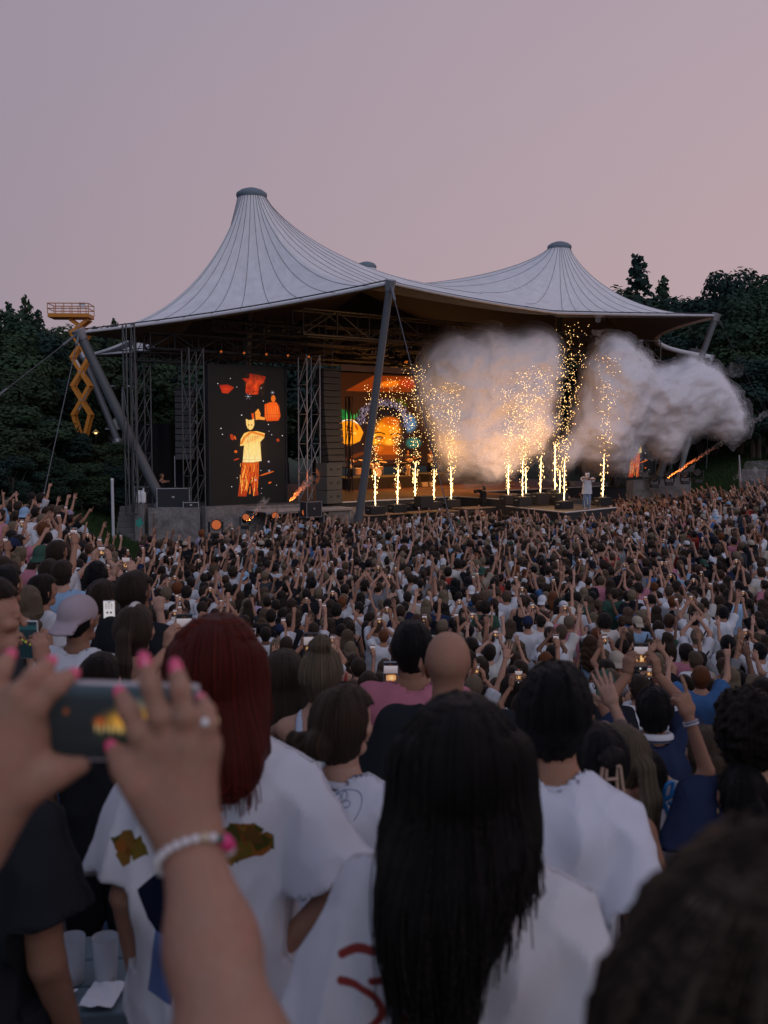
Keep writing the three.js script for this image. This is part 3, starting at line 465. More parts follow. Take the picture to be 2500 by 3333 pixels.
// a figure is 1.72 m tall, stands on its origin, faces -z; joints are given in metres
const A3 = (v) => [v.x, v.y, v.z];
function ik(s, t, l1, l2, pole) {                            // elbow of a two-bone arm from s to t, bent towards pole; the hand is pulled in when out of reach
  const d = t.clone().sub(s); let l = d.length(); const max = (l1 + l2) * 0.995; if (l > max) { d.multiplyScalar(max / l); l = max; } if (l < Math.abs(l1 - l2) + 0.02) { d.setLength(Math.abs(l1 - l2) + 0.02); l = d.length(); }
  const dir = d.clone().divideScalar(l), a = (l1 * l1 - l2 * l2 + l * l) / (2 * l), h = Math.sqrt(Math.max(0, l1 * l1 - a * a)), p = pole.clone().addScaledVector(dir, -pole.dot(dir)).normalize();
  return [s.clone().addScaledVector(dir, a).addScaledVector(p, h), s.clone().add(d)];
}
const HANDS = new Map();
function handGeo(kind, cell = 0.009) {                       // right hand: wrist at the origin, fingers along +y, palm towards +z, thumb on the -x side
  const key = kind + cell; if (HANDS.has(key)) return HANDS.get(key);
  const curl = { open: [0.12, 0.1, 0.12, 0.18], point: [0.05, 1.45, 1.5, 1.5], fist: [1.5, 1.5, 1.5, 1.5], grip: [0.75, 0.8, 0.85, 0.9], relaxed: [0.35, 0.4, 0.45, 0.55], peace: [0.08, 0.08, 1.5, 1.5] }[kind], spread = kind === 'open' || kind === 'peace' ? 1 : 0.35;
  const v = new Vol([-0.1, -0.05, -0.06], [0.09, 0.22, 0.1], cell);
  v.cap([0, -0.03, 0], [0, 0.02, 0], 0.026, 0.026, 0.02, [0, 0, 1, 1.25]); v.cap([-0.018, 0.03, 0], [-0.026, 0.085, 0], 0.020, 0.017, 0.02); v.cap([0.018, 0.03, 0], [0.026, 0.078, 0], 0.020, 0.016, 0.02); v.cap([0, 0.03, 0], [0, 0.085, 0], 0.021, 0.017, 0.02);
  const F4 = [[-0.03, 0.090, 0.043, 0.026, 0.02], [-0.010, 0.096, 0.047, 0.03, 0.021], [0.011, 0.092, 0.043, 0.028, 0.02], [0.030, 0.082, 0.034, 0.021, 0.018]];
  F4.forEach(([x, y, a, b, e], i) => {
    const q = (x / 0.03) * 0.16 * spread; let ang = 0, p = [x, y, 0]; [a, b, e].forEach((l, k) => { ang += curl[i] * (k === 0 ? 0.85 : 1); const dy = Math.cos(ang) * l, n = [p[0] + Math.sin(q) * dy, p[1] + dy * Math.cos(q), p[2] + Math.sin(ang) * l], r = 0.0098 - k * 0.0009; v.cap(p, n, r, r - 0.0006, 0.006); p = n; });
  });
  const th = kind === 'fist' || kind === 'point' || kind === 'peace' ? [[-0.026, 0.025, 0.008], [-0.038, 0.06, 0.03], [-0.022, 0.085, 0.042]] : kind === 'grip' ? [[-0.026, 0.02, 0.006], [-0.055, 0.05, 0.03], [-0.05, 0.08, 0.05]] : [[-0.024, 0.02, 0.004], [-0.058, 0.05, 0.016], [-0.078, 0.082, 0.02]];
  v.chain(th, [0.016, 0.0115, 0.009], 0.012);
  const g = v.mesh(); HANDS.set(key, g); return g;
}
function placeHand(kind, wrist, dir, palm, left, cell) {
  const g = handGeo(kind, cell).clone(), y = dir.clone().normalize(), z = palm.clone().addScaledVector(y, -palm.dot(y)).normalize(), x = new THREE.Vector3().crossVectors(y, z);
  const m = new THREE.Matrix4().makeBasis(x, y, z).setPosition(wrist);
  if (left) { g.scale(-1, 1, 1); const ix = g.index.array; for (let i = 0; i < ix.length; i += 3) { const t = ix[i]; ix[i] = ix[i + 1]; ix[i + 1] = t; } const nn = g.attributes.normal; void nn; }
  g.applyMatrix4(m); return g;
}
const POSES = {
  down: { L: [V(-0.245, 0.88, -0.06), 'relaxed'], R: [V(0.245, 0.88, -0.06), 'relaxed'] },
  rightUp: { L: [V(-0.25, 0.9, -0.12), 'relaxed'], R: [V(0.27, 1.9, -0.20), 'open'] },
  leftUp: { L: [V(-0.29, 1.92, -0.16), 'point'], R: [V(0.25, 0.9, -0.12), 'relaxed'] },
  bothUp: { L: [V(-0.3, 1.86, -0.18), 'open'], R: [V(0.32, 1.90, -0.16), 'open'] },
  phoneBoth: { L: [V(-0.085, 1.72, -0.34), 'grip'], R: [V(0.085, 1.72, -0.34), 'grip'] },
  phoneRight: { L: [V(-0.24, 0.92, -0.14), 'relaxed'], R: [V(0.16, 1.86, -0.28), 'grip'] },
  clapHigh: { L: [V(-0.07, 1.80, -0.26), 'open'], R: [V(0.07, 1.81, -0.26), 'open'] },
  clapLow: { L: [V(-0.08, 1.30, -0.34), 'open'], R: [V(0.08, 1.31, -0.34), 'open'] },
  fistUp: { L: [V(-0.26, 0.88, -0.08), 'relaxed'], R: [V(0.24, 1.92, -0.12), 'fist'] },
  reach: { L: [V(-0.32, 1.62, -0.40), 'open'], R: [V(0.30, 1.78, -0.32), 'point'] },
  leftOpen: { L: [V(-0.42, 1.80, -0.12), 'open'], R: [V(0.22, 1.0, -0.22), 'relaxed'] },
  armsCross: { L: [V(0.10, 1.16, -0.2), 'relaxed'], R: [V(-0.1, 1.2, -0.22), 'relaxed'] },
};
function joints(sex, pose) {
  const m = sex === 'm', sw = pose.sw ?? (m ? 0.182 : 0.156), sh = pose.sh ?? (m ? 1.372 : 1.356), j = { sw, sh, hip: m ? 0.085 : 0.09 };
  for (const s of ['L', 'R']) {
    const sg = s === 'L' ? -1 : 1, [t, kind, pole] = pose[s], up = clamp((t.y - 1.3) / 0.5, 0, 1);
    const shd = V(sg * (sw + 0.005 - up * 0.03), sh + up * 0.045, 0.0);
    const [e, w] = ik(shd, t.clone(), 0.275, 0.245, pole ?? (t.y < 1.05 ? V(sg * 0.3, 0, 1) : V(sg * 0.9, -0.25 - 0.1 * up, 0.35 - 0.3 * up)));
    j[s] = { s: shd, e, w, kind };
  }
  return j;
}
const thick = (sex) => (sex === 'm' ? 1 : 0.86);
function skinGeo(sex, pose, cell = 0.026, handCell = 0.011, o = {}) {
  const j = joints(sex, pose), q = thick(sex), v = new Vol([-0.75, -0.02, -0.72], [0.75, 2.25, 0.35], cell), parts = [];
  for (const s of ['L', 'R']) { const a = j[s]; v.chain([a.s, a.e].map(A3), [0.052 * q, 0.040 * q], 0.03); v.chain([a.e, a.w].map(A3), [0.041 * q, 0.027 * q + 0.002], 0.012); }
  v.cap([0, 1.40, 0.005], [0, 1.54, -0.012], 0.058 * q, 0.054 * q, 0.04);
  v.cap([-j.sw + 0.03, j.sh, 0.005], [j.sw - 0.03, j.sh, 0.005], 0.050, 0.050, 0.05); v.cap([-0.055, 1.3, 0], [0.055, 1.3, 0], 0.098 * q, 0.098 * q, 0.06); v.cap([0, 1.3, 0], [0, 1.0, 0], 0.12 * q, 0.115 * q, 0.06, [0, 0, 1, 1.2]); for (const s of [-1, 1]) v.cap([0, 1.46, 0.012], [s * (j.sw - 0.03), j.sh + 0.01, 0.006], 0.042, 0.040, 0.03);
  for (const s of [-1, 1]) v.chain([[s * j.hip, 0.92, 0], [s * 0.1, 0.5, -0.01], [s * 0.105, 0.09, 0.02]], [0.085, 0.055, 0.036], 0.03);
  for (const s of [-1, 1]) v.cap([s * 0.107, 0.035, 0.03], [s * 0.12, 0.03, -0.15], 0.042, 0.035, 0.02);
  parts.push(v.mesh());
  for (const s of ['L', 'R']) { const a = j[s], f = a.w.clone().sub(a.e).normalize(), up = clamp((a.w.y - 1.3) / 0.4, 0, 1); const palm = o['palm' + s] ?? (a.kind === 'grip' ? V(s === 'L' ? 0.75 : -0.75, 0.1, -0.5) : V(s === 'L' ? 0.55 : -0.55, 0, -0.6 - up)); const dir = o['hand' + s] ?? (a.kind === 'grip' ? V(s === 'L' ? 0.1 : -0.1, 1, -0.15) : f); parts.push(placeHand(a.kind, a.w, dir, palm, s === 'L', handCell)); }
  const h = headGeo(sex, cell > 0.02 ? 0.014 : 0.009).clone(); if (o.headTurn || o.headTilt) { h.rotateX(o.headTilt ?? 0); h.rotateY(o.headTurn ?? 0); } h.translate(0, HEADY, HEADZ); parts.push(h);
  return mergeGeometries(parts);
}
const HEADY = 1.605, HEADZ = -0.015, HEADG2 = new Map();
function headGeo(sex, cell) {                                // origin at the middle of the head
  const key = sex + cell; if (HEADG2.has(key)) return HEADG2.get(key);
  const v = new Vol([-0.14, -0.17, -0.16], [0.14, 0.16, 0.14], cell), m = sex === 'm' ? 1.03 : 0.97;
  v.cap([0, 0.03, 0.025], [0, 0.035, -0.012], 0.083 * m, 0.080 * m, 0.02, [1, 0, 0, 1.1]); v.cap([0, 0.0, -0.02], [0, -0.065, -0.045], 0.07 * m, 0.045 * m, 0.04, [1, 0, 0, 1.08]); v.cap([-0.02, -0.09, -0.068], [0.02, -0.09, -0.068], 0.022, 0.022, 0.025);
  v.cap([0, 0.0, -0.098], [0, -0.03, -0.112], 0.009, 0.013, 0.012); v.cap([-0.05, -0.02, -0.06], [-0.03, -0.025, -0.08], 0.018, 0.015, 0.02); v.cap([0.05, -0.02, -0.06], [0.03, -0.025, -0.08], 0.018, 0.015, 0.02); v.cap([-0.02, -0.062, -0.092], [0.02, -0.062, -0.092], 0.007, 0.007, 0.008);
  v.cap([-0.035, 0.022, -0.088], [0.035, 0.022, -0.088], 0.010, 0.010, 0.014);
  v.cap([0, -0.05, 0.02], [0, -0.13, 0.018], 0.052 * m, 0.055 * m, 0.03);
  for (const s of [-1, 1]) { v.chain([[s * 0.083, -0.035, 0.012], [s * 0.095, 0.0, 0.02], [s * 0.094, 0.02, 0.012]], [0.008, 0.013, 0.011], 0.006, [1, 0, 0, 1.5]); v.cap([s * 0.034, 0.004, -0.089], [s * 0.034, 0.004, -0.088], 0.0125, 0.0125, 0.002); }
  const g = v.mesh(); HEADG2.set(key, g); return g;
}
const ridge = (v) => Math.pow(Math.max(0, 1 - Math.abs(v) * 1.9), 1.4);
const foldNoise = (amp) => (d, x, y, z) => d - amp * (0.9 * ridge(N3(x * 5 + y * 2.2, y * 3 - x * 2, z * 4 + 3)) + 0.6 * ridge(N3(x * 10 - y * 4, y * 4 + x * 3, z * 9 + 8))) + amp * 0.5 + amp * 0.7 * (0.6 * N3(x * 5, y * 9 + x * 4, z * 6) + 0.5 * N3(x * 13 + y * 5, y * 6, z * 13) + 0.8 * sstep(1.2, 0.9, y) * N3(x * 16, y * 3, z * 16));
function topGeo(sex, pose, kind, cell = 0.026, o = {}) {
  const j = joints(sex, pose), q = thick(sex), loose = o.loose ?? (kind === 'tee' ? 0.016 : 0.004), len = o.len ?? (kind === 'crop' ? 1.05 : 0.80), v = new Vol([-0.6, len - 0.1, -0.45], [0.6, 1.95, 0.4], cell);
  const g = 0.012 + loose;
  v.cap([-j.sw + 0.02, j.sh - 0.01, 0.006], [j.sw - 0.02, j.sh - 0.01, 0.006], 0.047 + g * 0.5, 0.047 + g * 0.5, 0.04); v.cap([-0.055, 1.30, 0.004], [0.055, 1.30, 0.004], 0.100 * q + g, 0.100 * q + g, 0.06);
  for (const s of [-1, 1]) { v.cap([s * 0.04, 1.435, 0.014], [s * (j.sw - 0.02), j.sh + 0.004, 0.006], 0.040 + g * 0.4, 0.040 + g * 0.5, 0.03); v.cap([s * 0.05 * q, 1.29, 0], [s * 0.052 * q, len, 0.005], 0.104 * q + g, 0.108 * q + g * 1.9, 0.05, [0, 0, 1, 1.1]); }
  if (kind === 'tee' || kind === 'long') for (const s of ['L', 'R']) {
    const a = j[s], t = kind === 'long' ? 1 : o.sleeve ?? 0.62, e = a.s.clone().lerp(a.e, t); v.cap(A3(a.s.clone().lerp(a.e, -0.02)), A3(e), 0.056 * q + g * 0.55, 0.050 * q + g * (o.sleeveWide ?? 1.5), 0.022);
    if (kind === 'long') v.cap(A3(a.e), A3(a.w), 0.05 * q + g, 0.034 * q + g * 0.6, 0.02);
    const dir = a.e.clone().sub(a.s).normalize(), cut = e.clone().addScaledVector(dir, 0.005);
    if (kind === 'tee') v.each((d, x, y, z) => { const sd = s === 'L' ? -x : x; if (sd < j.sw + 0.02 && y < j.sh + 0.06) return d; const h = (x - cut.x) * dir.x + (y - cut.y) * dir.y + (z - cut.z) * dir.z; const r2 = (x - cut.x) ** 2 + (y - cut.y) ** 2 + (z - cut.z) ** 2; return r2 < 0.04 ? Math.max(d, h) : d; }, 0.5);
  }
  if (kind === 'tank' || kind === 'crop') v.each((d, x, y, z) => { // straps over bare shoulders
    const top = o.back ?? 1.30; if (y < top - 0.03) return d; const strap = Math.abs(Math.abs(x) - 0.085) - (o.strap ?? 0.016); return Math.max(d, Math.min(y - top - 0.12 * Math.pow(Math.abs(x) / 0.17, 2) * 0, Math.max(strap, y - 1.6))); }, 0.5);
  v.each(foldNoise(o.fold ?? 0.012), 0.2);
  v.each((d, x, y, z) => Math.max(d, len + 0.012 * Math.sin(x * 21) - y, -Math.max(1.38 - y, Math.hypot(x, z + 0.02) - 0.088)), 0.5);
  return v.mesh(0, o.uv ?? null);
}
function bottomGeo(sex, kind, cell = 0.026) {
  const m = sex === 'm', v = new Vol([-0.35, -0.02, -0.3], [0.35, 1.1, 0.3], cell), low = kind === 'shorts' ? 0.52 : kind === 'skirt' ? 0.5 : 0.07;
  v.cap([-0.05, 0.94, 0.005], [0.05, 0.94, 0.005], 0.125, 0.125, 0.05, [0, 0, 1, 1.08]); v.cap([-0.04, 1.02, 0], [0.04, 1.02, 0], m ? 0.12 : 0.105, m ? 0.12 : 0.105, 0.05, [0, 0, 1, 1.12]);
  if (kind === 'skirt') v.cap([0, 0.95, 0], [0, 0.5, 0], 0.14, 0.21, 0.05); else for (const s of [-1, 1]) v.chain([[s * 0.088, 0.9, 0.0], [s * 0.1, 0.5, -0.01], [s * 0.105, 0.09, 0.02]], kind === 'jeans' ? [0.108, 0.078, 0.066] : [0.112, 0.092, 0.075], 0.04);
  v.each((d, x, y, z) => Math.max(d + 0.008 * N3(x * 9, y * 7, z * 9), low - y), 0.3);
  return v.mesh();
}
// hair, in head space; cell sets the detail. Strand ridges run along the fall of the hair.
const hairUV = (x, y, z) => [Math.atan2(x, z) * 1.2, y * 1.2 + 0.5];
function hairGeo(style, cell = 0.016, o = {}) {
  const low = { short: -0.10, fade: -0.07, curly: -0.09, bob: -0.2, long: -0.75, longWavy: -0.75, bun: -0.12, topBun: -0.1, pony: -0.6, cap: -0.1 }[style] ?? -0.1, v = new Vol([-0.24, low - 0.1, -0.2], [0.24, 0.3, 0.32], cell), len = o.len ?? 0.45;
  const t = { short: 0.016, fade: 0.009, curly: 0.038, bob: 0.022, long: 0.020, longWavy: 0.026, bun: 0.012, topBun: 0.014, pony: 0.012 }[style] ?? 0.012;
  v.cap([0, 0.034, 0.03], [0, 0.04, -0.012], 0.084 + t, 0.081 + t, 0.02, [1, 0, 0, 1.08]); v.cap([0, -0.01, 0.035], [0, -0.055, 0.03], 0.074 + t, 0.056 + t, 0.04, [1, 0, 0, 0.98]);
  if (style === 'curly') v.each((d, x, y, z) => d + 0.016 * N3(x * 38, y * 38, z * 38) + 0.012 * N3(x * 80, y * 80, z * 80), 0.2);
  v.each((d, x, y, z) => Math.max(d, Math.min(-0.032 - z + 0.25 * Math.max(0, Math.abs(x) - 0.05), 0.068 - y), (style === 'short' || style === 'fade' || style === 'curly') ? -0.075 - 0.25 * Math.max(0, z - 0.02) - y - 0.02 : -1), 0.4);
  if (style === 'fade') v.each((d, x, y, z) => d + sstep(0.03, -0.06, y) * 0.008, 0.2);
  if (style === 'bob' || style === 'long' || style === 'longWavy') {
    const L = style === 'bob' ? 0.17 : len, w = style === 'longWavy' ? 0.105 : 0.088, zb = 0.075;
    const drop = L + 0.06, nS = 6;
    for (let i = -nS; i <= nS; i++) {
      const t = i / nS, x = t * w * (o.wide ?? 1.0), c = Math.sqrt(1 - t * t * 0.9), e = drop * (0.95 + 0.07 * Math.sin(i * 2.7 + 1) - 0.05 * Math.abs(t)) * (o.asym && t > 0 ? 1 - o.asym * Math.pow(t, 0.7) : 1), pts = [], rs = [], n = 9;
      for (let k = 0; k <= n; k++) { const s = k / n, y = 0.05 - (e + 0.05) * s, back = sstep(0.0, -0.24, y); pts.push([x * (0.92 + 0.2 * sstep(0.05, -0.16, y)) * (1 - (o.taper ?? 0.16) * sstep(-0.22, -drop, y)), y, lerp(0.012 + 0.062 * c, zb + 0.062 + 0.028 * c, back)]); rs.push(0.034 * (1 - 0.1 * s) * (s > 0.86 ? 1 - (s - 0.86) * 4.5 : 1)); }
      if (style !== 'bob' || true) v.chain(pts, rs, 0.022);
    }
    for (const s of [-1, 1]) v.chain([[s * 0.075, 0.03, -0.01], [s * 0.095, -0.08, 0.0], [s * 0.105, -0.16, 0.06], [s * 0.1, -Math.max(0.17, L * 0.8), 0.1]], [0.028, 0.026, 0.022, 0.010], 0.03);
    if (style === 'longWavy') v.each((d, x, y, z) => d + (y < -0.05 ? 0.012 * Math.sin(y * 55 + 3 * Math.sin(x * 20)) : 0), 0.2);
  }
  if (style === 'bun' && !o.noBun) { v.cap([0, -0.02, 0.10], [0, -0.03, 0.125], 0.045, 0.048, 0.012); v.cap([0.01, -0.055, 0.12], [-0.02, -0.045, 0.135], 0.03, 0.03, 0.008); }
  if (style === 'topBun') { v.cap([0, 0.125, 0.05], [0.01, 0.15, 0.06], 0.042, 0.045, 0.012); v.cap([-0.02, 0.14, 0.045], [0.03, 0.155, 0.04], 0.028, 0.024, 0.006); }
  if (style === 'pony') v.chain([[0, 0.02, 0.11], [0, 0.0, 0.15], [0.005, -0.12, 0.175], [0, -0.28, 0.18], [-0.005, -len + 0.02, 0.172]], [0.022, 0.034, 0.040, 0.034, 0.010], 0.02);
  if (o.fringe) { } const amp = o.amp ?? 0.006; v.each((d, x, y, z) => d + amp * (N3(Math.atan2(x, z + 0.02) * 12, y * 3.2, 2.2) + 0.7 * N3(Math.atan2(x, z + 0.02) * 30, y * 5, 7.7)), 0.15);
  return v.mesh(0, hairUV);
}
function capGeo(back, cell = 0.012) {                        // baseball cap; back = peak worn behind
  const v = new Vol([-0.16, -0.08, -0.26], [0.16, 0.18, 0.26], cell), s = back ? 1 : -1;
  v.cap([0, 0.045, 0.03], [0, 0.05, -0.012], 0.099, 0.095, 0.01, [1, 0, 0, 1.06]); v.each((d, x, y, z) => Math.max(d, 0.005 - y + (back ? 0 : 0.02 * 0)), 0.4);
  for (const x of [-0.062, -0.047, -0.031, -0.016, 0, 0.016, 0.031, 0.047, 0.062]) v.cap([x, 0.022, s * 0.075], [x * 1.12, back ? -0.04 : 0.0, s * (0.19 - Math.abs(x) * 0.55)], 0.014, 0.011, 0.02, [0, 1, 0, 1.2]);
  v.cap([0, 0.147, 0.01], [0, 0.15, 0.01], 0.010, 0.008, 0.004);
  return v.mesh(0, (x, y, z) => [x * 8, y * 8 + z * 8]);
}
const strandTex = noiseTex(512, (u, v) => 0.55 + 0.55 * N3(u * 120, v * 3, 1.5) + 0.4 * N3(u * 46, v * 2, 8.5) + 0.25 * N3(u * 230, v * 6, 4));
const strandCol = noiseTex(512, (u, v) => 0.72 + 0.5 * N3(u * 90, v * 2.5, 11.5) + 0.35 * N3(u * 24, v * 1.6, 3.5), true);
const STR = [rep(strandCol, 2.6, 0.7), rep(strandTex, 3.4, 0.7)];
const hairMat = (r, g, b, bump = 0.006) => { const m = phys(r, g, b, 0.5, { map: STR[0], bumpMap: STR[1], bumpScale: bump, specularIntensity: 0.4 }); return m; };
const HAIRC = { black: hairMat(0.016, 0.014, 0.014), dark: hairMat(0.036, 0.024, 0.018), brown: hairMat(0.075, 0.045, 0.028), chestnut: hairMat(0.11, 0.055, 0.03), light: hairMat(0.19, 0.125, 0.075), blond: hairMat(0.36, 0.265, 0.165), pale: hairMat(0.46, 0.38, 0.28), red: hairMat(0.16, 0.022, 0.014), ginger: hairMat(0.30, 0.095, 0.03), grey: hairMat(0.25, 0.24, 0.23) };
const skinMap = (() => { const n = 256, d = new Uint8Array(n * n * 4); for (let y = 0; y < n; y++) for (let x = 0; x < n; x++) { const u = x / n, v = y / n, a = torus(u, v, 2, 3), b = torus(u, v, 9, 6), i = (y * n + x) * 4; d[i] = clamp(240 + 10 * a + 12 * b, 0, 255); d[i + 1] = clamp(232 - 12 * a + 15 * b, 0, 255); d[i + 2] = clamp(230 - 15 * a + 15 * b, 0, 255); d[i + 3] = 255; } const t = new THREE.DataTexture(d, n, n); t.wrapS = t.wrapT = THREE.RepeatWrapping; t.magFilter = THREE.LinearFilter; t.colorSpace = THREE.SRGBColorSpace; t.needsUpdate = true; return t; })(), skinBump = rep(TEX.fine, 5);
const skinMat = (r, g, b) => phys(r * 1.15, g * 1.2, b * 1.2, 0.55, { map: skinMap, bumpMap: skinBump, bumpScale: 0.0012, specularIntensity: 0.45 });
const SKIN = [skinMat(0.43, 0.235, 0.16), skinMat(0.37, 0.195, 0.125), skinMat(0.29, 0.148, 0.092), skinMat(0.17, 0.085, 0.052), skinMat(0.46, 0.27, 0.195)];
const clothMat = (r, g, b, rough = 0.95) => phys(r, g, b, rough, { bumpMap: TEX.clothRep, bumpScale: 0.0015, specularIntensity: 0.12, sheen: 0.15, sheenRoughness: 0.6, sheenColor: new THREE.Color(r, g, b) });
const CLOTH = { white: clothMat(0.60, 0.60, 0.62), offwhite: clothMat(0.58, 0.55, 0.50), black: clothMat(0.018, 0.019, 0.022), charcoal: clothMat(0.05, 0.052, 0.058), grey: clothMat(0.22, 0.22, 0.23), navy: clothMat(0.022, 0.03, 0.065), blue: clothMat(0.06, 0.14, 0.30), lightblue: clothMat(0.27, 0.40, 0.55), pink: clothMat(0.52, 0.20, 0.25), lilac: clothMat(0.40, 0.32, 0.44), beige: clothMat(0.42, 0.35, 0.27), green: clothMat(0.04, 0.085, 0.06), red: clothMat(0.32, 0.04, 0.03), denim: clothMat(0.075, 0.11, 0.18), paledenim: clothMat(0.2, 0.27, 0.37), khaki: clothMat(0.19, 0.16, 0.11), yellow: clothMat(0.55, 0.75, 0.08), orange: clothMat(0.6, 0.12, 0.02), teal: clothMat(0.05, 0.42, 0.34), hotpink: clothMat(0.75, 0.06, 0.2) };

// loose single strands that lie on a long head of hair and stray from it
function strandGeo(n, len, wide, seed, stray = 0.012, low = 1, asym = 0) {
  const r = rng(seed), geos = [];
  for (let i = 0; i < n; i++) {
    const t = (r() * 2 - 1) * 1.02, c = Math.sqrt(Math.max(0.02, 1 - t * t * 0.9)), x = t * 0.092 * wide, e = (len + 0.06) * (0.55 + 0.5 * r()) * low * (asym && t > 0 ? 1 - asym * Math.pow(t, 0.7) : 1), off = 0.026 + stray * Math.pow(r(), 2.5) * 2, ph = r() * 6, fr = 8 + r() * 14, pts = [], wob = 0.003 + 0.006 * r();
    const a0 = Math.atan2(t, c); pts.push(V(Math.sin(a0) * 0.05, 0.135, 0.01 + Math.cos(a0) * 0.05)); pts.push(V(Math.sin(a0) * (0.088 + off * 0.25), 0.09, 0.01 + Math.cos(a0) * (0.088 + off * 0.25)));
    for (let k = 0; k <= 8; k++) { const s = k / 8, y = 0.04 - (e + 0.04) * s, back = sstep(0.0, -0.24, y), g = wob * Math.sin(y * fr + ph) * (0.3 + s); pts.push(V(x * (0.92 + 0.2 * sstep(0.05, -0.16, y)) * (1 - 0.16 * sstep(-0.22, -len, y)) + Math.sign(t) * off * 0.55 * Math.abs(t) + g, y, lerp(0.012 + 0.062 * c, 0.137 + 0.028 * c, back) + off * c * 0.85 + 0.004)); }
    geos.push(new THREE.TubeGeometry(new THREE.CatmullRomCurve3(pts), 22, 0.0008 + 0.0007 * r(), 3));
  }
  return mergeGeometries(geos);
}
// cached geometry for figures
const CACHE = new Map(), cached = (k, f) => { if (!CACHE.has(k)) CACHE.set(k, f()); return CACHE.get(k); };
const skinOf = (sex, pose) => cached('skin' + sex + pose, () => skinGeo(sex, POSES[pose]));
const topOf = (sex, pose, kind) => cached('top' + sex + pose + kind, () => topGeo(sex, POSES[pose], kind));
const bottomOf = (sex, kind) => cached('bot' + sex + kind, () => bottomGeo(sex, kind, 0.03));
const hairOf = (style) => cached('hair' + style, () => hairGeo(style, 0.018));
const capOf = (back) => cached('cap' + back, () => capGeo(back, 0.014));
function person(o) {                                         // o: label, pos, turn, h, sex, pose, skin, top [kind, mat], bottom [kind, mat], hair [style, mat], cap [back, mat], group
  const g = thing('person', o.label, 'person', o.pos, o.turn ?? 0, o.group); g.scale.setScalar((o.h ?? 1.72) / 1.72);
  mesh('body', o.skinGeo ?? skinOf(o.sex, o.pose), o.skin ?? SKIN[0], g);
  if (o.top) mesh({ tee: 'shirt', tank: 'tank_top', crop: 'crop_top', long: 'long_sleeve_shirt' }[o.top[0]], o.topGeo ?? topOf(o.sex, o.pose, o.top[0]), o.top[1], g);
  if (o.bottom) mesh({ jeans: 'jeans', trousers: 'trousers', shorts: 'shorts', skirt: 'skirt' }[o.bottom[0]], bottomOf(o.sex, o.bottom[0]), o.bottom[1], g);
  if (o.hair) { const m = mesh('hair', o.hairGeo ?? hairOf(o.hair[0]), o.hair[1], g); m.position.set(0, HEADY, HEADZ); if (o.headTurn) m.rotation.y = o.headTurn; if (o.cap) m.scale.setScalar(0.93); }
  if (o.strap) mesh('bag_strap', STRAP, CLOTH.black, g);
  if (o.cap) { const m = mesh('cap', capOf(o.cap[0]), o.cap[1], g); m.position.set(0, HEADY, HEADZ); }
  if (o.shoes !== false) for (const s of [-1, 1]) { const m = mesh('shoe', SHOE, o.shoeMat ?? CLOTH.white, g); m.position.set(s * 0.112, 0.04, -0.05); }
  return g;
}
const STRAP = (() => { const l = []; for (let i = 0; i < 24; i++) { const a = i / 24 * 6.2832; l.push(V(Math.cos(a) * 0.195, 1.165 + 0.255 * Math.cos(a), Math.sin(a) * 0.158 + 0.004)); } const g = new THREE.TubeGeometry(new THREE.CatmullRomCurve3(l, true), 48, 0.014, 5, true); return g; })();
const SHOE = new THREE.SphereGeometry(0.06, 10, 8); SHOE.scale(0.85, 0.72, 2.2);
const faceTo = (p, t) => Math.atan2(-(t.x - p.x), -(t.z - p.z));

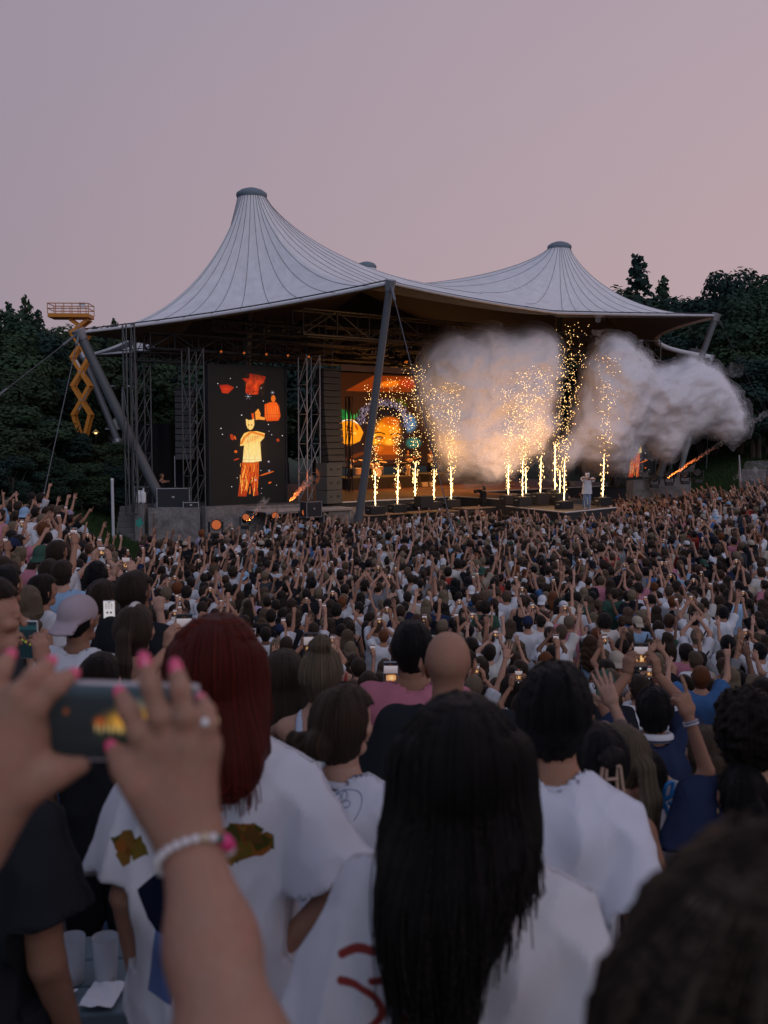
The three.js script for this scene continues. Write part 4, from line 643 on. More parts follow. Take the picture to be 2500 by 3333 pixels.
// ---------------------------------------------------------------- band and singer
{
  const lookOut = YAW + Math.PI;                              // facing the crowd
  const singer = person({ label: 'singer in white T-shirt and pale mask on the runway tip', pos: at(1910, 1644, 52.2).setY(STAGE - 0.16), turn: faceTo(V(10, 0, -52), V(0, 0, 0)) + 0.35, h: 1.88, sex: 'm', skinGeo: skinGeo('m', { L: [V(-0.05, 1.44, -0.2), 'fist', V(-1, 0.0, -0.1)], R: [V(0.06, 1.47, -0.2), 'fist', V(1, 0.15, 0)] }, 0.024), topGeo: topGeo('m', { L: [V(-0.05, 1.44, -0.2), 'fist', V(-1, 0.0, -0.1)], R: [V(0.06, 1.47, -0.2), 'fist', V(1, 0.15, 0)] }, 'tee', 0.022, { loose: 0.035, len: 0.72 }), top: ['tee', CLOTH.white], bottom: ['trousers', CLOTH.paledenim], shoeMat: CLOTH.white });
  { const v = new Vol([-0.15, -0.16, -0.17], [0.15, 0.22, 0.16], 0.012); v.cap([0, 0.03, 0.01], [0, -0.04, -0.02], 0.105, 0.09, 0.02, [1, 0, 0, 1.03]); for (const s of [-1, 1]) v.cap([s * 0.075, 0.11, 0], [s * 0.085, 0.135, 0], 0.03, 0.024, 0.015); const m = mesh('mask', v.mesh(), CLOTH.white, singer); m.position.set(0, HEADY, HEADZ); }
  const strip = new THREE.BoxGeometry(0.05, 0.34, 0.012), r = rng(3); for (let i = 0; i < 12; i++) { const m = mesh('fringe_strip', strip, i % 2 ? CLOTH.offwhite : CLOTH.paledenim, singer), a = i / 12 * 6.28; m.position.set(Math.cos(a) * 0.19 + (r() - 0.5) * 0.04, 0.28 + r() * 0.25, Math.sin(a) * 0.13); m.rotation.set(0, -a + 1.57, (r() - 0.5) * 0.4); }
  const mic = bar('microphone', singer.localToWorld(V(0.0, 1.44, -0.26)), singer.localToWorld(V(0.02, 1.53, -0.19)), 0.022, M.dark); tag(mic, 'microphone held at the mask of the singer', 'microphone');

  const guitarGeo = (() => { const v = new Vol([-0.3, -0.25, -0.06], [0.3, 0.25, 0.06], 0.014); v.cap([-0.06, 0, 0], [-0.06, 0, 0.001], 0.155, 0.155, 0.03, [0, 0, 1, 4.5]); v.cap([0.13, 0, 0], [0.13, 0, 0.001], 0.115, 0.115, 0.04, [0, 0, 1, 4]); return v.mesh(); })();
  const guitar = (label, at0, turn, mat) => { const o = thing('guitar', label, 'guitar', at0, turn); const b = new THREE.Group(); void b; const body = mesh('guitar_body', guitarGeo, mat, o); body.rotation.z = 0.28; const dir = V(Math.cos(0.28), Math.sin(0.28), 0); const nk = mesh('neck', new THREE.BoxGeometry(0.62, 0.045, 0.025), M.wood, o); nk.position.copy(dir).multiplyScalar(0.5); nk.rotation.z = 0.28; const hd = mesh('headstock', new THREE.BoxGeometry(0.16, 0.085, 0.02), mat, o); hd.position.copy(dir).multiplyScalar(0.88); hd.rotation.z = 0.35; const pg = mesh('pickguard', new THREE.CylinderGeometry(0.06, 0.06, 0.012, 14), M.dark, o); pg.rotation.x = Math.PI / 2; pg.position.z = 0.035; return o; };
  const gp = { L: [V(-0.42, 1.16, -0.26), 'grip'], R: [V(0.10, 1.02, -0.24), 'fist'] };
  const gSkin = skinGeo('m', gp), gTop = topGeo('m', gp, 'tee');
  const p1 = S(4.9, 10.8, STAGE + 0.8); person({ label: 'guitarist in dark T-shirt between the drums and the sparks', pos: p1, turn: lookOut - 0.25, h: 1.84, sex: 'm', skinGeo: gSkin, topGeo: gTop, top: ['tee', CLOTH.charcoal], bottom: ['trousers', CLOTH.beige], hair: ['fade', HAIRC.dark] });
  guitar('pale electric guitar of the guitarist in dark T-shirt', p1.clone().add(V(0, 1.13, 0)).add(V(SU, 0, CU).multiplyScalar(0.24)), YAW - 0.25, std(0.62, 0.5, 0.36, 0.4));
  const p2 = S(12.2, 11.9, STAGE + 0.85); person({ label: 'bass player in white T-shirt at the edge of the smoke', pos: p2, turn: lookOut - 0.25, h: 1.86, sex: 'm', skinGeo: gSkin, topGeo: gTop, top: ['tee', CLOTH.white], bottom: ['trousers', CLOTH.charcoal], hair: ['fade', HAIRC.black] });
  guitar('cream bass guitar of the player in white T-shirt', p2.clone().add(V(0, 1.15, 0)).add(V(SU, 0, CU).multiplyScalar(0.24)), YAW - 0.25, std(0.66, 0.5, 0.3, 0.4));
  person({ label: 'keyboard player standing on the riser by the smoke', pos: S(8.6, 12.6, STAGE + 0.85), turn: lookOut, h: 1.75, sex: 'm', pose: 'clapLow', top: ['tee', CLOTH.beige], bottom: ['trousers', CLOTH.black], hair: ['short', HAIRC.brown] });
  person({ label: 'musician crouched low in front of the keyboards', pos: S(9.4, 11.6, STAGE + 0.45), turn: lookOut + 0.4, h: 1.65, sex: 'f', pose: 'armsCross', top: ['tee', CLOTH.khaki], bottom: ['trousers', CLOTH.black], hair: ['long', HAIRC.dark] });
  person({ label: 'drummer in white sleeveless top behind the drum kit', pos: S(1.0, 12.4, STAGE + 0.55), turn: lookOut + 0.7, h: 1.75, sex: 'm', pose: 'clapLow', top: ['tee', CLOTH.offwhite], bottom: ['trousers', CLOTH.black], hair: ['curly', HAIRC.brown] });
  person({ label: 'person in black T-shirt and white shorts walking by the smoke', pos: S(12.3, 7.6, STAGE), turn: lookOut - 0.6, h: 1.8, sex: 'm', pose: 'clapLow', top: ['tee', CLOTH.black], bottom: ['shorts', CLOTH.offwhite], hair: ['short', HAIRC.dark] });
  // drum kit
  const kit = stageThing('drum_kit', 'lit drum kit on the black riser', 'drum kit', 2.0, 11.3, STAGE + 0.8);
  const shell = std(0.55, 0.36, 0.2, 0.35), skinD = std(0.75, 0.68, 0.55, 0.6), brass = std(0.7, 0.5, 0.18, 0.3, { metalness: 0.8 });
  const drum = (r, h, x, y, z, rx) => { const d = mesh('drum', new THREE.CylinderGeometry(r, r, h, 22), shell, kit); d.position.set(x, y, z); d.rotation.x = rx; const hd = mesh('drum_head', new THREE.CylinderGeometry(r * 0.97, r * 0.97, 0.01, 22), skinD, d); hd.position.y = h / 2 + 0.006; const hoop = mesh('hoop', new THREE.TorusGeometry(r, 0.014, 6, 22), M.steel, d); hoop.rotation.x = Math.PI / 2; hoop.position.y = h / 2; };
  drum(0.30, 0.42, 0.1, 0.32, 0.45, Math.PI / 2); drum(0.18, 0.26, -0.2, 0.78, 0.25, 0.5); drum(0.19, 0.28, 0.32, 0.78, 0.22, 0.5); drum(0.24, 0.4, -0.72, 0.42, 0.1, 0.12); drum(0.2, 0.2, 0.75, 0.6, 0.05, 0.2); drum(0.26, 0.4, -1.1, 0.4, -0.1, 0.1);
  for (const [x, y, z, r] of [[-0.9, 1.2, 0.1, 0.26], [0.55, 1.25, 0.2, 0.24], [1.05, 1.05, 0, 0.28], [-0.4, 1.3, -0.1, 0.2]]) { const c = mesh('cymbal', new THREE.ConeGeometry(r, 0.045, 24), brass, kit); c.position.set(x, y, z); c.rotation.x = 0.2; bar('cymbal_stand', V(x, 0, z), V(x, y, z), 0.015, M.steel, kit); }
  // keyboards, monitors
  const keys = (label, u, w, y, turn) => { const o = stageThing('keyboard', label, 'keyboard', u, w, y, undefined, turn); rbox('case', 1.25, 0.1, 0.36, 0, 0.92, 0, M.black, o, 0.02); for (let i = 0; i < 26; i++) box('white_key', 0.038, 0.014, 0.14, -0.55 + i * 0.043, 0.977, -0.08, M.white, o); for (const s of [-1, 1]) { bar('stand_leg', V(s * 0.5, 0, 0.25), V(-s * 0.5, 0.88, 0), 0.02, M.steel, o); } };
  keys('keyboard on a stand beside the drum kit', 4.0, 10.5, STAGE + 0.8, 0); keys('keyboard in front of the standing keyboard player', 8.8, 12.0, STAGE + 0.85, 0.2); keys('keyboard at the right end of the riser', 13.2, 12.2, STAGE + 0.85, -0.3);
  const wedge = (() => { const s = new THREE.Shape(); s.moveTo(0, 0); s.lineTo(0.5, 0); s.lineTo(0.42, 0.3); s.lineTo(0.12, 0.38); s.closePath(); const g = new THREE.ExtrudeGeometry(s, { depth: 0.6, bevelEnabled: true, bevelSize: 0.012, bevelThickness: 0.012, bevelSegments: 1 }); g.translate(-0.25, 0, -0.3); g.rotateY(Math.PI / 2); return g; })();
  [[5.6, 9.9, 'wedge monitor left of the tall middle fountain'], [6.3, 9.9, 'wedge monitor behind the tall middle fountain'], [3.0, 9.8, 'wedge monitor in front of the drum riser'], [14.9, 4.2, 'pale wedge monitor behind the singer']].forEach(([u, w, t]) => { const o = stageThing('wedge_monitor', t, 'loudspeaker', u, w, STAGE); const m = mesh('cabinet', wedge, std(0.12, 0.11, 0.1, 0.7), o); void m; const gr = mesh('grille', new THREE.PlaneGeometry(0.52, 0.34), std(0.3, 0.26, 0.2, 0.7), o); gr.position.set(0, 0.2, 0.242); gr.rotation.x = -0.34; });
}
// ---------------------------------------------------------------- spark fountains with their launch boxes
const sparkM = glowMat(1, 0.6, 0.22, 4), sparkCore = glowMat(1, 0.72, 0.34, 6), OCT = new THREE.OctahedronGeometry(1, 0);
function fountain(label, px, py, d, h, n, boxed, lean = 0, k = 3) {
  const r = rng(Math.round(px * 7 + py)), base = at(px, py, d), o = thing('spark_fountain', label, 'fireworks', base, 0, 'spark fountains along the stage'), geos = [];
  let pts = 0;
  for (let i = 0; i < n; i++) {
    const t = Math.pow(r(), 0.8), y = h * (t * 1.12), sp = 0.06 + 0.62 * Math.pow(t, 1.15) + (r() < 0.1 ? 0.3 * t : 0), a = r() * 6.283, q = Math.sqrt(-2 * Math.log(1 - r() * 0.98)) * sp * 0.6;
    const s = (0.013 + 0.022 * r() * r()) * (1 - 0.2 * t), g = OCT.clone(); g.scale(s, s * (t < 0.3 ? 2.4 : 1.15), s); g.translate(Math.cos(a) * q + lean * t * t, y, Math.sin(a) * q); geos.push(g); pts++;
  }
  const m = mesh('sparks', mergeGeometries(geos), sparkM, o); m.userData.kind = 'stuff';
  const cg = []; let x0 = 0; for (let i = 0; i < 10; i++) { const g = OCT.clone(), l = h * 0.018; g.scale(0.03 - i * 0.0014, l * 1.5, 0.03 - i * 0.0014); g.translate(x0, l * (i * 1.7 + 1), 0); x0 += (r() - 0.5) * 0.025; cg.push(g); } mesh('jet_flame', mergeGeometries(cg), sparkCore, o);
  if (boxed) { const b = thing('launch_box', 'black launch box below the ' + label.replace('spark fountain', 'sparks'), 'box', base.clone().add(V(0, -0.46, 0)), YAW); { const hh = Math.max(0.42, Number((base.y - 2.1).toFixed(2))); rbox('case', 0.95, hh, 0.5, 0, 0.41 - hh / 2, 0, M.dark, b, 0.03); } box('nozzle_plate', 0.3, 0.03, 0.3, 0, 0.425, 0, M.steel, b); for (const s of [-1, 1]) box('handle', 0.02, 0.06, 0.2, s * 0.485, 0.25, 0, M.steel, b); }
  const l = new THREE.PointLight(new THREE.Color(1, 0.47, 0.15), k); l.position.copy(base).add(V(lean * 0.2, h * 0.42, 0)); l.shadow.radius = 45; l.castShadow = true; l.name = 'spark_light'; scene.add(l);
}
fountain('spark fountain right of the tall front mast', 1222, 1645, 51.6, 5.6, 240, true); fountain('second spark fountain from the tall front mast', 1294, 1639, 52.8, 6.0, 280, true);
fountain('third and brightest spark fountain from the front mast', 1351, 1634, 54, 6.6, 330, true); fountain('spark fountain behind the slanting mast rope', 1411, 1630, 55, 5.6, 190, true); fountain('spark fountain in front of the bass player', 1469, 1623, 55.5, 5.8, 260, true);
fountain('spark fountain left of the runway corner box', 1655, 1609, 55, 5.2, 190, true); fountain('tall spark fountain rising from the runway corner box', 1701, 1614, 53.5, 5.9, 240, true); fountain('small spark fountain just right of the runway corner box', 1712, 1605, 55.5, 4.6, 130, true);
fountain('spark fountain in the middle of the runway', 1759, 1602, 55, 6.2, 220, true); fountain('spark fountain before the dark gap between the clouds', 1807, 1592, 56, 8.2, 270, true, 0.9, 4); fountain('short spark fountain before the dark gap', 1822, 1603, 55.5, 4.0, 80, true, 0, 3); fountain('spark fountain from the box at the runway tip', 1836, 1628, 52.5, 6.8, 260, true, 0.5, 7); fountain('thin spark fountain right of the singer', 1962, 1616, 54.5, 6.8, 190, true, 0.25, 11);
// ---------------------------------------------------------------- smoke
function smoke(label, blobs, level, seed) {                  // puffs given as [px, py, radius px, metres ahead]; nested skins let the edges thin out
  const P = blobs.map(([x, y, r, d]) => [at(x, y, d), r * d / F]), lo = [1e9, 1e9, 1e9], hi = [-1e9, -1e9, -1e9];
  for (const [c, r] of P) A3(c).forEach((v, i) => { lo[i] = Math.min(lo[i], v - r - 1.6); hi[i] = Math.max(hi[i], v + r + 1.6); });
  const v = new Vol(lo, hi, 0.17); for (const [c, r] of P) v.cap(A3(c), A3(c), r, r, 0.9);
  v.each((d, x, y, z) => d + 0.75 * fbm(x * 0.33, y * 0.33, z * 0.33 + seed, 2) - 0.75 * (0.5 - Math.abs(fbm(x * 0.62 + seed, y * 0.62, z * 0.62, 3))) - 0.30 * (0.5 - Math.abs(fbm(x * 1.7, y * 1.7 + seed, z * 1.7, 3))) + 0.30, 3);
  const o = thing('smoke_cloud', label, 'smoke'); o.userData.kind = 'stuff';
  const mk = (op) => phys(0.955, 0.94, 0.945, 1, { transmission: op < 1 ? 0.3 : 0.02, specularIntensity: 0, transparent: op < 1, opacity: op, side: THREE.DoubleSide });
  mesh('smoke_core', v.mesh(0.0), mk(1), o);
  [[0.06, 0.32], [0.12, 0.24], [0.2, 0.16], [0.3, 0.10], [0.44, 0.06]].forEach(([l, op]) => mesh('smoke_veil', v.mesh(l), mk(op), o));
}
smoke('large billowing smoke cloud in front of the video wall', [[1480, 1192, 95, 57.6], [1590, 1187, 98, 58.6], [1700, 1182, 98, 59.6], [1752, 1242, 52, 59.6], [1440, 1254, 68, 57.6], [1418, 1317, 49, 57.6], [1530, 1302, 124, 58.6], [1650, 1302, 130, 59.6], [1722, 1312, 60, 59.6], [1490, 1397, 81, 57.6], [1580, 1432, 91, 58.6], [1675, 1422, 68, 58.6], [1545, 1492, 54, 57.6], [1605, 1527, 37, 57.6], [1500, 1457, 45, 57.6], [1720, 1412, 47, 58.6]], 0, 4.2);
smoke('smoke cloud drifting right past the canopy mast', [[2000, 1194, 76, 62.2], [1972, 1256, 50, 62.2], [2060, 1219, 64, 62.5], [1950, 1339, 64, 62.2], [2010, 1314, 104, 62.5], [2100, 1309, 83, 63.6], [1915, 1419, 46, 61.9], [1950, 1424, 76, 62.2], [2030, 1394, 62, 64.3], [2172, 1279, 83, 64.0], [2250, 1262, 72, 64.3], [2312, 1284, 56, 64.7], [2352, 1329, 45, 65.0], [2250, 1349, 72, 64.7], [2165, 1369, 72, 64.7], [2372, 1369, 35, 65.3], [2165, 1440, 44, 64.7], [1850, 1484, 37, 61.5], [2000, 1474, 52, 64.3]], 0, 9.1);
// ---------------------------------------------------------------- trees
const leafM = (r, g, b) => phys(r, g, b, 0.85, { side: THREE.DoubleSide, transmission: 0.25, specularIntensity: 0.1 });
const LEAF = [leafM(0.044, 0.078, 0.05), leafM(0.06, 0.098, 0.05), leafM(0.038, 0.068, 0.054), leafM(0.052, 0.076, 0.042)];
const BARK = std(0.07, 0.055, 0.045, 0.95);
function leafCloud(centres, n, size, r, up = 0.4) {          // many small leaf-sized faces round clump centres [x, y, z, radius]
  const pos = [], idx = [], a = V(), b = V(), nrm = V();
  const tot = centres.reduce((s, c) => s + c[3] * c[3], 0);
  for (const [cx, cy, cz, cr] of centres) {
    const m = Math.round(n * cr * cr / tot);
    for (let i = 0; i < m; i++) {
      nrm.set(r() * 2 - 1, r() * 2 - 1, r() * 2 - 1).normalize(); const q = cr * (0.55 + 0.5 * Math.pow(r(), 0.6)), x = cx + nrm.x * q, y = cy + nrm.y * q * 0.85, z = cz + nrm.z * q;
      nrm.x += (r() - 0.5) * 1.2; nrm.y += up + (r() - 0.5) * 1.2; nrm.z += (r() - 0.5) * 1.2; nrm.normalize();
      a.set(r() - 0.5, r() - 0.5, r() - 0.5).cross(nrm).normalize(); b.crossVectors(nrm, a); const s = size * (0.6 + 0.8 * r()), k = pos.length / 3;
      for (const [p, t] of [[-1, -0.3], [0.1, -0.75], [1, 0.2], [0, 0.8]]) pos.push(x + a.x * p * s + b.x * t * s + nrm.x * p * 0.2 * s, y + a.y * p * s + b.y * t * s, z + a.z * p * s + b.z * t * s);
      idx.push(k, k + 1, k + 2, k, k + 2, k + 3);
    }
  }
  const g = new THREE.BufferGeometry(); g.setAttribute('position', new THREE.Float32BufferAttribute(pos, 3)); g.setIndex(idx); g.computeVertexNormals(); return g;
}
function trunkGeo(h, r0, limbs, r) {
  const list = [new THREE.TubeGeometry(new THREE.CatmullRomCurve3([V(0, -0.5, 0), V(0.1, h * 0.35, 0.05), V(-0.1, h * 0.7, 0.1), V(0.05, h, 0)]), 10, r0 * 0.6, 7)]; list[0].scale(1, 1, 1);
  const base = new THREE.CylinderGeometry(r0 * 0.62, r0, h * 0.3, 8); base.translate(0, h * 0.12, 0); list.push(base.toNonIndexed ? base : base);
  for (const c of limbs) { const y0 = Math.min(h * (0.35 + 0.4 * r()), c[1]); list.push(new THREE.TubeGeometry(new THREE.CatmullRomCurve3([V(0, y0, 0), V(c[0] * 0.5, (y0 + c[1]) / 2 + 0.2, c[2] * 0.5), V(c[0], c[1], c[2])]), 6, r0 * 0.18, 5)); }
  return mergeGeometries(list);
}
function broadVariant(seed, h) { const r = rng(seed), cs = []; for (let i = 0; i < 26; i++) { const t = 0.28 + 0.72 * r(), a = r() * 6.28, rad = h * 0.30 * Math.sqrt(Math.max(0.05, 1 - Math.pow((t - 0.52) / 0.56, 2))) * (0.45 + 0.65 * r()); cs.push([Math.cos(a) * rad, h * t, Math.sin(a) * rad, h * (0.065 + 0.075 * r())]); } cs.push([0, h * 0.95, 0, h * 0.06]); return { crown: leafCloud(cs, 8200, h * 0.0145, r), trunk: trunkGeo(h * 0.7, h * 0.022, cs.slice(0, 9), r) }; }
function coniferVariant(seed, h, wide = 0.16, gap = 0) { const r = rng(seed), cs = []; for (let i = 0; i < 46; i++) { const t = 0.1 + 0.88 * i / 45, a = i * 2.4 + r(), rad = h * wide * (1 - t) * (0.5 + 0.6 * r()) + 0.05; if (r() < gap) continue; cs.push([Math.cos(a) * rad, h * t, Math.sin(a) * rad, h * (0.028 + 0.075 * (1 - t)) * (0.7 + 0.6 * r())]); } cs.push([0, h * 0.985, 0, h * 0.014]); return { crown: leafCloud(cs, 4200, h * 0.0135, r, -0.1), trunk: trunkGeo(h * 0.96, h * 0.013, [], r) }; }
const TREES = { b: [broadVariant(1, 10), broadVariant(2, 10), broadVariant(3, 10), broadVariant(4, 10)], c: [coniferVariant(5, 12), coniferVariant(6, 12, 0.2, 0.25)] };
const gr = (x, z) => ground(x, -z);
function tree(label, kind, px, topY, d, wide = 1, group, vi, li) {
  const top = at(px, topY + (kind === 'b' ? 48 : 0), d), y0 = gr(top.x, top.z) - 0.3, h = top.y - y0, v = TREES[kind][vi % TREES[kind].length], H = kind === 'b' ? 10 : 12;
  const o = thing(kind === 'b' ? 'broadleaf_tree' : 'conifer_tree', label, 'tree', V(top.x, y0, top.z), vi * 2.1 + px, group), s = h / H; o.scale.set(s * wide, s, s * wide);
  mesh('crown', v.crown, LEAF[li % 4], o); mesh('trunk', v.trunk, BARK, o);
}
const ORD = (n) => { const a = ['first', 'second', 'third', 'fourth', 'fifth', 'sixth', 'seventh', 'eighth', 'ninth', 'tenth', 'eleventh', 'twelfth', 'thirteenth', 'fourteenth', 'fifteenth', 'sixteenth', 'seventeenth', 'eighteenth', 'nineteenth'], t = ['', '', 'twenty', 'thirty', 'forty']; return n < 20 ? a[n - 1] : n % 10 ? t[Math.floor(n / 10)] + '-' + a[n % 10 - 1] : t[Math.floor(n / 10)].replace('y', 'ieth'); };
const rank = (l, t) => ORD(l.filter((q) => q[0] < t[0] || (q[0] === t[0] && q[1] < t[1])).length + 1);
{
  const r = rng(12);
  // behind and beside the stage on the left
  [[30, 985, 78, 'c', 0.8, 'pointed dark conifer at the left edge of the photo'], [80, 958, 80, 'c', 0.85, 'tallest pointed conifer left of the orange lift'], [125, 1010, 82, 'c', 0.9, 'conifer directly left of the orange lift'], [370, 1035, 84, 'c', 0.7, 'small pointed conifer rising behind the canopy edge']].forEach((t, i) => tree(t[5], t[3], t[0], t[1], t[2], t[4], undefined, i, i));
  [[-30, 1000, 70], [10, 1060, 62], [70, 1065, 64], [170, 1052, 84], [215, 1058, 90], [262, 1048, 92], [318, 1058, 88], [425, 1056, 95], [470, 1085, 92], [520, 1090, 98], [575, 1085, 96], [640, 1062, 99], [700, 1075, 100], [120, 1130, 66], [190, 1120, 72], [300, 1130, 78], [380, 1120, 82], [450, 1150, 84], [540, 1150, 88], [30, 1180, 56], [760, 1090, 104], [840, 1100, 104], [930, 1100, 106]].forEach((t, i, l) => tree(rank(l, t) + ' broad tree from the left in the wood behind the left stage side', 'b', t[0], t[1], t[2], 1.15 + 0.3 * r(), 'trees behind the left side of the stage', i, i));
  [[60, 1290, 52], [130, 1330, 54], [205, 1395, 56], [300, 1415, 58], [395, 1405, 60], [470, 1420, 62], [20, 1350, 48], [110, 1420, 50], [260, 1470, 52], [360, 1480, 55], [440, 1490, 58], [180, 1480, 50], [520, 1500, 60], [40, 1450, 46]].forEach((t, i, l) => tree(rank(l, t) + ' dark shrub from the left on the slope beside the stage', 'b', t[0], t[1], t[2], 1.7, 'shrubs on the left slope', i, i + 1));
  // right hill
  tree('tall dense spruce standing above the right tent peak slope', 'c', 2078, 830, 122, 1.15, undefined, 0, 2); tree('thin open pine right of the tall spruce', 'c', 2162, 895, 118, 0.9, undefined, 1, 0); tree('big broad tree topping the right-hand skyline', 'b', 2378, 868, 108, 0.85, undefined, 1, 2); tree('dark round tree at the right edge of the photo', 'b', 2492, 905, 100, 1.0, undefined, 2, 0);
  [[1985, 955, 120], [2030, 940, 124], [2225, 962, 116], [2262, 985, 112], [2300, 950, 110], [2440, 960, 104], [2520, 960, 92], [2120, 1000, 116], [2190, 1040, 108], [2340, 1010, 98], [2420, 1040, 94], [2480, 1030, 90], [2290, 1080, 98], [2250, 1130, 104], [2390, 1130, 96], [2460, 1120, 90], [2520, 1140, 84], [2330, 1180, 100], [2430, 1220, 98], [2500, 1230, 92], [2200, 1110, 112], [1890, 1010, 118], [1800, 1040, 118], [1700, 1060, 116], [2270, 1220, 108], [2370, 1260, 108], [2130, 1130, 112], [2060, 1060, 118], [2300, 1010, 112], [2560, 1040, 88], [1600, 1080, 112], [1500, 1090, 112], [1400, 1100, 112], [1300, 1100, 112], [1200, 1100, 112], [1100, 1100, 110], [1020, 1100, 108]].forEach((t, i, l) => tree(rank(l, t) + ' broad tree from the left in the wood behind the right stage side', 'b', t[0], t[1], t[2], 1.15 + 0.35 * r(), 'trees in the wood on the right hill', i, i + 2));
}
// grass on the banks
{
  const blade = new THREE.BufferGeometry(); blade.setAttribute('position', new THREE.Float32BufferAttribute([-0.03, 0, 0, 0.03, 0, 0, 0.05, 0.26, 0.06, -0.05, 0, 0.03, 0.0, 0, -0.03, -0.06, 0.22, -0.04], 3)); blade.computeVertexNormals();
  const r = rng(44), mats = [], m4 = new THREE.Matrix4(), q = new THREE.Quaternion(), e = new THREE.Euler();
  for (let i = 0; i < 26000; i++) { const left = r() < 0.45, d = left ? 36 + 22 * r() : 64 + 60 * r(), a = left ? -(0.24 + 0.16 * r()) : 0.28 + 0.13 * r(), x = a * d; e.set((r() - 0.5) * 0.5, r() * 6.28, (r() - 0.5) * 0.5); const s = 0.8 + r(); mats.push(m4.clone().compose(V(x, ground(x, d), -d), q.setFromEuler(e).clone(), V(s, s, s))); }
  const g = new THREE.InstancedMesh(blade, leafM(0.045, 0.08, 0.03), mats.length); mats.forEach((m, i) => g.setMatrixAt(i, m)); g.name = 'grass'; tag(g, 'short dark grass on the banks beside the stage', 'grass', null, 'stuff'); scene.add(g);
}
// ---------------------------------------------------------------- scissor lift
{
  const d = 62, k = d / F, base = at(270, 1400, d), o = thing('scissor_lift', 'raised orange scissor lift standing left of the stage', 'lift', V(base.x, gr(base.x, base.z), base.z), 0.05);
  const Y = (py) => at(270, py, d).y - o.position.y, X = (px) => at(px, 1300, d).x - o.position.x;
  rbox('chassis', 2.6, 0.7, 1.3, 0, 0.75, 0, M.lift, o, 0.06); for (const x of [-0.95, 0.95]) for (const z of [-0.6, 0.6]) { const w = mesh('wheel', new THREE.CylinderGeometry(0.36, 0.36, 0.25, 18), M.rubber, o); w.rotation.x = Math.PI / 2; w.position.set(x, 0.36, z); }
  const ys = [1420, 1300 + 2, 1214, 1122, 1040].map(Y); let y0 = 1.1; const levels = [[1.1, Y(1350)], [Y(1350), Y(1256)], [Y(1256), Y(1165)], [Y(1165), Y(1085)], [Y(1085), Y(1042)]];
  void ys; void y0;
  const arm = (a, b) => { const m = mesh('scissor_arm', UNITBOX, M.lift, o), v = b.clone().sub(a), l = v.length(); m.position.copy(a).addScaledVector(v, 0.5); m.scale.set(0.2, l + 0.1, 0.09); m.quaternion.setFromUnitVectors(UPV, v.divideScalar(l)); };
  for (const z of [-0.42, 0.42]) for (const [a, b] of levels) { const w = 0.52; arm(V(-w, a, z), V(w, b, z * 0.98)); arm(V(w, a, z * 0.86), V(-w, b, z * 0.86)); }
  for (const [a, b] of levels) { bar('pivot_pin', V(0, (a + b) / 2, -0.5), V(0, (a + b) / 2, 0.5), 0.06, M.steel, o); for (const s of [-1, 1]) bar('link_pin', V(s * 0.52, b, -0.5), V(s * 0.52, b, 0.5), 0.06, M.lift, o); }
  bar('lift_cylinder', V(-0.2, levels[1][0] + 0.3, 0.1), V(0.45, levels[1][1] - 0.1, 0.1), 0.07, M.white, o); bar('lift_cylinder', V(0.35, levels[2][0] + 0.2, 0.1), V(-0.3, levels[2][1] - 0.15, 0.1), 0.07, M.white, o);
  const py = Y(1036), px0 = X(174) - 0.0, px1 = X(303), W = px1 - px0, cx = (px0 + px1) / 2;
  rbox('platform', W, 0.24, 1.5, cx, py + 0.1, 0, M.lift, o, 0.02);
  const rail = std(0.55, 0.24, 0.1, 0.5), top = Y(992); for (const z of [-0.72, 0.72]) { for (const y of [top, (top + py) / 2 + 0.1]) bar('guard_rail', V(px0, y, z), V(px1, y, z), 0.03, rail, o); for (let i = 0; i <= 5; i++) bar('rail_post', V(px0 + W * i / 5, py + 0.2, z), V(px0 + W * i / 5, top, z), 0.025, rail, o); } for (const x of [px0, px1]) for (const y of [top, (top + py) / 2 + 0.1]) bar('guard_rail', V(x, y, -0.72), V(x, y, 0.72), 0.03, rail, o);
  rbox('control_box', 0.35, 0.3, 0.2, px1 - 0.4, py + 0.75, 0.6, M.white, o, 0.03);
}
{ // street lamp
  const p = at(401, 1440, 76), t = at(401, 1258, 76), o = thing('street_lamp', 'double-armed street lamp behind the leaning left mast', 'street lamp', V(p.x, gr(p.x, p.z), p.z)); const h = t.y - o.position.y;
  const gm = std(0.3, 0.31, 0.33, 0.5, { metalness: 0.3 }); mesh('pole', new THREE.CylinderGeometry(0.07, 0.11, h, 10), gm, o).position.y = h / 2; bar('cross_arm', V(-0.45, h, 0), V(0.45, h, 0), 0.04, gm, o); for (const s of [-1, 1]) rbox('lamp_head', 0.55, 0.12, 0.25, s * 0.6, h + 0.02, 0, std(0.45, 0.45, 0.48, 0.4), o, 0.04);
}
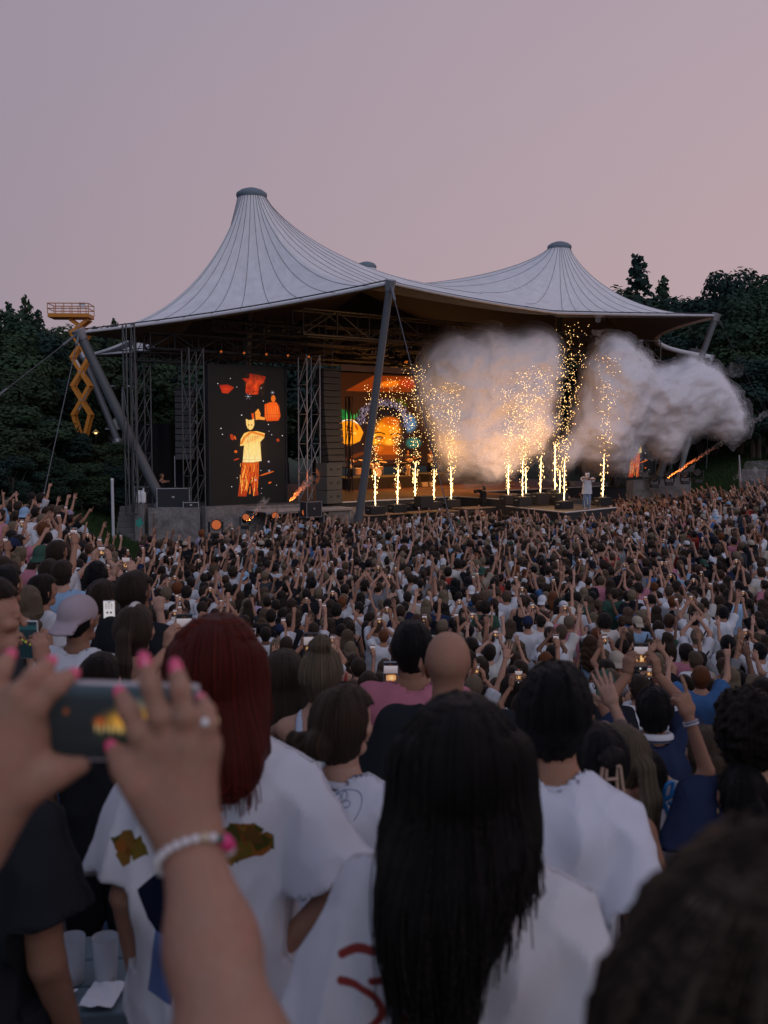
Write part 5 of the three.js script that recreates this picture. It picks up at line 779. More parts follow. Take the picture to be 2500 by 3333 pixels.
{ // long white marquee roof behind the shrubs
  const a = at(170, 1400, 78), b = at(640, 1392, 88), o = thing('marquee', 'long low white marquee behind the left shrubs', 'tent', a.clone().lerp(b, 0.5).setY(0), -Math.atan2(b.z - a.z, b.x - a.x)), L = a.distanceTo(b), y = at(400, 1380, 83).y;
  const roof = std(0.66, 0.66, 0.68, 0.8), n = 4; for (let i = 0; i < n; i++) { const s = new THREE.Shape(); s.moveTo(-2.2, 0); s.lineTo(0, 1.15); s.lineTo(2.2, 0); s.lineTo(2.2, -2.6); s.lineTo(-2.2, -2.6); s.closePath(); const g = new THREE.ExtrudeGeometry(s, { depth: L / n - 0.06, bevelEnabled: false }); g.rotateY(Math.PI / 2); const m = mesh('marquee_bay', g, roof, o); m.position.set(-L / 2 + L / n * i, y - 0.75, 0); }
  for (const x of [-3.2, 3.4]) { const c = mesh('pitched_top', new THREE.ConeGeometry(1.0, 1.0, 4), M.white, o); c.position.set(x, y + 0.0, 3.2); bar('tent_pole', V(x, 0, 3.2), V(x, y, 3.2), 0.05, M.white, o); }
}
{ // warm lamps between the shrubs
  for (const [x, y, d, t] of [[312, 1408, 57, 'warm lamp glowing in the shrubs below the lift'], [612, 1478, 53, 'brass coloured lamp above the black stage drape']]) { const p = at(x, y, d), o = thing('work_lamp', t, 'lamp', p); const s = mesh('lamp_shade', new THREE.ConeGeometry(0.22, 0.22, 14, 1, true), std(0.5, 0.3, 0.08, 0.4, { side: THREE.DoubleSide }), o); s.position.y = 0.1; mesh('lamp_bulb', new THREE.SphereGeometry(0.08, 10, 8), glowMat(1, 0.55, 0.2, 5), o); bar('lamp_pole', V(0, 0.2, 0), V(0, -2.5, 0), 0.025, M.dark, o); const l = new THREE.PointLight(new THREE.Color(1, 0.5, 0.18), 1.6); l.position.copy(p).add(V(0, -0.02, 0.0)); l.shadow.radius = 3; l.castShadow = true; l.name = 'work_lamp_light'; scene.add(l); }
}
// ---------------------------------------------------------------- left wing of the stage: steps, wall, platform, gear
{
  const y = 2.2, wl = thing('concrete_wall', 'weathered concrete retaining wall in front of the left wing', 'wall');
  const a = at(480, 1650, 49.4), b = at(652, 1650, 49.9), c = at(660, 1650, 50), e = at(792, 1650, 51.5), top = (v) => V(v.x, 0, v.z);
  const piece = (p, q) => { const d = V(q.x - p.x, 0, q.z - p.z), L = d.length(), m = rbox('wall_block', Number((L - 0.04).toFixed(2)), 2.3, 0.5, (p.x + q.x) / 2, 1.1, (p.z + q.z) / 2, M.concrete, wl, 0.03); m.rotation.y = -Math.atan2(d.z, d.x); };
  piece(a, b); piece(c, e); rbox('pillar', 0.5, 2.5, 0.7, a.x - 0.3, 1.2, a.z + 0.1, M.concrete, wl, 0.03);
  // green tag sprayed on the pillar
  const sh = new THREE.Shape(); for (let i = 0; i < 14; i++) { const an = i / 14 * 6.283, r = i % 2 ? 0.16 : 0.36; (i ? sh.lineTo : sh.moveTo).call(sh, Math.cos(an) * r * 0.7, Math.sin(an) * r); } const gm = mesh('spray_mark', new THREE.ShapeGeometry(sh), std(0.04, 0.35, 0.26, 0.8), wl); gm.position.set(a.x - 0.3, 1.55, a.z + 0.456);
  const wing = thing('wing_platform', 'dark concrete platform left of the stage', 'platform'); slab('platform_slab', [at(385, 1600, 56), a, e, S(-10.6, 0, 0), S(-10.6, 9, 0), S(-22, 9, 0)].map(top), 0, y - 0.02, std(0.09, 0.09, 0.09, 0.9), M.concrete, wing);
  const st = thing('stair', 'grey concrete steps climbing beside the green pillar', 'stairs', V(at(425, 1700, 48.5).x, 0, at(425, 1700, 48.5).z), 0.12);
  for (let i = 0; i < 9; i++) rbox('step', 1.75, 0.245, 0.6, 0, 0.12 + i * 0.245, -i * 0.36, std(0.13, 0.125, 0.12, 0.95), st, 0.02);
  box('side_wall', 0.18, 2.0, 3.4, 0.98, 1.0, -1.5, M.concrete, st);
  const pole = thing('white_post', 'thin white post standing on the grass by the steps', 'post', V(at(368, 1700, 46).x, ground(at(368, 1700, 46).x, 46) - 0.2, -46)); mesh('post', new THREE.CylinderGeometry(0.07, 0.07, 3.2, 10), std(0.5, 0.52, 0.54, 0.5), pole).position.y = 1.6; mesh('post_cap', new THREE.SphereGeometry(0.08, 10, 6), M.white, pole).position.y = 3.2;
  person({ label: 'woman in black tank top standing by the foot of the leaning mast', pos: at(528, 1659, 51).setY(y), turn: -1.9, h: 1.7, sex: 'f', pose: 'clapLow', skin: SKIN[1], top: ['tank', CLOTH.black], bottom: ['trousers', CLOTH.charcoal], hair: ['bun', HAIRC.light] });
  { const v = new Vol([-0.3, -0.05, -0.25], [0.3, 0.8, 0.25], 0.025); v.cap([-0.12, 0.15, 0], [-0.12, 0.5, 0], 0.14, 0.14, 0.02); v.cap([0.12, 0.15, 0], [0.12, 0.5, 0], 0.14, 0.14, 0.02); v.cap([-0.1, 0.66, 0], [0.08, 0.66, 0], 0.03, 0.03, 0.03); v.cap([0.12, 0.6, 0], [0.14, 0.72, 0], 0.05, 0.045, 0.02); v.each((d, x, yy) => Math.max(d, -yy)); const can = thing('water_canister', 'white plastic water canister on the green pillar', 'canister', V(a.x - 0.3, 2.45, a.z + 0.1)); mesh('canister_body', v.mesh(), M.white, can); const lid = mesh('lid', new THREE.CylinderGeometry(0.055, 0.055, 0.06, 12), std(0.5, 0.5, 0.52, 0.5), can); lid.position.set(0.14, 0.78, 0); }
  const flight = (label, p, w, h, d, turn, mat = M.black) => { const o = thing('flight_case', label, 'case', p, turn); rbox('case_body', w, h, d, 0, h / 2, 0, mat, o, 0.02); for (const sx of [-1, 1]) for (const sz of [-1, 1]) box('corner_edge', 0.035, h + 0.01, 0.035, sx * w / 2, h / 2, sz * d / 2, M.aluminium, o); for (const yy of [0.02, h - 0.02]) box('rim', w + 0.02, 0.035, d + 0.02, 0, yy, 0, M.aluminium, o); box('latch', 0.12, 0.09, 0.02, 0, h * 0.55, d / 2 + 0.012, M.aluminium, o); };
  flight('black flight case with metal rims left of the leaning mast', at(477, 1645, 53).setY(y), 1.1, 0.95, 0.7, 0.1); flight('small pale flight case on the wall edge', at(622, 1680, 50).setY(y), 0.75, 0.32, 0.5, 0.2); flight('low black equipment desk beside the woman in black', at(566, 1670, 50.5).setY(y), 1.6, 1.0, 0.7, 0.15); flight('black case at the end of the concrete wall', at(1012, 1690, 50).setY(1.75), 0.9, 0.8, 0.6, YAW);
  for (const [x, t] of [[405, 'left white stack of papers on the dark trolley'], [436, 'right white stack of papers on the dark trolley']]) { const o = thing('paper_stack', t, 'papers', at(x, 1625, 55)); for (let i = 0; i < 4; i++) rbox('paper_bundle', 0.42 - 0.02 * (i % 2), 0.06, 0.3, 0.01 * (i % 3), 0.06 + i * 0.068, 0, M.white, o, 0.01); }
  { const o = thing('trolley', 'dark equipment trolley behind the flight case', 'trolley', at(420, 1645, 55.2).setY(y)); rbox('tray', 1.5, 0.06, 0.7, 0, 0.62, 0, M.black, o, 0.02); rbox('tray', 1.5, 0.06, 0.7, 0, 0.2, 0, M.black, o, 0.02); for (const sx of [-1, 1]) for (const sz of [-1, 1]) { bar('leg', V(sx * 0.7, 0.06, sz * 0.3), V(sx * 0.7, 0.62, sz * 0.3), 0.025, M.black, o); const w = mesh('wheel', new THREE.CylinderGeometry(0.06, 0.06, 0.04, 12), M.rubber, o); w.rotation.x = Math.PI / 2; w.position.set(sx * 0.7, 0.06, sz * 0.3); } }
  // black drape behind the wing
  { const g = new THREE.PlaneGeometry(4.2, 4.4, 60, 1), p = g.attributes.position; for (let i = 0; i < p.count; i++) p.setZ(i, 0.12 * Math.sin(p.getX(i) * 9)); g.computeVertexNormals(); const m = mesh('stage_drape', g, std(0.006, 0.006, 0.007, 1, { side: THREE.DoubleSide })); m.position.copy(at(585, 1560, 55)).setY(4.3); m.rotation.y = 0.25; tag(m, 'black pleated drape hanging at the left wing', 'drape'); }
  { const o = thing('microphone_stand', 'thin upright stand on the left wing desk', 'stand', at(571, 1655, 50.5).setY(y + 1)); bar('stand_rod', V(0, 0, 0), V(0, 1.6, 0), 0.025, M.steel, o); mesh('stand_base', new THREE.CylinderGeometry(0.16, 0.18, 0.04, 16), M.dark, o).position.y = 0.02; }
  // aluminium platform in front of the screen
  { const o = thing('camera_platform', 'low aluminium platform below the left video screen', 'platform', S(-12.0, -0.9, 0), YAW); for (let i = 0; i < 12; i++) rbox('deck_board', 0.42, 0.05, 1.9, -2.5 + i * 0.45, 1.98, 0, std(0.36, 0.36, 0.37, 0.6), o, 0.01); for (const z of [-0.95, 0.95]) box('deck_rim', 5.4, 0.12, 0.05, 0, 1.92, z, M.aluminium, o); for (const x of [-2.6, -0.9, 0.9, 2.6]) for (const z of [-0.85, 0.85]) { bar('leg', V(x, 0, z), V(x, 1.88, z), 0.035, M.aluminium, o); } for (const x of [-2.6, 0.9]) bar('brace', V(x, 1.8, 0.85), V(x + 1.0, 0.9, 0.85), 0.025, M.aluminium, o); }
  rbox('concrete_block', 2.4, 1.2, 0.9, 0, 0, 0, M.concrete).position.copy(S(-9.6, -1.3, 1.35)); const cb = scene.children[scene.children.length - 1]; cb.rotation.y = YAW; tag(cb, 'pale concrete block at the foot of the tower', 'block');
}
// platforms and boxes in the photographers' pit below the stage edge
[[-7.6, -2.2, 1.6, 3.0, 'black box platform left of the front mast'], [-4.4, -2.4, 1.6, 3.6, 'black box platform under the first fountains'], [-0.9, -2.6, 1.7, 2.8, 'black box platform below the roped fountain'], [1.6, -7.5, 1.75, 1.2, 'black box beside the runway tip']].forEach(([u, w, h, L, t]) => { const o = stageThing('pit_platform', t, 'platform', u, w, 0); rbox('box_body', L, h - 0.07, 1.1, 0, (h - 0.07) / 2, 0, M.black, o, 0.03); rbox('top_board', L + 0.06, 0.06, 1.16, 0, h - 0.03, 0, std(0.24, 0.18, 0.13, 0.7), o, 0.015); });
rbox('monitor_speaker', 0.9, 0.62, 0.6, 0, 0, 0, M.dark).position.copy(at(1380, 1633, 53.5)); { const o = scene.children[scene.children.length - 1]; o.rotation.y = YAW; tag(o, 'black monitor speaker between two fountains', 'loudspeaker'); }
{ // camera operator with camera
  const p = S(-0.6, -2.6, 1.7); person({ label: 'camera operator crouched by the roped fountain', pos: p.clone().add(V(0.2, -0.55, 0)), turn: YAW + 0.4, h: 1.75, sex: 'm', pose: 'clapLow', top: ['tee', CLOTH.black], bottom: ['trousers', CLOTH.black], hair: ['short', HAIRC.dark] });
  const o = thing('broadcast_camera', 'broadcast camera below the stage edge', 'camera', p.clone().add(V(0.1, 0.55, -0.45)), YAW); rbox('camera_body', 0.22, 0.26, 0.5, 0, 0.3, 0, M.dark, o, 0.03); const ln = mesh('lens_barrel', new THREE.CylinderGeometry(0.08, 0.1, 0.34, 14), M.black, o); ln.rotation.x = Math.PI / 2; ln.position.set(0, 0.3, -0.4); bar('tripod_leg', V(0, 0.18, 0), V(-0.3, -0.5, 0.2), 0.02, M.dark, o); bar('tripod_leg', V(0, 0.18, 0), V(0.3, -0.5, 0.2), 0.02, M.dark, o); bar('tripod_leg', V(0, 0.18, 0), V(0, -0.5, -0.35), 0.02, M.dark, o);
}
// right wing: low concrete wall, canister, case, steps with rail
{
  const a = at(2050, 1590, 66), b = at(2238, 1566, 70), d = V(b.x - a.x, 0, b.z - a.z), L = d.length(), o = thing('concrete_wall', 'low concrete wall below the right hill behind the lamps', 'wall'); const m = rbox('wall_block', Number(L.toFixed(2)), 2.9, 0.6, (a.x + b.x) / 2, 1.45, (a.z + b.z) / 2, M.concrete, o, 0.03); m.rotation.y = -Math.atan2(d.z, d.x);
  const can = thing('water_canister', 'white plastic canister on the low wall below the right hill', 'canister', at(2220, 1554, 69)); rbox('canister_body', 0.34, 0.36, 0.3, 0, 0.2, 0, M.white, can, 0.05); rbox('handle', 0.16, 0.06, 0.06, 0, 0.42, 0, M.white, can, 0.02); for (const s of [-1, 1]) rbox('handle_post', 0.04, 0.09, 0.05, s * 0.07, 0.38, 0, M.white, can, 0.01);
  const c = thing('flight_case', 'small framed case beside the low right wall', 'case', at(2155, 1562, 68)); rbox('case_body', 0.5, 0.3, 0.35, 0, 0.16, 0, M.black, c, 0.02); for (const s of [-1, 1]) { box('rim', 0.52, 0.03, 0.37, 0, 0.16 + s * 0.145, 0, M.aluminium, c); box('corner_edge', 0.03, 0.3, 0.37, s * 0.245, 0.16, 0, M.aluminium, c); }
  const st = thing('stair', 'dark steps at the right edge below the steward', 'stairs', V(at(2478, 1620, 62).x, ground(at(2478, 1620, 62).x, 62), -62), -0.3); for (let i = 0; i < 12; i++) rbox('step', 2.2, 0.2, 0.5, 0, 0.1 + i * 0.2, -i * 0.34, std(0.09, 0.09, 0.09, 0.95), st, 0.02); bar('hand_rail', V(-1.2, 0.9, 0.4), V(-1.2, 3.3, -4.0), 0.05, M.steel, st); for (let i = 0; i < 4; i++) bar('rail_post', V(-1.2, i * 0.65, -i * 1.2), V(-1.2, 0.95 + i * 0.68, -i * 1.2), 0.035, M.steel, st);
}
const hillMan = (px, py, d, o) => { const p = at(px, py, d); p.y = gr(p.x, p.z); person({ pos: p, turn: faceTo(p, V(10, 0, -55)), ...o }); };
hillMan(2393, 1390, 106, { label: 'left steward in yellow vest on the right hill', h: 1.8, sex: 'm', pose: 'clapLow', top: ['tee', CLOTH.yellow], bottom: ['trousers', CLOTH.navy], hair: ['short', HAIRC.dark] }); hillMan(2418, 1390, 106, { label: 'middle steward in yellow vest on the right hill', h: 1.8, sex: 'm', pose: 'down', top: ['tee', CLOTH.yellow], bottom: ['trousers', CLOTH.navy], hair: ['short', HAIRC.brown] }); hillMan(2440, 1390, 104, { label: 'person in grey top beside the hill stewards', h: 1.85, sex: 'm', pose: 'clapLow', top: ['tee', CLOTH.lilac], bottom: ['trousers', CLOTH.navy], hair: ['short', HAIRC.dark] });
hillMan(2480, 1535, 66, { label: 'steward in yellow vest at the top of the right steps', h: 1.8, sex: 'm', pose: 'down', top: ['tee', CLOTH.yellow], bottom: ['trousers', CLOTH.navy], hair: ['short', HAIRC.dark] });
// lit haze: thin streams of smoke blown through by a tight orange beam
function beam(label, a, b, r0, r1, seed, k) {
  const n = 16, o = thing('beam_haze', label, 'haze'); o.userData.kind = 'stuff'; const dir = b.clone().sub(a), L = dir.length(); dir.divideScalar(L);
  const r = rng(seed), geos = [], side = V(-dir.z, 0, dir.x).normalize(), up = new THREE.Vector3().crossVectors(side, dir), N = Math.round(L * 40); void n;
  for (let i = 0; i < N; i++) { const t = (i + r()) / N, R = r0 + (r1 - r0) * t, an = r() * 6.283, q = Math.sqrt(r()) * R * 0.8, g = new THREE.IcosahedronGeometry(R * (0.16 + 0.22 * r()), 1); g.translate(0, 0, 0); const c = dir.clone().multiplyScalar(t * L).addScaledVector(side, Math.cos(an) * q).addScaledVector(up, Math.sin(an) * q).add(a); g.translate(c.x, c.y, c.z); geos.push(g); }
  mesh('haze_puffs', mergeGeometries(geos), phys(0.9, 0.9, 0.9, 1, { transmission: 0.5, specularIntensity: 0, transparent: true, opacity: 0.05, side: THREE.DoubleSide }), o);
  const l = new THREE.SpotLight(new THREE.Color(1, 0.2, 0.03), k, 0, Math.atan(r1 / L) * 1.6, 0.5); l.position.copy(a).addScaledVector(dir, -0.6); l.target.position.copy(b); l.castShadow = true; l.shadow.radius = 2; l.name = 'stage_lamp_beam'; scene.add(l, l.target);
}
beam('orange lit haze streaming from the right wall to the hill', at(2172, 1556, 64), at(2520, 1330, 70), 0.08, 0.30, 3, 2600);
beam('short orange beam of haze in front of the left screen foot', at(812, 1690, 48), at(868, 1622, 51), 0.12, 0.24, 5, 260);
beam('short orange beam of haze right of the left screen', at(945, 1630, 50), at(1018, 1552, 54), 0.1, 0.26, 7, 260);
// ---------------------------------------------------------------- the crowd
const TARGET = S(3, 3, 0);
const pick = (r, list) => { let t = r() * list.reduce((s, l) => s + l[1], 0); for (const [v, w] of list) if ((t -= w) <= 0) return v; return list[0][0]; };
const HERO = [];                                             // places kept free: [x, d, radius]
const CROWD = [];
function crowdSpots(heroes) {
  const r = rng(2024), rows = []; let d = 6.2;
  while (d < 74) { rows.push(d); d += d < 20 ? 0.80 : 0.74; }
  for (const d0 of rows) {
    const half = 0.43 * d0 + 0.8, gap = d0 < 20 ? 0.60 : 0.56;
    for (let x0 = -half; x0 < half; x0 += gap) {
      const x = x0 + (r() - 0.5) * 0.34, dd = d0 + (r() - 0.5) * 0.5, q = -x / dd, [u, w] = toStage(x, -dd), px = 1250 + x / dd * F;
      const skip = r();
      if (u > -14.5 && u < 1 && w > -6.4) continue;
      if (u >= -2.6 && u < 5.9 && w > -8.4) continue;
      if (Math.abs(x - 9.5) / 4.2 + Math.abs(dd - 53.7) / 5.4 < 1) continue;
      if (u >= 5 && w > -2.2) continue;
      if (q > 0.245 && dd > 29 + 4 * N3(x, 1, 2)) continue;
      if (q > 0.12 && dd > 41) continue;
      if (q > 0.19 && dd > 38) continue;
      if (px > 2330 && dd > 60) continue;
      if (dd > 66) continue;
      if (dd < 8.6 && x > -0.9) continue;
      if (skip < (dd < 22 ? 0.16 : 0.08)) continue;
      if (heroes.some(([hx, hd, hr]) => (hx - x) ** 2 + (hd - dd) ** 2 < hr * hr)) continue;
      CROWD.push({ x, d: dd, px });
    }
  }
  for (const c of CROWD) {
    const near = c.d < 20, f = r() < 0.55; c.sex = f ? 'f' : 'm';
    c.h = f ? 1.66 + (r() - 0.5) * 0.2 : 1.79 + (r() - 0.5) * 0.22;
    c.pose = c.d < 24 ? pick(r, [['down', c.d < 9 ? 200 : 90], ['phoneBoth', 10], ['phoneRight', 7], ['rightUp', 6], ['leftUp', 5], ['bothUp', 2], ['clapHigh', 3], ['clapLow', 8], ['fistUp', 3], ['reach', 3], ['leftOpen', 3]]) : pick(r, [['down', 95], ['phoneBoth', 9], ['phoneRight', 8], ['rightUp', 14], ['leftUp', 12], ['bothUp', 14], ['clapHigh', 8], ['clapLow', 5], ['fistUp', 8], ['reach', 6], ['leftOpen', 5]]);
    c.top = f ? pick(r, [['tee', 55], ['tank', 40]]) : pick(r, [['tee', 94], ['tank', 6]]);
    c.col = pick(r, [['white', 40], ['offwhite', 6], ['black', 24], ['charcoal', 6], ['grey', 6], ['navy', 7], ['blue', 2.5], ['lightblue', 4], ['pink', 2.5], ['lilac', 3], ['beige', 5], ['green', 2.5], ['red', 1.5]]);
    c.bot = pick(r, [['denim', 30], ['paledenim', 18], ['black', 30], ['khaki', 10], ['charcoal', 12]]); c.botKind = pick(r, [['jeans', 50], ['shorts', 35], ['trousers', 15]]);
    c.hc = pick(r, [['dark', 30], ['brown', 30], ['chestnut', 9], ['light', 14], ['blond', 12], ['black', 9], ['ginger', 3]]);
    c.hair = f ? pick(r, [['long', 42], ['longWavy', 14], ['pony', 14], ['bun', 12], ['topBun', 6], ['bob', 12]]) : pick(r, [['short', 62], ['fade', 14], ['curly', 18]]);
    c.cap = !f && r() < 0.14 ? [r() < 0.7, pick(r, [['white', 35], ['beige', 18], ['lightblue', 14], ['navy', 14], ['black', 14], ['green', 5]])] : null;
    c.skin = pick(r, [[0, 34], [1, 28], [2, 16], [3, 7], [4, 15]]);
    c.strap = r() < 0.16; const p = V(c.x, ground(c.x, c.d), -c.d); c.pos = p; c.turn = faceTo(p, TARGET) + (r() - 0.5) * 0.7;
  }
  CROWD.sort((a, b) => a.d - b.d);
}
const POSEWORD = { down: 'arms down', phoneBoth: 'filming with both hands', phoneRight: 'holding a phone up', rightUp: 'right arm raised', leftUp: 'left hand pointing up', bothUp: 'both arms raised', clapHigh: 'clapping overhead', clapLow: 'hands before chest', fistUp: 'right fist raised', reach: 'reaching forward', leftOpen: 'left arm stretched out' };
const COLWORD = { white: 'white', offwhite: 'cream', black: 'black', charcoal: 'charcoal', grey: 'grey', navy: 'navy', blue: 'blue', lightblue: 'light-blue', pink: 'pink', lilac: 'lilac', beige: 'beige', green: 'bottle-green', red: 'red' };
const HAIRWORD = { long: 'long-haired', longWavy: 'wavy-haired', pony: 'ponytailed', bun: 'low-bunned', topBun: 'top-bunned', bob: 'bob-haired', short: 'short-haired', fade: 'crop-haired', curly: 'curly-haired' };
const HCWORD = { dark: 'dark', brown: 'brown', chestnut: 'chestnut', light: 'fair', blond: 'blond', black: 'black', ginger: 'ginger' };
const ZONE = [[260, 'by the left edge'], [560, 'before the concrete steps'], [900, 'below the left screen'], [1180, 'below the front mast'], [1480, 'below the first fountains'], [1720, 'below the big smoke'], [1960, 'before the runway tip'], [2240, 'right of the runway tip'], [9999, 'by the right edge']];
const PHONEBODY = new RoundedBoxGeometry(0.076, 0.152, 0.009, 2, 0.006), PHONESCR = new THREE.PlaneGeometry(0.070, 0.144);
function phoneScreen(c, W, H) { c.fillStyle = '#0a0c10'; c.fillRect(0, 0, W, H); let g = c.createLinearGradient(0, H * 0.12, 0, H * 0.45); g.addColorStop(0, '#b9b0b8'); g.addColorStop(1, '#8a7a80'); c.fillStyle = g; c.fillRect(0, H * 0.12, W, H * 0.3); c.fillStyle = '#1a1410'; c.fillRect(0, H * 0.40, W, H * 0.3); g = c.createRadialGradient(W * 0.55, H * 0.56, 2, W * 0.55, H * 0.56, W * 0.5); g.addColorStop(0, '#ffd890'); g.addColorStop(0.5, '#e8862c'); g.addColorStop(1, '#3a1c0a'); c.fillStyle = g; c.fillRect(W * 0.1, H * 0.44, W * 0.85, H * 0.24); for (let i = 0; i < 5; i++) { c.fillStyle = '#fff0c8'; c.fillRect(W * (0.2 + i * 0.15), H * 0.46, 5, H * 0.2); } c.fillStyle = '#4a3a38'; c.fillRect(0, H * 0.68, W, H * 0.18); c.fillStyle = '#e8601c'; c.fillRect(W * 0.36, H * 0.03, W * 0.28, H * 0.035); c.fillStyle = '#e6e6ea'; c.beginPath(); c.arc(W / 2, H * 0.93, W * 0.07, 0, 7); c.fill(); }
const phoneTex = canvasTex(128, 256, phoneScreen), phoneScrM = std(0.02, 0.02, 0.02, 0.25, { emissiveMap: phoneTex }); phoneScrM.emissive.setRGB(1, 1, 1); phoneScrM.emissiveIntensity = 0.75;
const phoneCase = [std(0.02, 0.02, 0.023, 0.3), std(0.6, 0.58, 0.58, 0.35), std(0.30, 0.34, 0.4, 0.35)];
function heldPhone(label, pos, turn, tilt, k, big, screen = phoneScrM, roll = 0) {
  const o = thing('phone', label, 'phone', pos, turn, 'phones held up in the crowd'); o.rotation.order = 'YXZ'; o.rotation.x = tilt; o.rotation.z = roll;
  mesh('phone_case', PHONEBODY, phoneCase[k % 3], o); const s = mesh('screen', PHONESCR, screen, o); s.position.z = 0.0056;
  if (big) { const n = mesh('camera_notch', new RoundedBoxGeometry(0.02, 0.005, 0.001, 1, 0.0004), M.dark, o); n.position.set(0, 0.066, 0.0062); }
  return o;
}
const handMid = (c, s) => V(0, 1.72 + 0.085, -0.355);
function buildCrowd() {
  const zone = (c) => ZONE.find((z) => c.px < z[0])[1], MAXI = 300, near = CROWD.slice(0, MAXI), far = CROWD.slice(MAXI), count = new Map(), seen = new Map();
  const lab = (c) => `${c.cap ? COLWORD[c.cap[1]] + '-capped' : HCWORD[c.hc] + ' ' + HAIRWORD[c.hair]} person in ${COLWORD[c.col]} ${c.top === 'tee' ? 'T-shirt' : 'tank top'}, ${POSEWORD[c.pose]}, ${zone(c)}`;
  for (const c of near) { c.label = lab(c); count.set(c.label, (count.get(c.label) ?? 0) + 1); }
  for (const c of near) {
    let label = c.label; if (count.get(label) > 1) { const k = (seen.get(label) ?? 0) + 1; seen.set(label, k); label = ['nearest', 'next', 'third', 'fourth', 'fifth', 'sixth'][k - 1] + ' ' + label; }
    if (label.split(' ').length > 16) label = label.replace(/ the /g, ' ');
    person({ label, pos: c.pos, turn: c.turn, h: c.h, sex: c.sex, pose: c.pose, skin: SKIN[c.skin], top: [c.top, CLOTH[c.col]], bottom: [c.botKind, CLOTH[c.bot]], hair: c.cap ? ['fade', HAIRC[c.hc]] : [c.hair, HAIRC[c.hc]], cap: c.cap ? [c.cap[0], CLOTH[c.cap[1]]] : null, strap: c.strap, group: 'crowd standing in front of the stage', shoes: false });
    if (c.pose === 'phoneBoth' || c.pose === 'phoneRight') {
      const l = c.pose === 'phoneBoth' ? V(0, 1.815, -0.40) : V(0.13, 1.95, -0.32), s = c.h / 1.72, p = l.multiplyScalar(s).applyAxisAngle(UPV, c.turn).add(c.pos);
      heldPhone('phone of the ' + label.replace(/,.*?, /, ' '), p, c.turn, 0.05, Math.floor(c.x * 10 + 500), false);
    }
  }
  // farther rows: one mass
  const crowd = new THREE.Group(); crowd.name = 'far_crowd'; tag(crowd, 'dense far crowd with raised arms filling the pit up to the stage', 'crowd', null, 'stuff'); scene.add(crowd);
  const bins = new Map(), white = (m) => { const c = m.clone(); c.color.setRGB(1, 1, 1); return c; }, wSkin = white(SKIN[0]), wCloth = white(CLOTH.white), wHair = white(HAIRC.dark);
  const put = (key, geo, mat, mx, col) => { if (!bins.has(key)) bins.set(key, { geo, mat, l: [] }); bins.get(key).l.push([mx, col]); };
  const q = new THREE.Quaternion(), r = rng(8), tone = (c) => { const k = 0.82 + 0.36 * r(); return c.clone().multiplyScalar(k); };
  for (const c of far) {
    const s = c.h / 1.72, mx = new THREE.Matrix4().compose(c.pos, q.setFromAxisAngle(UPV, c.turn).clone(), V(s, s, s)), hx = mx.clone().multiply(new THREE.Matrix4().makeTranslation(0, HEADY, HEADZ));
    put('body' + c.sex + c.pose, skinOf(c.sex, c.pose), wSkin, mx, tone(SKIN[c.skin].color)); put('top' + c.sex + c.pose + c.top, topOf(c.sex, c.pose, c.top), wCloth, mx, tone(CLOTH[c.col].color)); put('trousers' + c.sex, bottomOf(c.sex, 'jeans'), wCloth, mx, CLOTH[c.bot].color);
    if (c.strap) put('strap', STRAP, CLOTH.black, mx, null);
    const hs = c.cap ? 'fade' : c.hair; put('hair' + hs, hairOf(hs), wHair, c.cap ? hx.clone().scale(V(0.93, 0.93, 0.93)) : hx, tone(HAIRC[c.hc].color)); if (c.cap) put('cap' + c.cap[0], capOf(c.cap[0]), wCloth, hx, CLOTH[c.cap[1]].color);
    if ((c.pose === 'phoneBoth' || c.pose === 'phoneRight') && c.d < 60) { const l = c.pose === 'phoneBoth' ? V(0, 1.815, -0.40) : V(0.13, 1.95, -0.32), pm = mx.clone().multiply(new THREE.Matrix4().makeTranslation(l.x, l.y, l.z)); put('phone', PHONEBODY, phoneCase[0], pm, null); put('phone_screen', PHONESCR, phoneScrM, pm.clone().multiply(new THREE.Matrix4().makeTranslation(0, 0, 0.0056)), null); }
  }
  for (const [key, b] of bins) { const m = new THREE.InstancedMesh(b.geo, b.mat, b.l.length); b.l.forEach(([mx, col], i) => { m.setMatrixAt(i, mx); if (col) m.setColorAt(i, col); }); m.name = key.replace(/[A-Z].*/, '').replace(/(body|top|trousers)[mf].*/, '$1').replace(/^hair.*/, 'hair').replace(/^cap.*/, 'cap').replace(/^phone_screen.*/, 'phone_screen'); m.userData.kind = 'stuff'; m.castShadow = m.receiveShadow = true; crowd.add(m); }

}
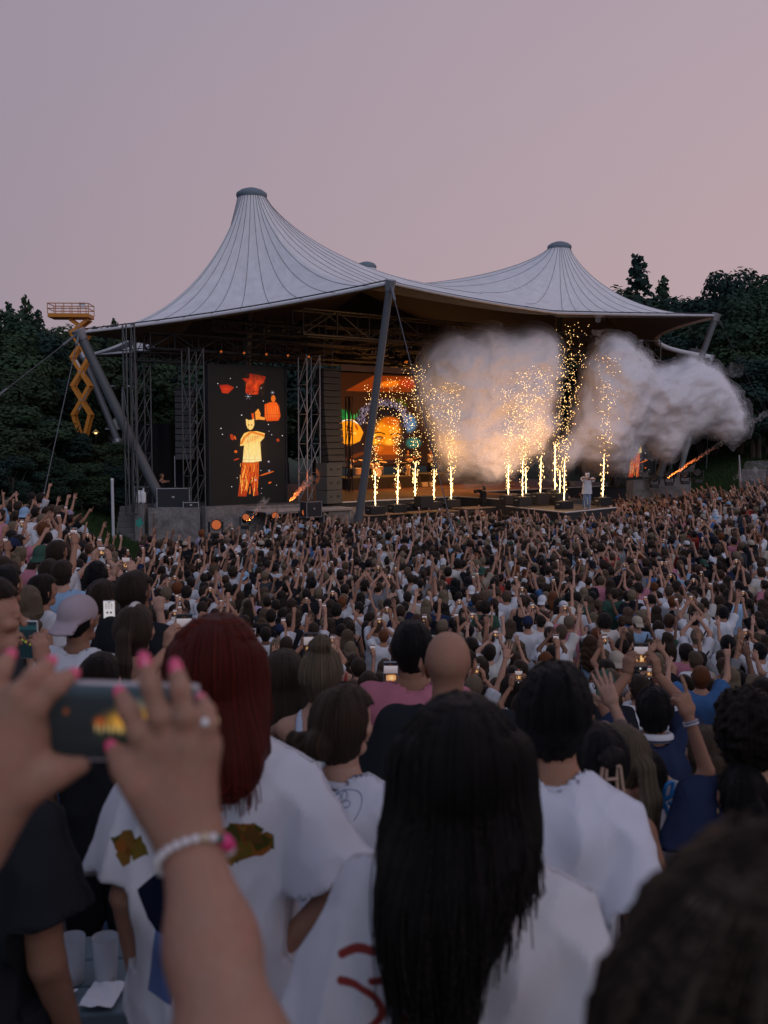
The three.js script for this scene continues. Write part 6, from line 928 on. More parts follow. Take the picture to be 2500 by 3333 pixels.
// ---------------------------------------------------------------- the people close to the camera
const shirtUV = (x, y, z, nz) => (nz > -0.05 ? [(x + 0.4) / 0.8, (y - 0.7) / 0.8] : [0.02, 0.02]);
function printed(base, draw) { const t = canvasTex(1024, 1024, (c, W, H) => { c.fillStyle = base; c.fillRect(0, 0, W, H); const X = (x) => (x + 0.4) / 0.8 * W, Y = (y) => (1 - (y - 0.7) / 0.8) * H; draw(c, X, Y); }); const m = clothMat(1, 1, 1); m.map = t; m.bumpMap = rep(TEX.cloth, 5); m.bumpScale = 0.0012; return m; }
function hero(o) {                                           // head centre at pixel (px, py), d metres ahead; the height follows from the ground there
  const hp = at(o.px, o.py, o.d), gy = ground(hp.x, o.d) + (o.lift ?? 0), s = (hp.y - gy) / HEADY, turn = (o.turn ?? 0) + faceTo(hp, V(hp.x * 0.3 + 3, 0, -40)), cell = o.cell ?? 0.014;
  HERO.push([hp.x, o.d, o.keep ?? 0.42]);
  const pose = o.pose ?? POSES.down, head = V(0, 0, HEADZ * s).applyAxisAngle(UPV, turn), pos = V(hp.x - head.x, gy, hp.z - head.z);
  const g = person({ ...o, pos, turn, h: 1.72 * s, skin: SKIN[o.tone ?? 0], skinGeo: skinGeo(o.sex, pose, cell, o.handCell ?? 0.008, o), topGeo: topGeo(o.sex, pose, o.top[0], o.d < 3 ? 0.011 : 0.014, { uv: shirtUV, ...(o.cut ?? {}) }), hair: o.hair, hairGeo: o.hair ? hairGeo(o.hair[0], o.d < 3 ? 0.0075 : 0.010, { len: o.len, amp: o.amp, wide: o.wide, asym: o.asym, taper: o.taper }) : null, group: undefined });
  if (o.headTurn || o.hairTurn) for (const m of g.children) if (m.name === 'hair') m.rotation.y = (o.headTurn ?? 0) + (o.hairTurn ?? 0);
  if (o.top[0] === 'tee' && o.d < 4) { const c = mesh('collar', new THREE.TorusGeometry(0.086, 0.0085, 8, 36), g.children.find((m) => m.name === 'shirt').material, g); c.rotation.x = Math.PI / 2 - 0.16; c.position.set(0, (pose.sh ?? 0) ? 1.408 : 1.424, -0.018); c.scale.set(1.06, 1.04, 1.4); }
  if (o.phone) { const l = (pose === POSES.phoneBoth ? V(0, 1.815, -0.40) : V(0.13, 1.95, -0.32)).multiplyScalar(s).applyAxisAngle(UPV, turn).add(pos); heldPhone(o.phone[0], l, turn * 0.7, 0.04, o.phone[1], true, o.phone[2]); }
  return g;
}
const addStrands = (g, n, len, wide, seed, mat, stray, asym) => { const m = mesh('loose_strands', strandGeo(n, len, wide, seed, stray, 1, asym), mat, g); m.position.set(0, HEADY, HEADZ); };
const headAt = (g, x, y, z) => V(x, y + HEADY, z + HEADZ);
// 1 red-haired woman
{ const redG = hero({ label: 'red-haired person in printed white T-shirt in front of the filming hands', px: 712, py: 2190, d: 2.3, sex: 'f', tone: 0, pose: { L: [V(-0.215, 0.86, -0.03), 'relaxed', V(-0.3, 0, 1)], R: [V(0.12, 0.94, 0.03), 'relaxed', V(1, 0, 0.25)] }, len: 0.19, amp: 0.005, hair: ['long', hairMat(0.27, 0.03, 0.016)], cut: { loose: 0.036, len: 0.80, sleeve: 0.84, sleeveWide: 1.3, fold: 0.015 }, bottom: ['jeans', CLOTH.denim], top: ['tee', printed('#cdcdd3', (c, X, Y) => {
  const r = rng(77), cols = ['#5c4220', '#74481e', '#6a5a24', '#4e4a22', '#7c5a2a', '#8a5426', '#44431c'];
  const cluster = (x, y, s, n) => { for (let i = 0; i < n; i++) { const a = r() * 6.28, q = s * 0.75 * Math.sqrt(r()), cx = x + Math.cos(a) * q, cy = y + Math.sin(a) * q * 0.8, k = 5 + Math.floor(r() * 3); c.fillStyle = cols[Math.floor(r() * 7)]; c.beginPath(); for (let m = 0; m < k; m++) { const an = m / k * 6.28 + r() * 0.6, rr = s * (0.28 + 0.42 * r()); (m ? c.lineTo : c.moveTo).call(c, X(cx + Math.cos(an) * rr), Y(cy + Math.sin(an) * rr)); } c.closePath(); c.fill(); } };
  cluster(-0.175, 1.235, 0.040, 12); cluster(0.095, 1.27, 0.052, 18); cluster(0.03, 1.25, 0.026, 8); c.strokeStyle = '#8c3a1c'; c.lineWidth = 4; c.beginPath(); c.moveTo(X(0.08), Y(1.31)); c.lineTo(X(0.1), Y(1.26)); c.stroke();
  c.fillStyle = '#141a2c'; c.beginPath(); [[-0.15, 1.15], [-0.10, 1.19], [-0.02, 1.17], [0.05, 1.185], [0.085, 1.14], [0.06, 1.07], [-0.02, 1.10], [-0.09, 1.04], [-0.13, 1.08]].forEach(([x, y], i) => (i ? c.lineTo(X(x), Y(y)) : c.moveTo(X(x), Y(y)))); c.closePath(); c.fill();
  c.fillStyle = '#5a6c96'; c.beginPath(); [[-0.11, 1.06], [-0.06, 1.04], [-0.07, 0.9], [-0.13, 0.92]].forEach(([x, y], i) => (i ? c.lineTo(X(x), Y(y)) : c.moveTo(X(x), Y(y)))); c.closePath(); c.fill();
})] }); addStrands(redG, 420, 0.2, 1.0, 21, hairMat(0.36, 0.05, 0.024)); }
// 2 low bun, printed shirt
{ const g = hero({ label: 'brown-haired person with a low side bun in printed white T-shirt', px: 1122, py: 2362, d: 2.8, sex: 'f', tone: 4, turn: -0.35, hair: ['bob', HAIRC.chestnut].slice(0, 0).concat(['bun', hairMat(0.13, 0.08, 0.05)]), cut: { loose: 0.028, len: 0.78, sleeve: 0.7 }, bottom: ['trousers', CLOTH.black], hairTurn: -0.25, top: ['tee', printed('#c6c6ce', (c, X, Y) => {
  c.fillStyle = '#48161a'; c.beginPath(); c.ellipse(X(-0.065), Y(1.27), 58, 108, 0.05, 0, 7); c.fill(); c.fillStyle = '#2a0c10'; for (const y of [1.32, 1.28, 1.24]) c.fillRect(X(-0.10), Y(y), 84, 18);
  c.strokeStyle = '#5a6280'; c.lineWidth = 3; const r = rng(6); const flower = (x, y, s) => { for (let i = 0; i < 5; i++) { const a = i / 5 * 6.28; c.beginPath(); c.ellipse(X(x + Math.cos(a) * s), Y(y + Math.sin(a) * s), s * 780, s * 560, a, 0, 7); c.stroke(); } c.fillStyle = r() < 0.5 ? '#6a2030' : '#204a50'; c.beginPath(); c.arc(X(x), Y(y), 7, 0, 7); c.fill(); };
  flower(0.0, 1.37, 0.022); flower(0.045, 1.40, 0.020); flower(0.03, 1.34, 0.02); flower(0.05, 1.30, 0.014); flower(0.08, 1.30, 0.012); c.beginPath(); c.moveTo(X(0.02), Y(1.42)); c.bezierCurveTo(X(0.08), Y(1.46), X(0.13), Y(1.42), X(0.1), Y(1.36)); c.stroke(); for (const y of [1.2, 1.12, 1.04, 0.98]) flower(0.02 + r() * 0.04, y, 0.014); flower(-0.12, 1.38, 0.016);
  c.fillStyle = '#23262e'; c.font = 'bold 62px sans-serif'; c.fillText('TX', X(0.0), Y(1.245));
})] });
  mesh('hair_clip', new RoundedBoxGeometry(0.035, 0.028, 0.02, 2, 0.006), std(0.55, 0.58, 0.6, 0.3), g).position.set(-0.03, HEADY - 0.085, HEADZ + 0.13);
  const b = new Vol([-0.1, -0.1, -0.1], [0.1, 0.1, 0.1], 0.006); b.cap([0, 0, 0], [0, 0, 0.01], 0.052, 0.05, 0.01); b.cap([0.02, 0.02, 0.02], [-0.03, 0.03, 0.02], 0.035, 0.03, 0.005); b.cap([0.03, -0.03, 0.02], [-0.02, -0.035, 0.03], 0.028, 0.026, 0.004); b.each((d, x, y, z) => d + 0.004 * Math.sin(Math.atan2(y, x) * 5 + Math.hypot(x, y) * 160), 0.1); const bm = mesh('hair_bun', b.mesh(0, (x, y) => [x * 6, y * 6]), hairMat(0.13, 0.085, 0.055), g); bm.position.set(-0.075, HEADY - 0.055, HEADZ + 0.105);
}
// 3 blond updo, camisole
{ const g = hero({ label: 'blond person with a messy top bun in pale blue camisole', px: 1045, py: 2196, d: 4.4, sex: 'f', tone: 4, pose: POSES.clapLow, hair: ['topBun', HAIRC.blond], amp: 0.012, cut: { back: 1.27, strap: 0.012 }, bottom: ['jeans', CLOTH.denim], top: ['tank', CLOTH.lightblue] }); g.children.find((m) => m.name === 'tank_top').material = clothMat(0.42, 0.47, 0.58); }
// 4..6
hero({ label: 'person with long straight brown hair behind the red-haired person', px: 925, py: 2206, d: 4.7, sex: 'f', tone: 0, hair: ['long', hairMat(0.115, 0.08, 0.055)], len: 0.38, cut: {}, bottom: ['jeans', CLOTH.black], top: ['tee', CLOTH.charcoal] });
hero({ label: 'person with cropped black hair in pink T-shirt beside the bald head', px: 1342, py: 2113, d: 4.6, sex: 'm', tone: 2, hair: ['fade', HAIRC.black], cut: { loose: 0.026 }, bottom: ['jeans', CLOTH.denim], top: ['tee', clothMat(0.42, 0.15, 0.19)] });
hero({ label: 'bald person in black T-shirt in the middle of the crowd', px: 1458, py: 2166, d: 3.5, sex: 'm', tone: 1, cut: { loose: 0.03 }, bottom: ['jeans', CLOTH.denim], top: ['tee', CLOTH.black] });
// 7 long dark hair
{ const darkG = hero({ label: 'person with very long dark hair in white T-shirt with red squiggles', px: 1500, py: 2512, d: 1.62, sex: 'f', tone: 1, len: 0.33, wide: 1.08, asym: 0.62, taper: 0.42, amp: 0.005, keep: 0.5, hair: ['long', hairMat(0.027, 0.021, 0.018)], cut: { loose: 0.036, len: 0.80, sleeve: 0.84, sleeveWide: 1.3, fold: 0.016 }, bottom: ['jeans', CLOTH.black], top: ['tee', printed('#cbc8ca', (c, X, Y) => {
  c.strokeStyle = '#8a3a34'; c.lineWidth = 17; c.lineCap = 'round'; const sq = (pts) => { c.beginPath(); pts.forEach(([x, y], i) => (i ? c.quadraticCurveTo(X(pts[i - 1][0]), Y(pts[i - 1][1]), X((x + pts[i - 1][0]) / 2), Y((y + pts[i - 1][1]) / 2)) : c.moveTo(X(x), Y(y)))); c.stroke(); };
  sq([[-0.2, 1.32], [-0.16, 1.345], [-0.1, 1.34], [-0.12, 1.30], [-0.17, 1.29]]); sq([[-0.2, 1.28], [-0.15, 1.28], [-0.12, 1.24], [-0.16, 1.20], [-0.2, 1.22]]); sq([[-0.2, 1.18], [-0.14, 1.17], [-0.1, 1.21], [-0.08, 1.27]]); sq([[-0.11, 1.2], [-0.06, 1.22], [-0.02, 1.18], [-0.08, 1.12]]); sq([[-0.14, 1.15], [-0.18, 1.1], [-0.1, 1.05], [-0.05, 1.1]]);
  sq([[0.03, 1.1], [0.04, 1.17], [0.08, 1.2], [0.1, 1.14], [0.06, 1.09], [0.1, 1.06]]); sq([[0.02, 1.05], [0.06, 1.12], [0.11, 1.1], [0.14, 1.05]]); sq([[-0.02, 1.0], [0.04, 1.04], [0.1, 1.0]]);
})] }); addStrands(darkG, 620, 0.34, 1.12, 22, hairMat(0.06, 0.047, 0.038), 0.016, 0.6); }
// 8 dark-haired man
hero({ label: 'broad person with thick dark short hair in plain white T-shirt', px: 1808, py: 2318, d: 2.42, sex: 'm', tone: 1, turn: -0.25, keep: 0.5, hair: ['short', hairMat(0.014, 0.013, 0.013)], amp: 0.008, pose: { ...POSES.down, sw: 0.16, sh: 1.335 }, cut: { loose: 0.016, len: 0.8, sleeve: 0.74, fold: 0.014 }, bottom: ['trousers', CLOTH.black], top: ['tee', printed('#cfcfd8', (c, X, Y) => { c.strokeStyle = '#5a7a9a'; c.lineWidth = 9; c.beginPath(); c.ellipse(X(-0.045), Y(1.405), 16, 11, 0.3, 0, 7); c.stroke(); c.beginPath(); c.moveTo(X(-0.065), Y(1.375)); c.lineTo(X(-0.02), Y(1.378)); c.stroke(); })] });
// 9 claw clip
{ const g = hero({ label: 'person with dark hair in a brown claw clip and black tank top', px: 1945, py: 2478, d: 2.75, sex: 'f', tone: 2, turn: 0.25, hair: ['bun', hairMat(0.03, 0.026, 0.027)].map((x, i) => (i ? x : 'topKnotless')), cut: { back: 1.34, strap: 0.03 }, bottom: ['jeans', CLOTH.black], top: ['tank', CLOTH.black] });
  const cm = std(0.36, 0.25, 0.18, 0.35), cl = new THREE.Group(); cl.name = 'claw_clip'; cl.position.set(-0.005, HEADY - 0.005, HEADZ + 0.125); g.add(cl);
  for (const s of [-1, 1]) { for (const [x0, y0, x1, y1] of [[0.012, 0.03, 0.03, 0.03], [0.03, 0.03, 0.042, -0.06], [0.016, 0.03, 0.022, -0.06], [0.022, -0.06, 0.042, -0.06]]) bar('claw_tooth', V(s * x0, y0, 0), V(s * x1, y1, 0.004), 0.0062, cm, cl); } bar('claw_hinge', V(-0.02, -0.01, 0.008), V(0.02, -0.01, 0.008), 0.006, cm, cl);
  const kn = new Vol([-0.07, -0.07, -0.06], [0.07, 0.07, 0.06], 0.006); kn.cap([-0.01, 0, 0], [0.02, 0.01, 0], 0.032, 0.026, 0.01); kn.cap([-0.04, 0.0, 0], [0.0, 0.03, 0.0], 0.012, 0.014, 0.006); const k = mesh('hair_knot', kn.mesh(0, (x, y) => [x * 6, y * 6]), hairMat(0.06, 0.05, 0.046), g); k.position.set(-0.005, HEADY + 0.05, HEADZ + 0.125); }
// 10 blond, sunglasses pushed up
{ const g = hero({ label: 'blond person with tortoise sunglasses pushed up on the head', px: 2022, py: 2462, d: 3.2, sex: 'f', tone: 0, turn: 0.5, hair: ['pony', HAIRC.blond], len: 0.3, bottom: ['jeans', CLOTH.denim], top: ['tee', CLOTH.white] }); const gm = std(0.07, 0.03, 0.02, 0.25); for (const s of [-1, 1]) { const l = mesh('sunglass_lens', new THREE.SphereGeometry(0.032, 14, 8), gm, g); l.scale.set(1, 0.75, 0.3); l.position.set(s * 0.04, HEADY + 0.115, HEADZ - 0.055); l.rotation.x = -0.9; bar('sunglass_arm', V(s * 0.078, HEADY + 0.11, HEADZ - 0.05), V(s * 0.088, HEADY + 0.05, HEADZ + 0.05), 0.005, gm, g); } }
// 11 blue ribbon, raised arm
{ const g = hero({ label: 'person with black hair and a bright blue ribbon raising one hand', px: 2092, py: 2528, d: 3.3, sex: 'f', tone: 1, turn: 0.1, pose: { L: [V(-0.22, 0.95, -0.12), 'relaxed'], R: [V(0.235, 1.84, -0.12), 'point', V(1, -0.25, 0.1)] }, handCell: 0.006, hair: ['bun', HAIRC.black], cut: { loose: 0.03, sleeve: 0.55 }, bottom: ['jeans', CLOTH.denim], top: ['tee', CLOTH.white] });
  const bm = std(0.02, 0.22, 0.55, 0.6); for (const [pts, r] of [[[[0.05, 0.0, 0.13], [0.06, 0.07, 0.14], [0.09, 0.08, 0.13], [0.08, 0.02, 0.14]], 0.009], [[[0.05, 0, 0.13], [0.1, 0.03, 0.14], [0.12, 0.0, 0.13], [0.07, -0.01, 0.14]], 0.009], [[[0.05, 0, 0.13], [0.08, -0.08, 0.15], [0.1, -0.16, 0.16]], 0.011], [[[0.05, 0, 0.13], [0.03, -0.07, 0.15], [0.05, -0.15, 0.17]], 0.010]]) { const m = mesh('blue_ribbon', new THREE.TubeGeometry(new THREE.CatmullRomCurve3(pts.map((p) => V(...p))), 14, r, 6), bm, g); m.position.set(0, HEADY - 0.06, HEADZ); }
  const j = joints('f', { L: [V(-0.22, 0.95, -0.12), 'relaxed'], R: [V(0.235, 1.84, -0.12), 'point', V(1, -0.25, 0.1)] }), w = j.R.e.clone().lerp(j.R.w, 0.86), dir = j.R.w.clone().sub(j.R.e).normalize(); [[0, 0.55], [0.012, 0.3]].forEach(([o, c]) => { const t = mesh('bracelet', new THREE.TorusGeometry(0.031, 0.005, 6, 20), std(c, c, c + 0.05, 0.4), g); t.position.copy(w).addScaledVector(dir, o); t.quaternion.setFromUnitVectors(V(0, 0, 1), dir); }); }
// 12 polo, 13..15
{ const g = hero({ label: 'person with short black hair in navy polo with white collar', px: 2128, py: 2312, d: 4.8, sex: 'm', tone: 2, pose: POSES.phoneBoth, phone: ['phone held up by the person in navy polo', 0], hair: ['short', HAIRC.black], amp: 0.01, bottom: ['jeans', CLOTH.denim], top: ['tee', CLOTH.navy] }); const c = mesh('collar', new THREE.TorusGeometry(0.092, 0.017, 8, 28), CLOTH.white, g); c.rotation.x = Math.PI / 2 - 0.12; c.position.set(0, 1.462, -0.005); c.scale.set(1, 0.92, 1.5); const c2 = mesh('collar_stripe', new THREE.TorusGeometry(0.104, 0.005, 6, 28), CLOTH.navy, g); c2.rotation.x = Math.PI / 2 - 0.12; c2.position.set(0, 1.452, 0); }
hero({ label: 'person with tousled brown hair in dark T-shirt at the right edge', px: 2432, py: 2384, d: 3.0, sex: 'm', tone: 0, turn: 0.15, hair: ['curly', HAIRC.dark], cut: { loose: 0.02 }, bottom: ['jeans', CLOTH.black], top: ['tee', CLOTH.navy] });
{ const g = hero({ label: 'person with dark low ponytail and gold hoop earring', px: 2412, py: 2592, d: 2.9, sex: 'f', tone: 2, turn: 0.1, hair: ['pony', HAIRC.black], len: 0.28, bottom: ['jeans', CLOTH.black], top: ['tank', CLOTH.white] }); for (const s of [-1, 1]) { const e = mesh('hoop_earring', new THREE.TorusGeometry(0.016, 0.002, 6, 18), std(0.8, 0.55, 0.2, 0.25, { metalness: 1 }), g); e.position.set(s * 0.096, HEADY - 0.055, HEADZ + 0.015); e.rotation.y = 1.2; } }
hero({ label: 'person with light brown ponytail in pale strappy top at the right', px: 2300, py: 2452, d: 3.7, sex: 'f', tone: 4, hair: ['pony', HAIRC.light], len: 0.3, pose: POSES.leftOpen, bottom: ['skirt', CLOTH.denim], top: ['tank', CLOTH.lightblue] });
// 16..22 left side
hero({ label: 'person in backwards pale lilac cap and white T-shirt', px: 258, py: 2022, d: 4.85, sex: 'm', tone: 2, turn: -0.25, hair: ['fade', HAIRC.dark], cap: [true, clothMat(0.42, 0.34, 0.36)], cut: { loose: 0.025 }, bottom: ['jeans', CLOTH.denim], top: ['tee', CLOTH.white] });
hero({ label: 'person with long wavy blond hair at the left edge', px: 88, py: 1965, d: 7.0, sex: 'f', tone: 0, hair: ['longWavy', HAIRC.blond], len: 0.34, bottom: ['jeans', CLOTH.denim], top: ['tank', CLOTH.white] });
{ const g = hero({ label: 'person with brown ponytail and cream headband behind the phone', px: 440, py: 2055, d: 4.6, sex: 'f', tone: 0, hair: ['pony', hairMat(0.13, 0.085, 0.055)], len: 0.36, bottom: ['jeans', CLOTH.denim], top: ['tank', CLOTH.beige] }); const t = mesh('headband', new THREE.TorusGeometry(0.104, 0.008, 8, 30), CLOTH.offwhite, g); t.position.set(0, HEADY + 0.03, HEADZ - 0.005); t.rotation.set(0.45, 1.57, 0); t.scale.set(1, 1.02, 1.8); mesh('hair_clip', new RoundedBoxGeometry(0.05, 0.035, 0.02, 2, 0.008), std(0.35, 0.5, 0.58, 0.3), g).position.set(0.0, HEADY + 0.005, HEADZ + 0.125); }
hero({ label: 'person with dark half-bun and sunglasses above the filming phone', px: 328, py: 2215, d: 3.9, sex: 'f', tone: 0, hair: ['bun', HAIRC.dark], bottom: ['jeans', CLOTH.black], top: ['tee', CLOTH.black], cut: { loose: 0.03 } });
hero({ label: 'person with cropped dark hair in white T-shirt beside the blond hair', px: 140, py: 1925, d: 7.3, sex: 'm', tone: 1, turn: -0.5, hair: ['short', HAIRC.dark], bottom: ['jeans', CLOTH.denim], top: ['tee', CLOTH.white] });
hero({ label: 'person with short brown hair between the cap and the ponytail', px: 340, py: 1948, d: 7.5, sex: 'm', tone: 1, turn: -0.4, hair: ['short', HAIRC.brown], bottom: ['jeans', CLOTH.denim], top: ['tee', CLOTH.white] });
hero({ label: 'person with dark hair and bare shoulders cut by the left edge', px: -45, py: 2010, d: 3.3, sex: 'f', tone: 0, turn: -1.0, hair: ['bun', HAIRC.brown], bottom: ['jeans', CLOTH.denim], top: ['tank', CLOTH.white] });
hero({ label: 'person in black T-shirt and shorts behind the left filming hand', px: -170, py: 2370, d: 2.05, sex: 'm', tone: 2, keep: 0.5, hair: ['short', HAIRC.black], cut: { loose: 0.03, len: 0.78 }, bottom: ['shorts', CLOTH.black], top: ['tee', CLOTH.black] });
hero({ label: 'person holding a phone up beside the red-haired person', px: 590, py: 2235, d: 4.3, turn: 0.25, sex: 'm', tone: 0, pose: POSES.phoneBoth, phone: ['phone with an orange stage picture held left of the red hair', 0], hair: ['short', HAIRC.dark], bottom: ['jeans', CLOTH.denim], top: ['tee', CLOTH.black] });
hero({ label: 'person holding a pale phone high above the red hair', px: 715, py: 2285, d: 5.6, sex: 'f', tone: 4, pose: POSES.phoneRight, phone: ['phone in pale case filming the stage above the red hair', 1], hair: ['long', HAIRC.brown], bottom: ['jeans', CLOTH.denim], top: ['tee', CLOTH.black] });
{ const t = canvasTex(128, 256, (c, W, H) => { c.fillStyle = '#0c1f26'; c.fillRect(0, 0, W, H); c.fillStyle = '#183a42'; c.fillRect(0, H * 0.1, W, H * 0.12); for (let i = 0; i < 40; i++) { const r = ((i * 37) % 17) / 17; c.fillStyle = ['#8a8a3a', '#b0a040', '#56702e'][i % 3]; c.fillRect(W * (0.12 + r * 0.5), H * (0.42 + ((i * 13) % 11) / 60), 9, 16); } c.fillStyle = '#e07a3c'; c.fillRect(W * 0.38, H * 0.03, W * 0.24, H * 0.03); }), m = std(0.02, 0.02, 0.02, 0.3, { emissiveMap: t }); m.emissive.setRGB(1, 1, 1); m.emissiveIntensity = 0.8; hero({ label: 'person filming at the left edge behind the pink nails', px: -37, py: 2300, d: 3.5, sex: 'f', tone: 0, pose: POSES.phoneBoth, phone: ['phone with a dark green picture at the left edge', 1, m], hair: ['pony', HAIRC.brown], bottom: ['jeans', CLOTH.denim], top: ['tee', CLOTH.beige] }); }
{ const t = canvasTex(128, 256, (c, W, H) => { c.fillStyle = '#d8d2d6'; c.fillRect(0, 0, W, H); c.strokeStyle = '#54464e'; c.lineWidth = 4; for (let i = 0; i < 9; i++) { c.beginPath(); c.arc(W * (0.25 + (i % 3) * 0.25), H * (0.12 + Math.floor(i / 3) * 0.09), 9, 0, 5); c.stroke(); } c.fillStyle = '#2a1a22'; for (const x of [0.33, 0.66]) { c.beginPath(); c.arc(W * x, H * 0.52, 12, 0, 7); c.fill(); } c.fillRect(W * 0.3, H * 0.86, W * 0.4, 10); }), m = std(0.02, 0.02, 0.02, 0.3, { emissiveMap: t }); m.emissive.setRGB(1, 1, 1); m.emissiveIntensity = 0.75; heldPhone('phone with a bright white picture between cap and ponytail', at(356, 1992, 6.4), 0.1, 0.02, 1, true, m); }
heldPhone('phone glowing orange beside the pink T-shirt', at(1272, 2200, 5.1), 0, 0.02, 2, true); heldPhone('phone held over the messy blond bun', at(1012, 2108, 4.85), 0.1, 0.02, 0, true);
// ---------------------------------------------------------------- hands filming in the foreground
{
  const D = 0.9, q = (x, y, d = D) => A3(at(x, y, d)), tone = SKIN[0], lo = at(-700, 3600, 0.35), nail = phys(0.75, 0.075, 0.17, 0.25, { clearcoat: 0.6 });
  const who = thing('person', 'person with pink nails whose two arms reach in from the left', 'person', at(400, 3500, 0.45));
  const W = who.position, rel = (p) => [p[0] - W.x, p[1] - W.y, p[2] - W.z], geos = [];
  const hand = (bounds, fill) => { const a = [1e9, 1e9, 1e9], b = [-1e9, -1e9, -1e9]; for (const p of bounds) p.forEach((v, i) => { a[i] = Math.min(a[i], v - 0.05); b[i] = Math.max(b[i], v + 0.05); }); const v = new Vol(a.map((x, i) => x - [W.x, W.y, W.z][i]), b.map((x, i) => x - [W.x, W.y, W.z][i]), 0.0032); fill(v); geos.push(v.mesh()); };
  const R = {                                                // right hand seen from its back; each finger from knuckle to tip
    index: [q(492, 2455, 0.875), q(452, 2385, 0.862), q(420, 2315, 0.866), q(397, 2268, 0.876)], middle: [q(545, 2430, 0.872), q(520, 2330, 0.860), q(492, 2230, 0.862), q(474, 2165, 0.868)],
    ring: [q(605, 2420, 0.872), q(603, 2330, 0.860), q(588, 2245, 0.862), q(575, 2186, 0.868)], little: [q(662, 2432, 0.876), q(675, 2360, 0.866), q(672, 2318, 0.872), q(660, 2286, 0.884)], thumb: [q(520, 2625, 0.872), q(455, 2560, 0.862), q(410, 2500, 0.866), q(375, 2448, 0.876)],
  };
  const wr = q(618, 2735, 0.868), fore = q(690, 3080, 0.80), elbow = q(760, 3480, 0.72);
  hand([...Object.values(R).flat(), wr], (v) => {
    const P = (p) => rel(p); for (const k of ['index', 'middle', 'ring', 'little']) v.chain(R[k].map(P), k === 'little' ? [0.0092, 0.0082, 0.0076, 0.0066] : [0.0105, 0.0096, 0.0086, 0.0074], 0.006);
    v.chain(R.thumb.map(P), [0.0175, 0.013, 0.0105, 0.0085], 0.014); for (const k of ['index', 'middle', 'ring', 'little']) v.cap(P(R[k][0]), P(wr), k === 'little' ? 0.0135 : 0.0145, 0.021, 0.018); v.cap(P(R.thumb[0]), P(wr), 0.018, 0.022, 0.02);
    for (const k of ['index', 'middle', 'ring', 'little']) v.cap(P(R[k][0]), P(R[k][0].map((c, i) => c + (i === 2 ? 0.004 : 0))), 0.0118, 0.0118, 0.01);
  });
  { const v = new Vol([-0.3, -0.45, -0.7], [0.35, 0.45, 0.3], 0.009); v.chain([wr, fore, elbow].map(rel), [0.0262, 0.0345, 0.041], 0.03); v.chain([elbow, [-0.11, EYE - 0.64, -0.40]].map(rel), [0.047, 0.058], 0.03); geos.push(v.mesh()); }
  const L = { index: [q(18, 2330, 0.875), q(62, 2262, 0.862), q(112, 2205, 0.868), q(150, 2168, 0.882)], middle: [q(60, 2360, 0.874), q(118, 2290, 0.866), q(178, 2235, 0.872), q(222, 2205, 0.886)], ring: [q(-60, 2310, 0.88), q(-30, 2230, 0.868), q(0, 2185, 0.874), q(22, 2150, 0.884)], thumb: [q(-10, 2600, 0.875), q(90, 2555, 0.868), q(180, 2515, 0.872), q(262, 2492, 0.884)] };
  const wl = q(-120, 2760, 0.86);
  hand([...Object.values(L).flat(), wl], (v) => { const P = rel; for (const k of ['index', 'middle', 'ring']) { v.chain(L[k].map(P), [0.0112, 0.0102, 0.0092, 0.0080], 0.007); v.cap(P(L[k][0]), P(wl), 0.021, 0.027, 0.022); } v.cap(P(q(40, 2480, 0.876)), P(q(-60, 2620, 0.872)), 0.026, 0.03, 0.03); v.chain(L.thumb.map(P), [0.022, 0.0155, 0.0115, 0.0085], 0.016); v.cap(P(L.thumb[0]), P(wl), 0.024, 0.027, 0.02); v.cap(P(q(70, 2400, 0.885)), P(q(60, 2500, 0.885)), 0.018, 0.018, 0.02); });
  { const v = new Vol([-0.55, -0.45, -0.7], [0.2, 0.45, 0.3], 0.009); v.chain([wl, q(-330, 3150, 0.74), q(-560, 3560, 0.62)].map(rel), [0.027, 0.038, 0.046], 0.03); v.chain([q(-560, 3560, 0.62), [-0.44, EYE - 0.64, -0.40]].map(rel), [0.047, 0.058], 0.03); geos.push(v.mesh()); }
  { // head, neck, shoulders and trunk of that person, below the picture
    const c = V(-0.275, W.y, -0.36), v = new Vol([-0.8, -1.6, -0.4], [0.6, 0.5, 0.6], 0.02), r = (x, y, z) => [c.x - W.x + x, EYE - 0.66 - W.y + y, c.z - W.z + z];
    v.cap(r(-0.17, 0, 0.05), r(0.17, 0, 0.05), 0.06, 0.06, 0.05); v.cap(r(0, -0.1, 0.06), r(0, -0.55, 0.08), 0.12, 0.13, 0.1); v.cap(r(0, 0.02, 0.06), r(0, 0.1, 0.05), 0.05, 0.05, 0.03); for (const s of [-1, 1]) v.cap(r(s * 0.09, -0.6, 0.08), r(s * 0.1, -1.15, 0.1), 0.09, 0.05, 0.05); geos.push(v.mesh());
    const t = new Vol([-0.8, -1.2, -0.4], [0.6, 0.4, 0.6], 0.02); t.cap(r(-0.15, 0.0, 0.05), r(0.15, 0.0, 0.05), 0.075, 0.075, 0.05); t.cap(r(-0.04, -0.1, 0.06), r(-0.04, -0.6, 0.08), 0.145, 0.16, 0.1); t.cap(r(0.04, -0.1, 0.06), r(0.04, -0.6, 0.08), 0.145, 0.16, 0.1); mesh('shirt', t.mesh(), CLOTH.charcoal, who);
    const hd = headGeo('f', 0.012).clone(), hp = r(0, 0.2, 0.04); hd.translate(...hp); geos.push(hd); const hh = mesh('hair', hairGeo('long', 0.016, { len: 0.3 }), HAIRC.brown, who); hh.position.set(...hp);
  }
  mesh('body', mergeGeometries(geos), tone, who);
  const ng = new THREE.SphereGeometry(1, 14, 10), cam = camera.position;
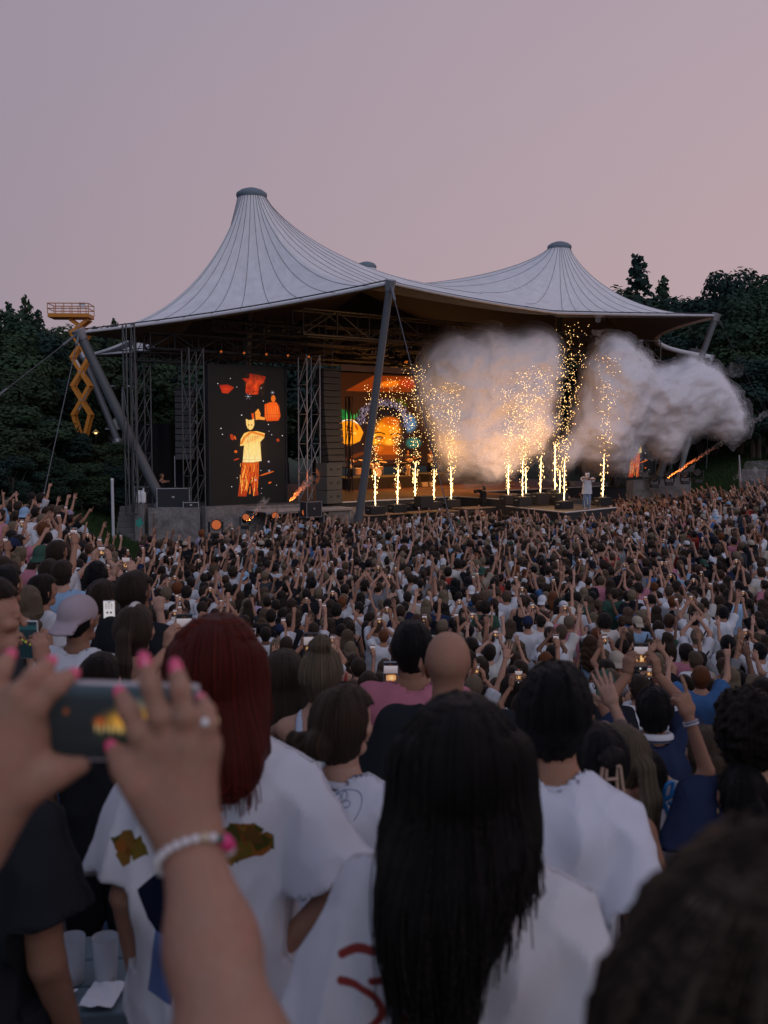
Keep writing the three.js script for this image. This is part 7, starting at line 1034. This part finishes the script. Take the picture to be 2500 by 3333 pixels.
  for (const [f, rr] of [[R.index, 0.0066], [R.middle, 0.0074], [R.ring, 0.0072], [R.little, 0.006], [R.thumb, 0.0076], [L.index, 0.0072], [L.middle, 0.0072], [L.ring, 0.0072]]) { const tip = V(...f[3]), prev = V(...f[2]), dir = tip.clone().sub(prev).normalize(), n = mesh('nail', ng, nail, who), to = cam.clone().sub(tip).normalize(), nrm = to.addScaledVector(dir, -to.dot(dir)).normalize(); n.position.copy(tip).addScaledVector(nrm, rr * 0.45).addScaledVector(dir, 0.002).sub(W); n.quaternion.setFromRotationMatrix(new THREE.Matrix4().makeBasis(new THREE.Vector3().crossVectors(dir, nrm), dir, nrm)); n.scale.set(rr * 0.88, rr * 1.45, rr * 0.55); }
  { const a = V(...R.ring[0]).lerp(V(...R.ring[1]), 0.55), dir = V(...R.ring[1]).sub(V(...R.ring[0])).normalize(), t = thing('finger_ring', 'pale stone ring on the filming hand', 'ring', V(...R.little[1]).lerp(V(...R.little[2]), 0.3)); void a; const b = mesh('band', new THREE.TorusGeometry(0.0092, 0.0016, 8, 24), std(0.75, 0.6, 0.3, 0.25, { metalness: 1 }), t); b.quaternion.setFromUnitVectors(V(0, 0, 1), dir); mesh('stone', new THREE.OctahedronGeometry(0.0042, 1), std(0.8, 0.8, 0.78, 0.1), t).position.set(0, 0.002, 0.0105); }
  // bracelets
  const wa = V(...wr), wd = V(...fore).sub(wa).normalize(), on = (o, name, label) => thing(name, label, 'bracelet', wa.clone().addScaledVector(wd, o));
  const gold = std(0.65, 0.42, 0.14, 0.3, { metalness: 0.9 });
  { const o = on(0.002, 'chain_bracelet', 'thin gold chain bracelet above the beads'); const m = mesh('gold_band', new THREE.TorusGeometry(0.0278, 0.0017, 8, 40), gold, o); m.quaternion.setFromUnitVectors(V(0, 0, 1), wd); mesh('pendant', new THREE.SphereGeometry(0.0042, 10, 8), gold, o).position.set(-0.012, -0.004, 0.026); }
  { const o = on(0.016, 'bead_bracelet', 'bead bracelet of pearls with one pink bead'), bg = new THREE.SphereGeometry(0.0043, 12, 8), x = new THREE.Vector3().crossVectors(wd, V(0, 0, 1)).normalize(), y = new THREE.Vector3().crossVectors(wd, x), pearl = std(0.72, 0.68, 0.66, 0.25), cream = std(0.6, 0.5, 0.34, 0.4), green = std(0.06, 0.1, 0.07, 0.5), pink = std(0.75, 0.05, 0.22, 0.35); for (let i = 0; i < 24; i++) { const a = i / 24 * 6.283, m = mesh('bead', bg, pearl, o); m.position.copy(x).multiplyScalar(Math.cos(a) * 0.0318).addScaledVector(y, Math.sin(a) * 0.0318); const side = m.position.x / 0.0318; if (m.position.z > -0.01) m.material = side > 0.88 ? pink : side > 0.66 ? green : side > 0.2 && i % 2 ? cream : pearl; if (side > 0.88) m.scale.setScalar(1.5); } }
  // the phone
  const ctr = at(398, 2348, 0.9), o = thing('phone', 'large phone held sideways by the pink-nailed hands showing the stage', 'phone', ctr); o.rotation.set(-0.12, 0.10, -0.045);
  rbox('phone_case', 0.138, 0.073, 0.0085, 0, 0, 0, std(0.5, 0.44, 0.44, 0.35), o, 0.004);
  const t = canvasTex(512, 256, (c, w, h) => { let g = c.createLinearGradient(0, 0, 0, h); g.addColorStop(0, '#33404e'); g.addColorStop(0.22, '#161c20'); g.addColorStop(1, '#070b0a'); c.fillStyle = g; c.fillRect(0, 0, w, h); const soft = (x, y, rx, ry, col) => { c.save(); c.translate(x, y); c.scale(rx, ry); const q2 = c.createRadialGradient(0, 0, 0, 0, 0, 1); q2.addColorStop(0, col); q2.addColorStop(1, col + '00'); c.fillStyle = q2; c.fillRect(-1, -1, 2, 2); c.restore(); }; soft(300, 75, 80, 45, '#8f857a'); soft(300, 120, 140, 60, '#c98424'); soft(250, 128, 60, 42, '#d99a34'); soft(360, 130, 70, 44, '#d89a3c'); soft(180, 130, 34, 30, '#b04a14'); soft(62, 96, 16, 20, '#8a3a12'); for (let i = 0; i < 16; i++) soft(170 + i * 17, 150 + (i * 7) % 14, 8, 26, '#d6b874'); soft(270, 190, 220, 26, '#1a2016'); });
  const sm = phys(0.015, 0.015, 0.017, 0.35, { emissiveMap: t, specularIntensity: 0.5 }); sm.emissive.setRGB(1, 1, 1); sm.emissiveIntensity = 0.8; const s = mesh('screen', new THREE.PlaneGeometry(0.132, 0.067), sm, o); s.position.z = 0.0047;
}
// the head right in front of the lens at the lower right
const blurG = hero({ label: 'blurred brown-haired head very close at the lower right corner', px: 2575, py: 3495, d: 0.56, sex: 'f', tone: 0, keep: 0.4, hair: ['long', hairMat(0.15, 0.105, 0.072)], len: 0.3, amp: 0.012, top: ['tee', CLOTH.charcoal], bottom: ['jeans', CLOTH.black] });
addStrands(blurG, 420, 0.3, 1.1, 31, hairMat(0.17, 0.12, 0.085), 0.02);
// bench with cups, napkins
{
  const p = at(300, 3170, 3.1), o = thing('bench', 'grey-blue bench top with cups and napkins', 'bench', V(p.x, ground(p.x, 3.1), -3.1), 0.1), h = p.y - o.position.y, bm = std(0.12, 0.16, 0.18, 0.7);
  for (let i = 0; i < 3; i++) rbox('seat_board', 2.6, 0.05, 0.155, 0.1, h - 0.025, -0.18 + i * 0.165, bm, o, 0.012); for (const x of [-1, 0.2, 1.2]) { rbox('leg', 0.08, h - 0.05, 0.4, x, (h - 0.05) / 2, 0, std(0.1, 0.1, 0.1, 0.8), o, 0.01); }
  const cupG = new THREE.LatheGeometry([[0, 0.003], [0.030, 0.003], [0.031, 0], [0.033, 0.004], [0.036, 0.05], [0.0385, 0.11], [0.0405, 0.15], [0.042, 0.151], [0.0395, 0.149], [0.0365, 0.1], [0.033, 0.02], [0, 0.008]].map((q) => new THREE.Vector2(...q)), 28), cm = phys(0.75, 0.77, 0.8, 0.35, { transmission: 0.55, side: THREE.DoubleSide });
  [[238, 3188, 'translucent plastic cup with orange print on the bench'], [345, 3178, 'second plastic cup half behind the white T-shirt']].forEach(([x, y, t], i) => { const c = thing('plastic_cup', t, 'cup', V(at(x, y, 3.05).x, p.y + 0.001, at(x, y, 3.05).z)); mesh('cup', cupG, cm, c); mesh('drink_foam', new THREE.CylinderGeometry(0.031, 0.03, 0.012, 20), std(0.5, 0.42, 0.3, 0.7), c).position.y = 0.02; if (!i) { const m = mesh('print_mark', new THREE.CylinderGeometry(0.0395, 0.0388, 0.018, 12, 1, true, -1.0, 0.8), std(0.5, 0.12, 0.04, 0.6, { side: THREE.DoubleSide }), c); m.position.y = 0.1; } });
  const nap = (px, py, w, t, seed) => { const v = at(px, py, 2.95), g = new THREE.PlaneGeometry(w, w * 0.7, 16, 12), pp = g.attributes.position; g.rotateX(-Math.PI / 2); for (let i = 0; i < pp.count; i++) pp.setY(i, 0.012 + 0.028 * Math.abs(fbm(pp.getX(i) * 14 + seed, pp.getZ(i) * 14, seed, 2))); g.computeVertexNormals(); const m = mesh('napkin', g, std(0.68, 0.68, 0.68, 0.95, { side: THREE.DoubleSide })); m.position.set(v.x, p.y + 0.004, v.z); m.rotation.y = 0.5 + seed; tag(m, t, 'napkin'); };
  nap(335, 3250, 0.15, 'crumpled white napkin lying beside the cups', 1); nap(150, 3320, 0.16, 'crumpled white napkin at the lower left corner', 2.3);
}
crowdSpots(HERO);
buildCrowd();
renderer.render(scene, camera);
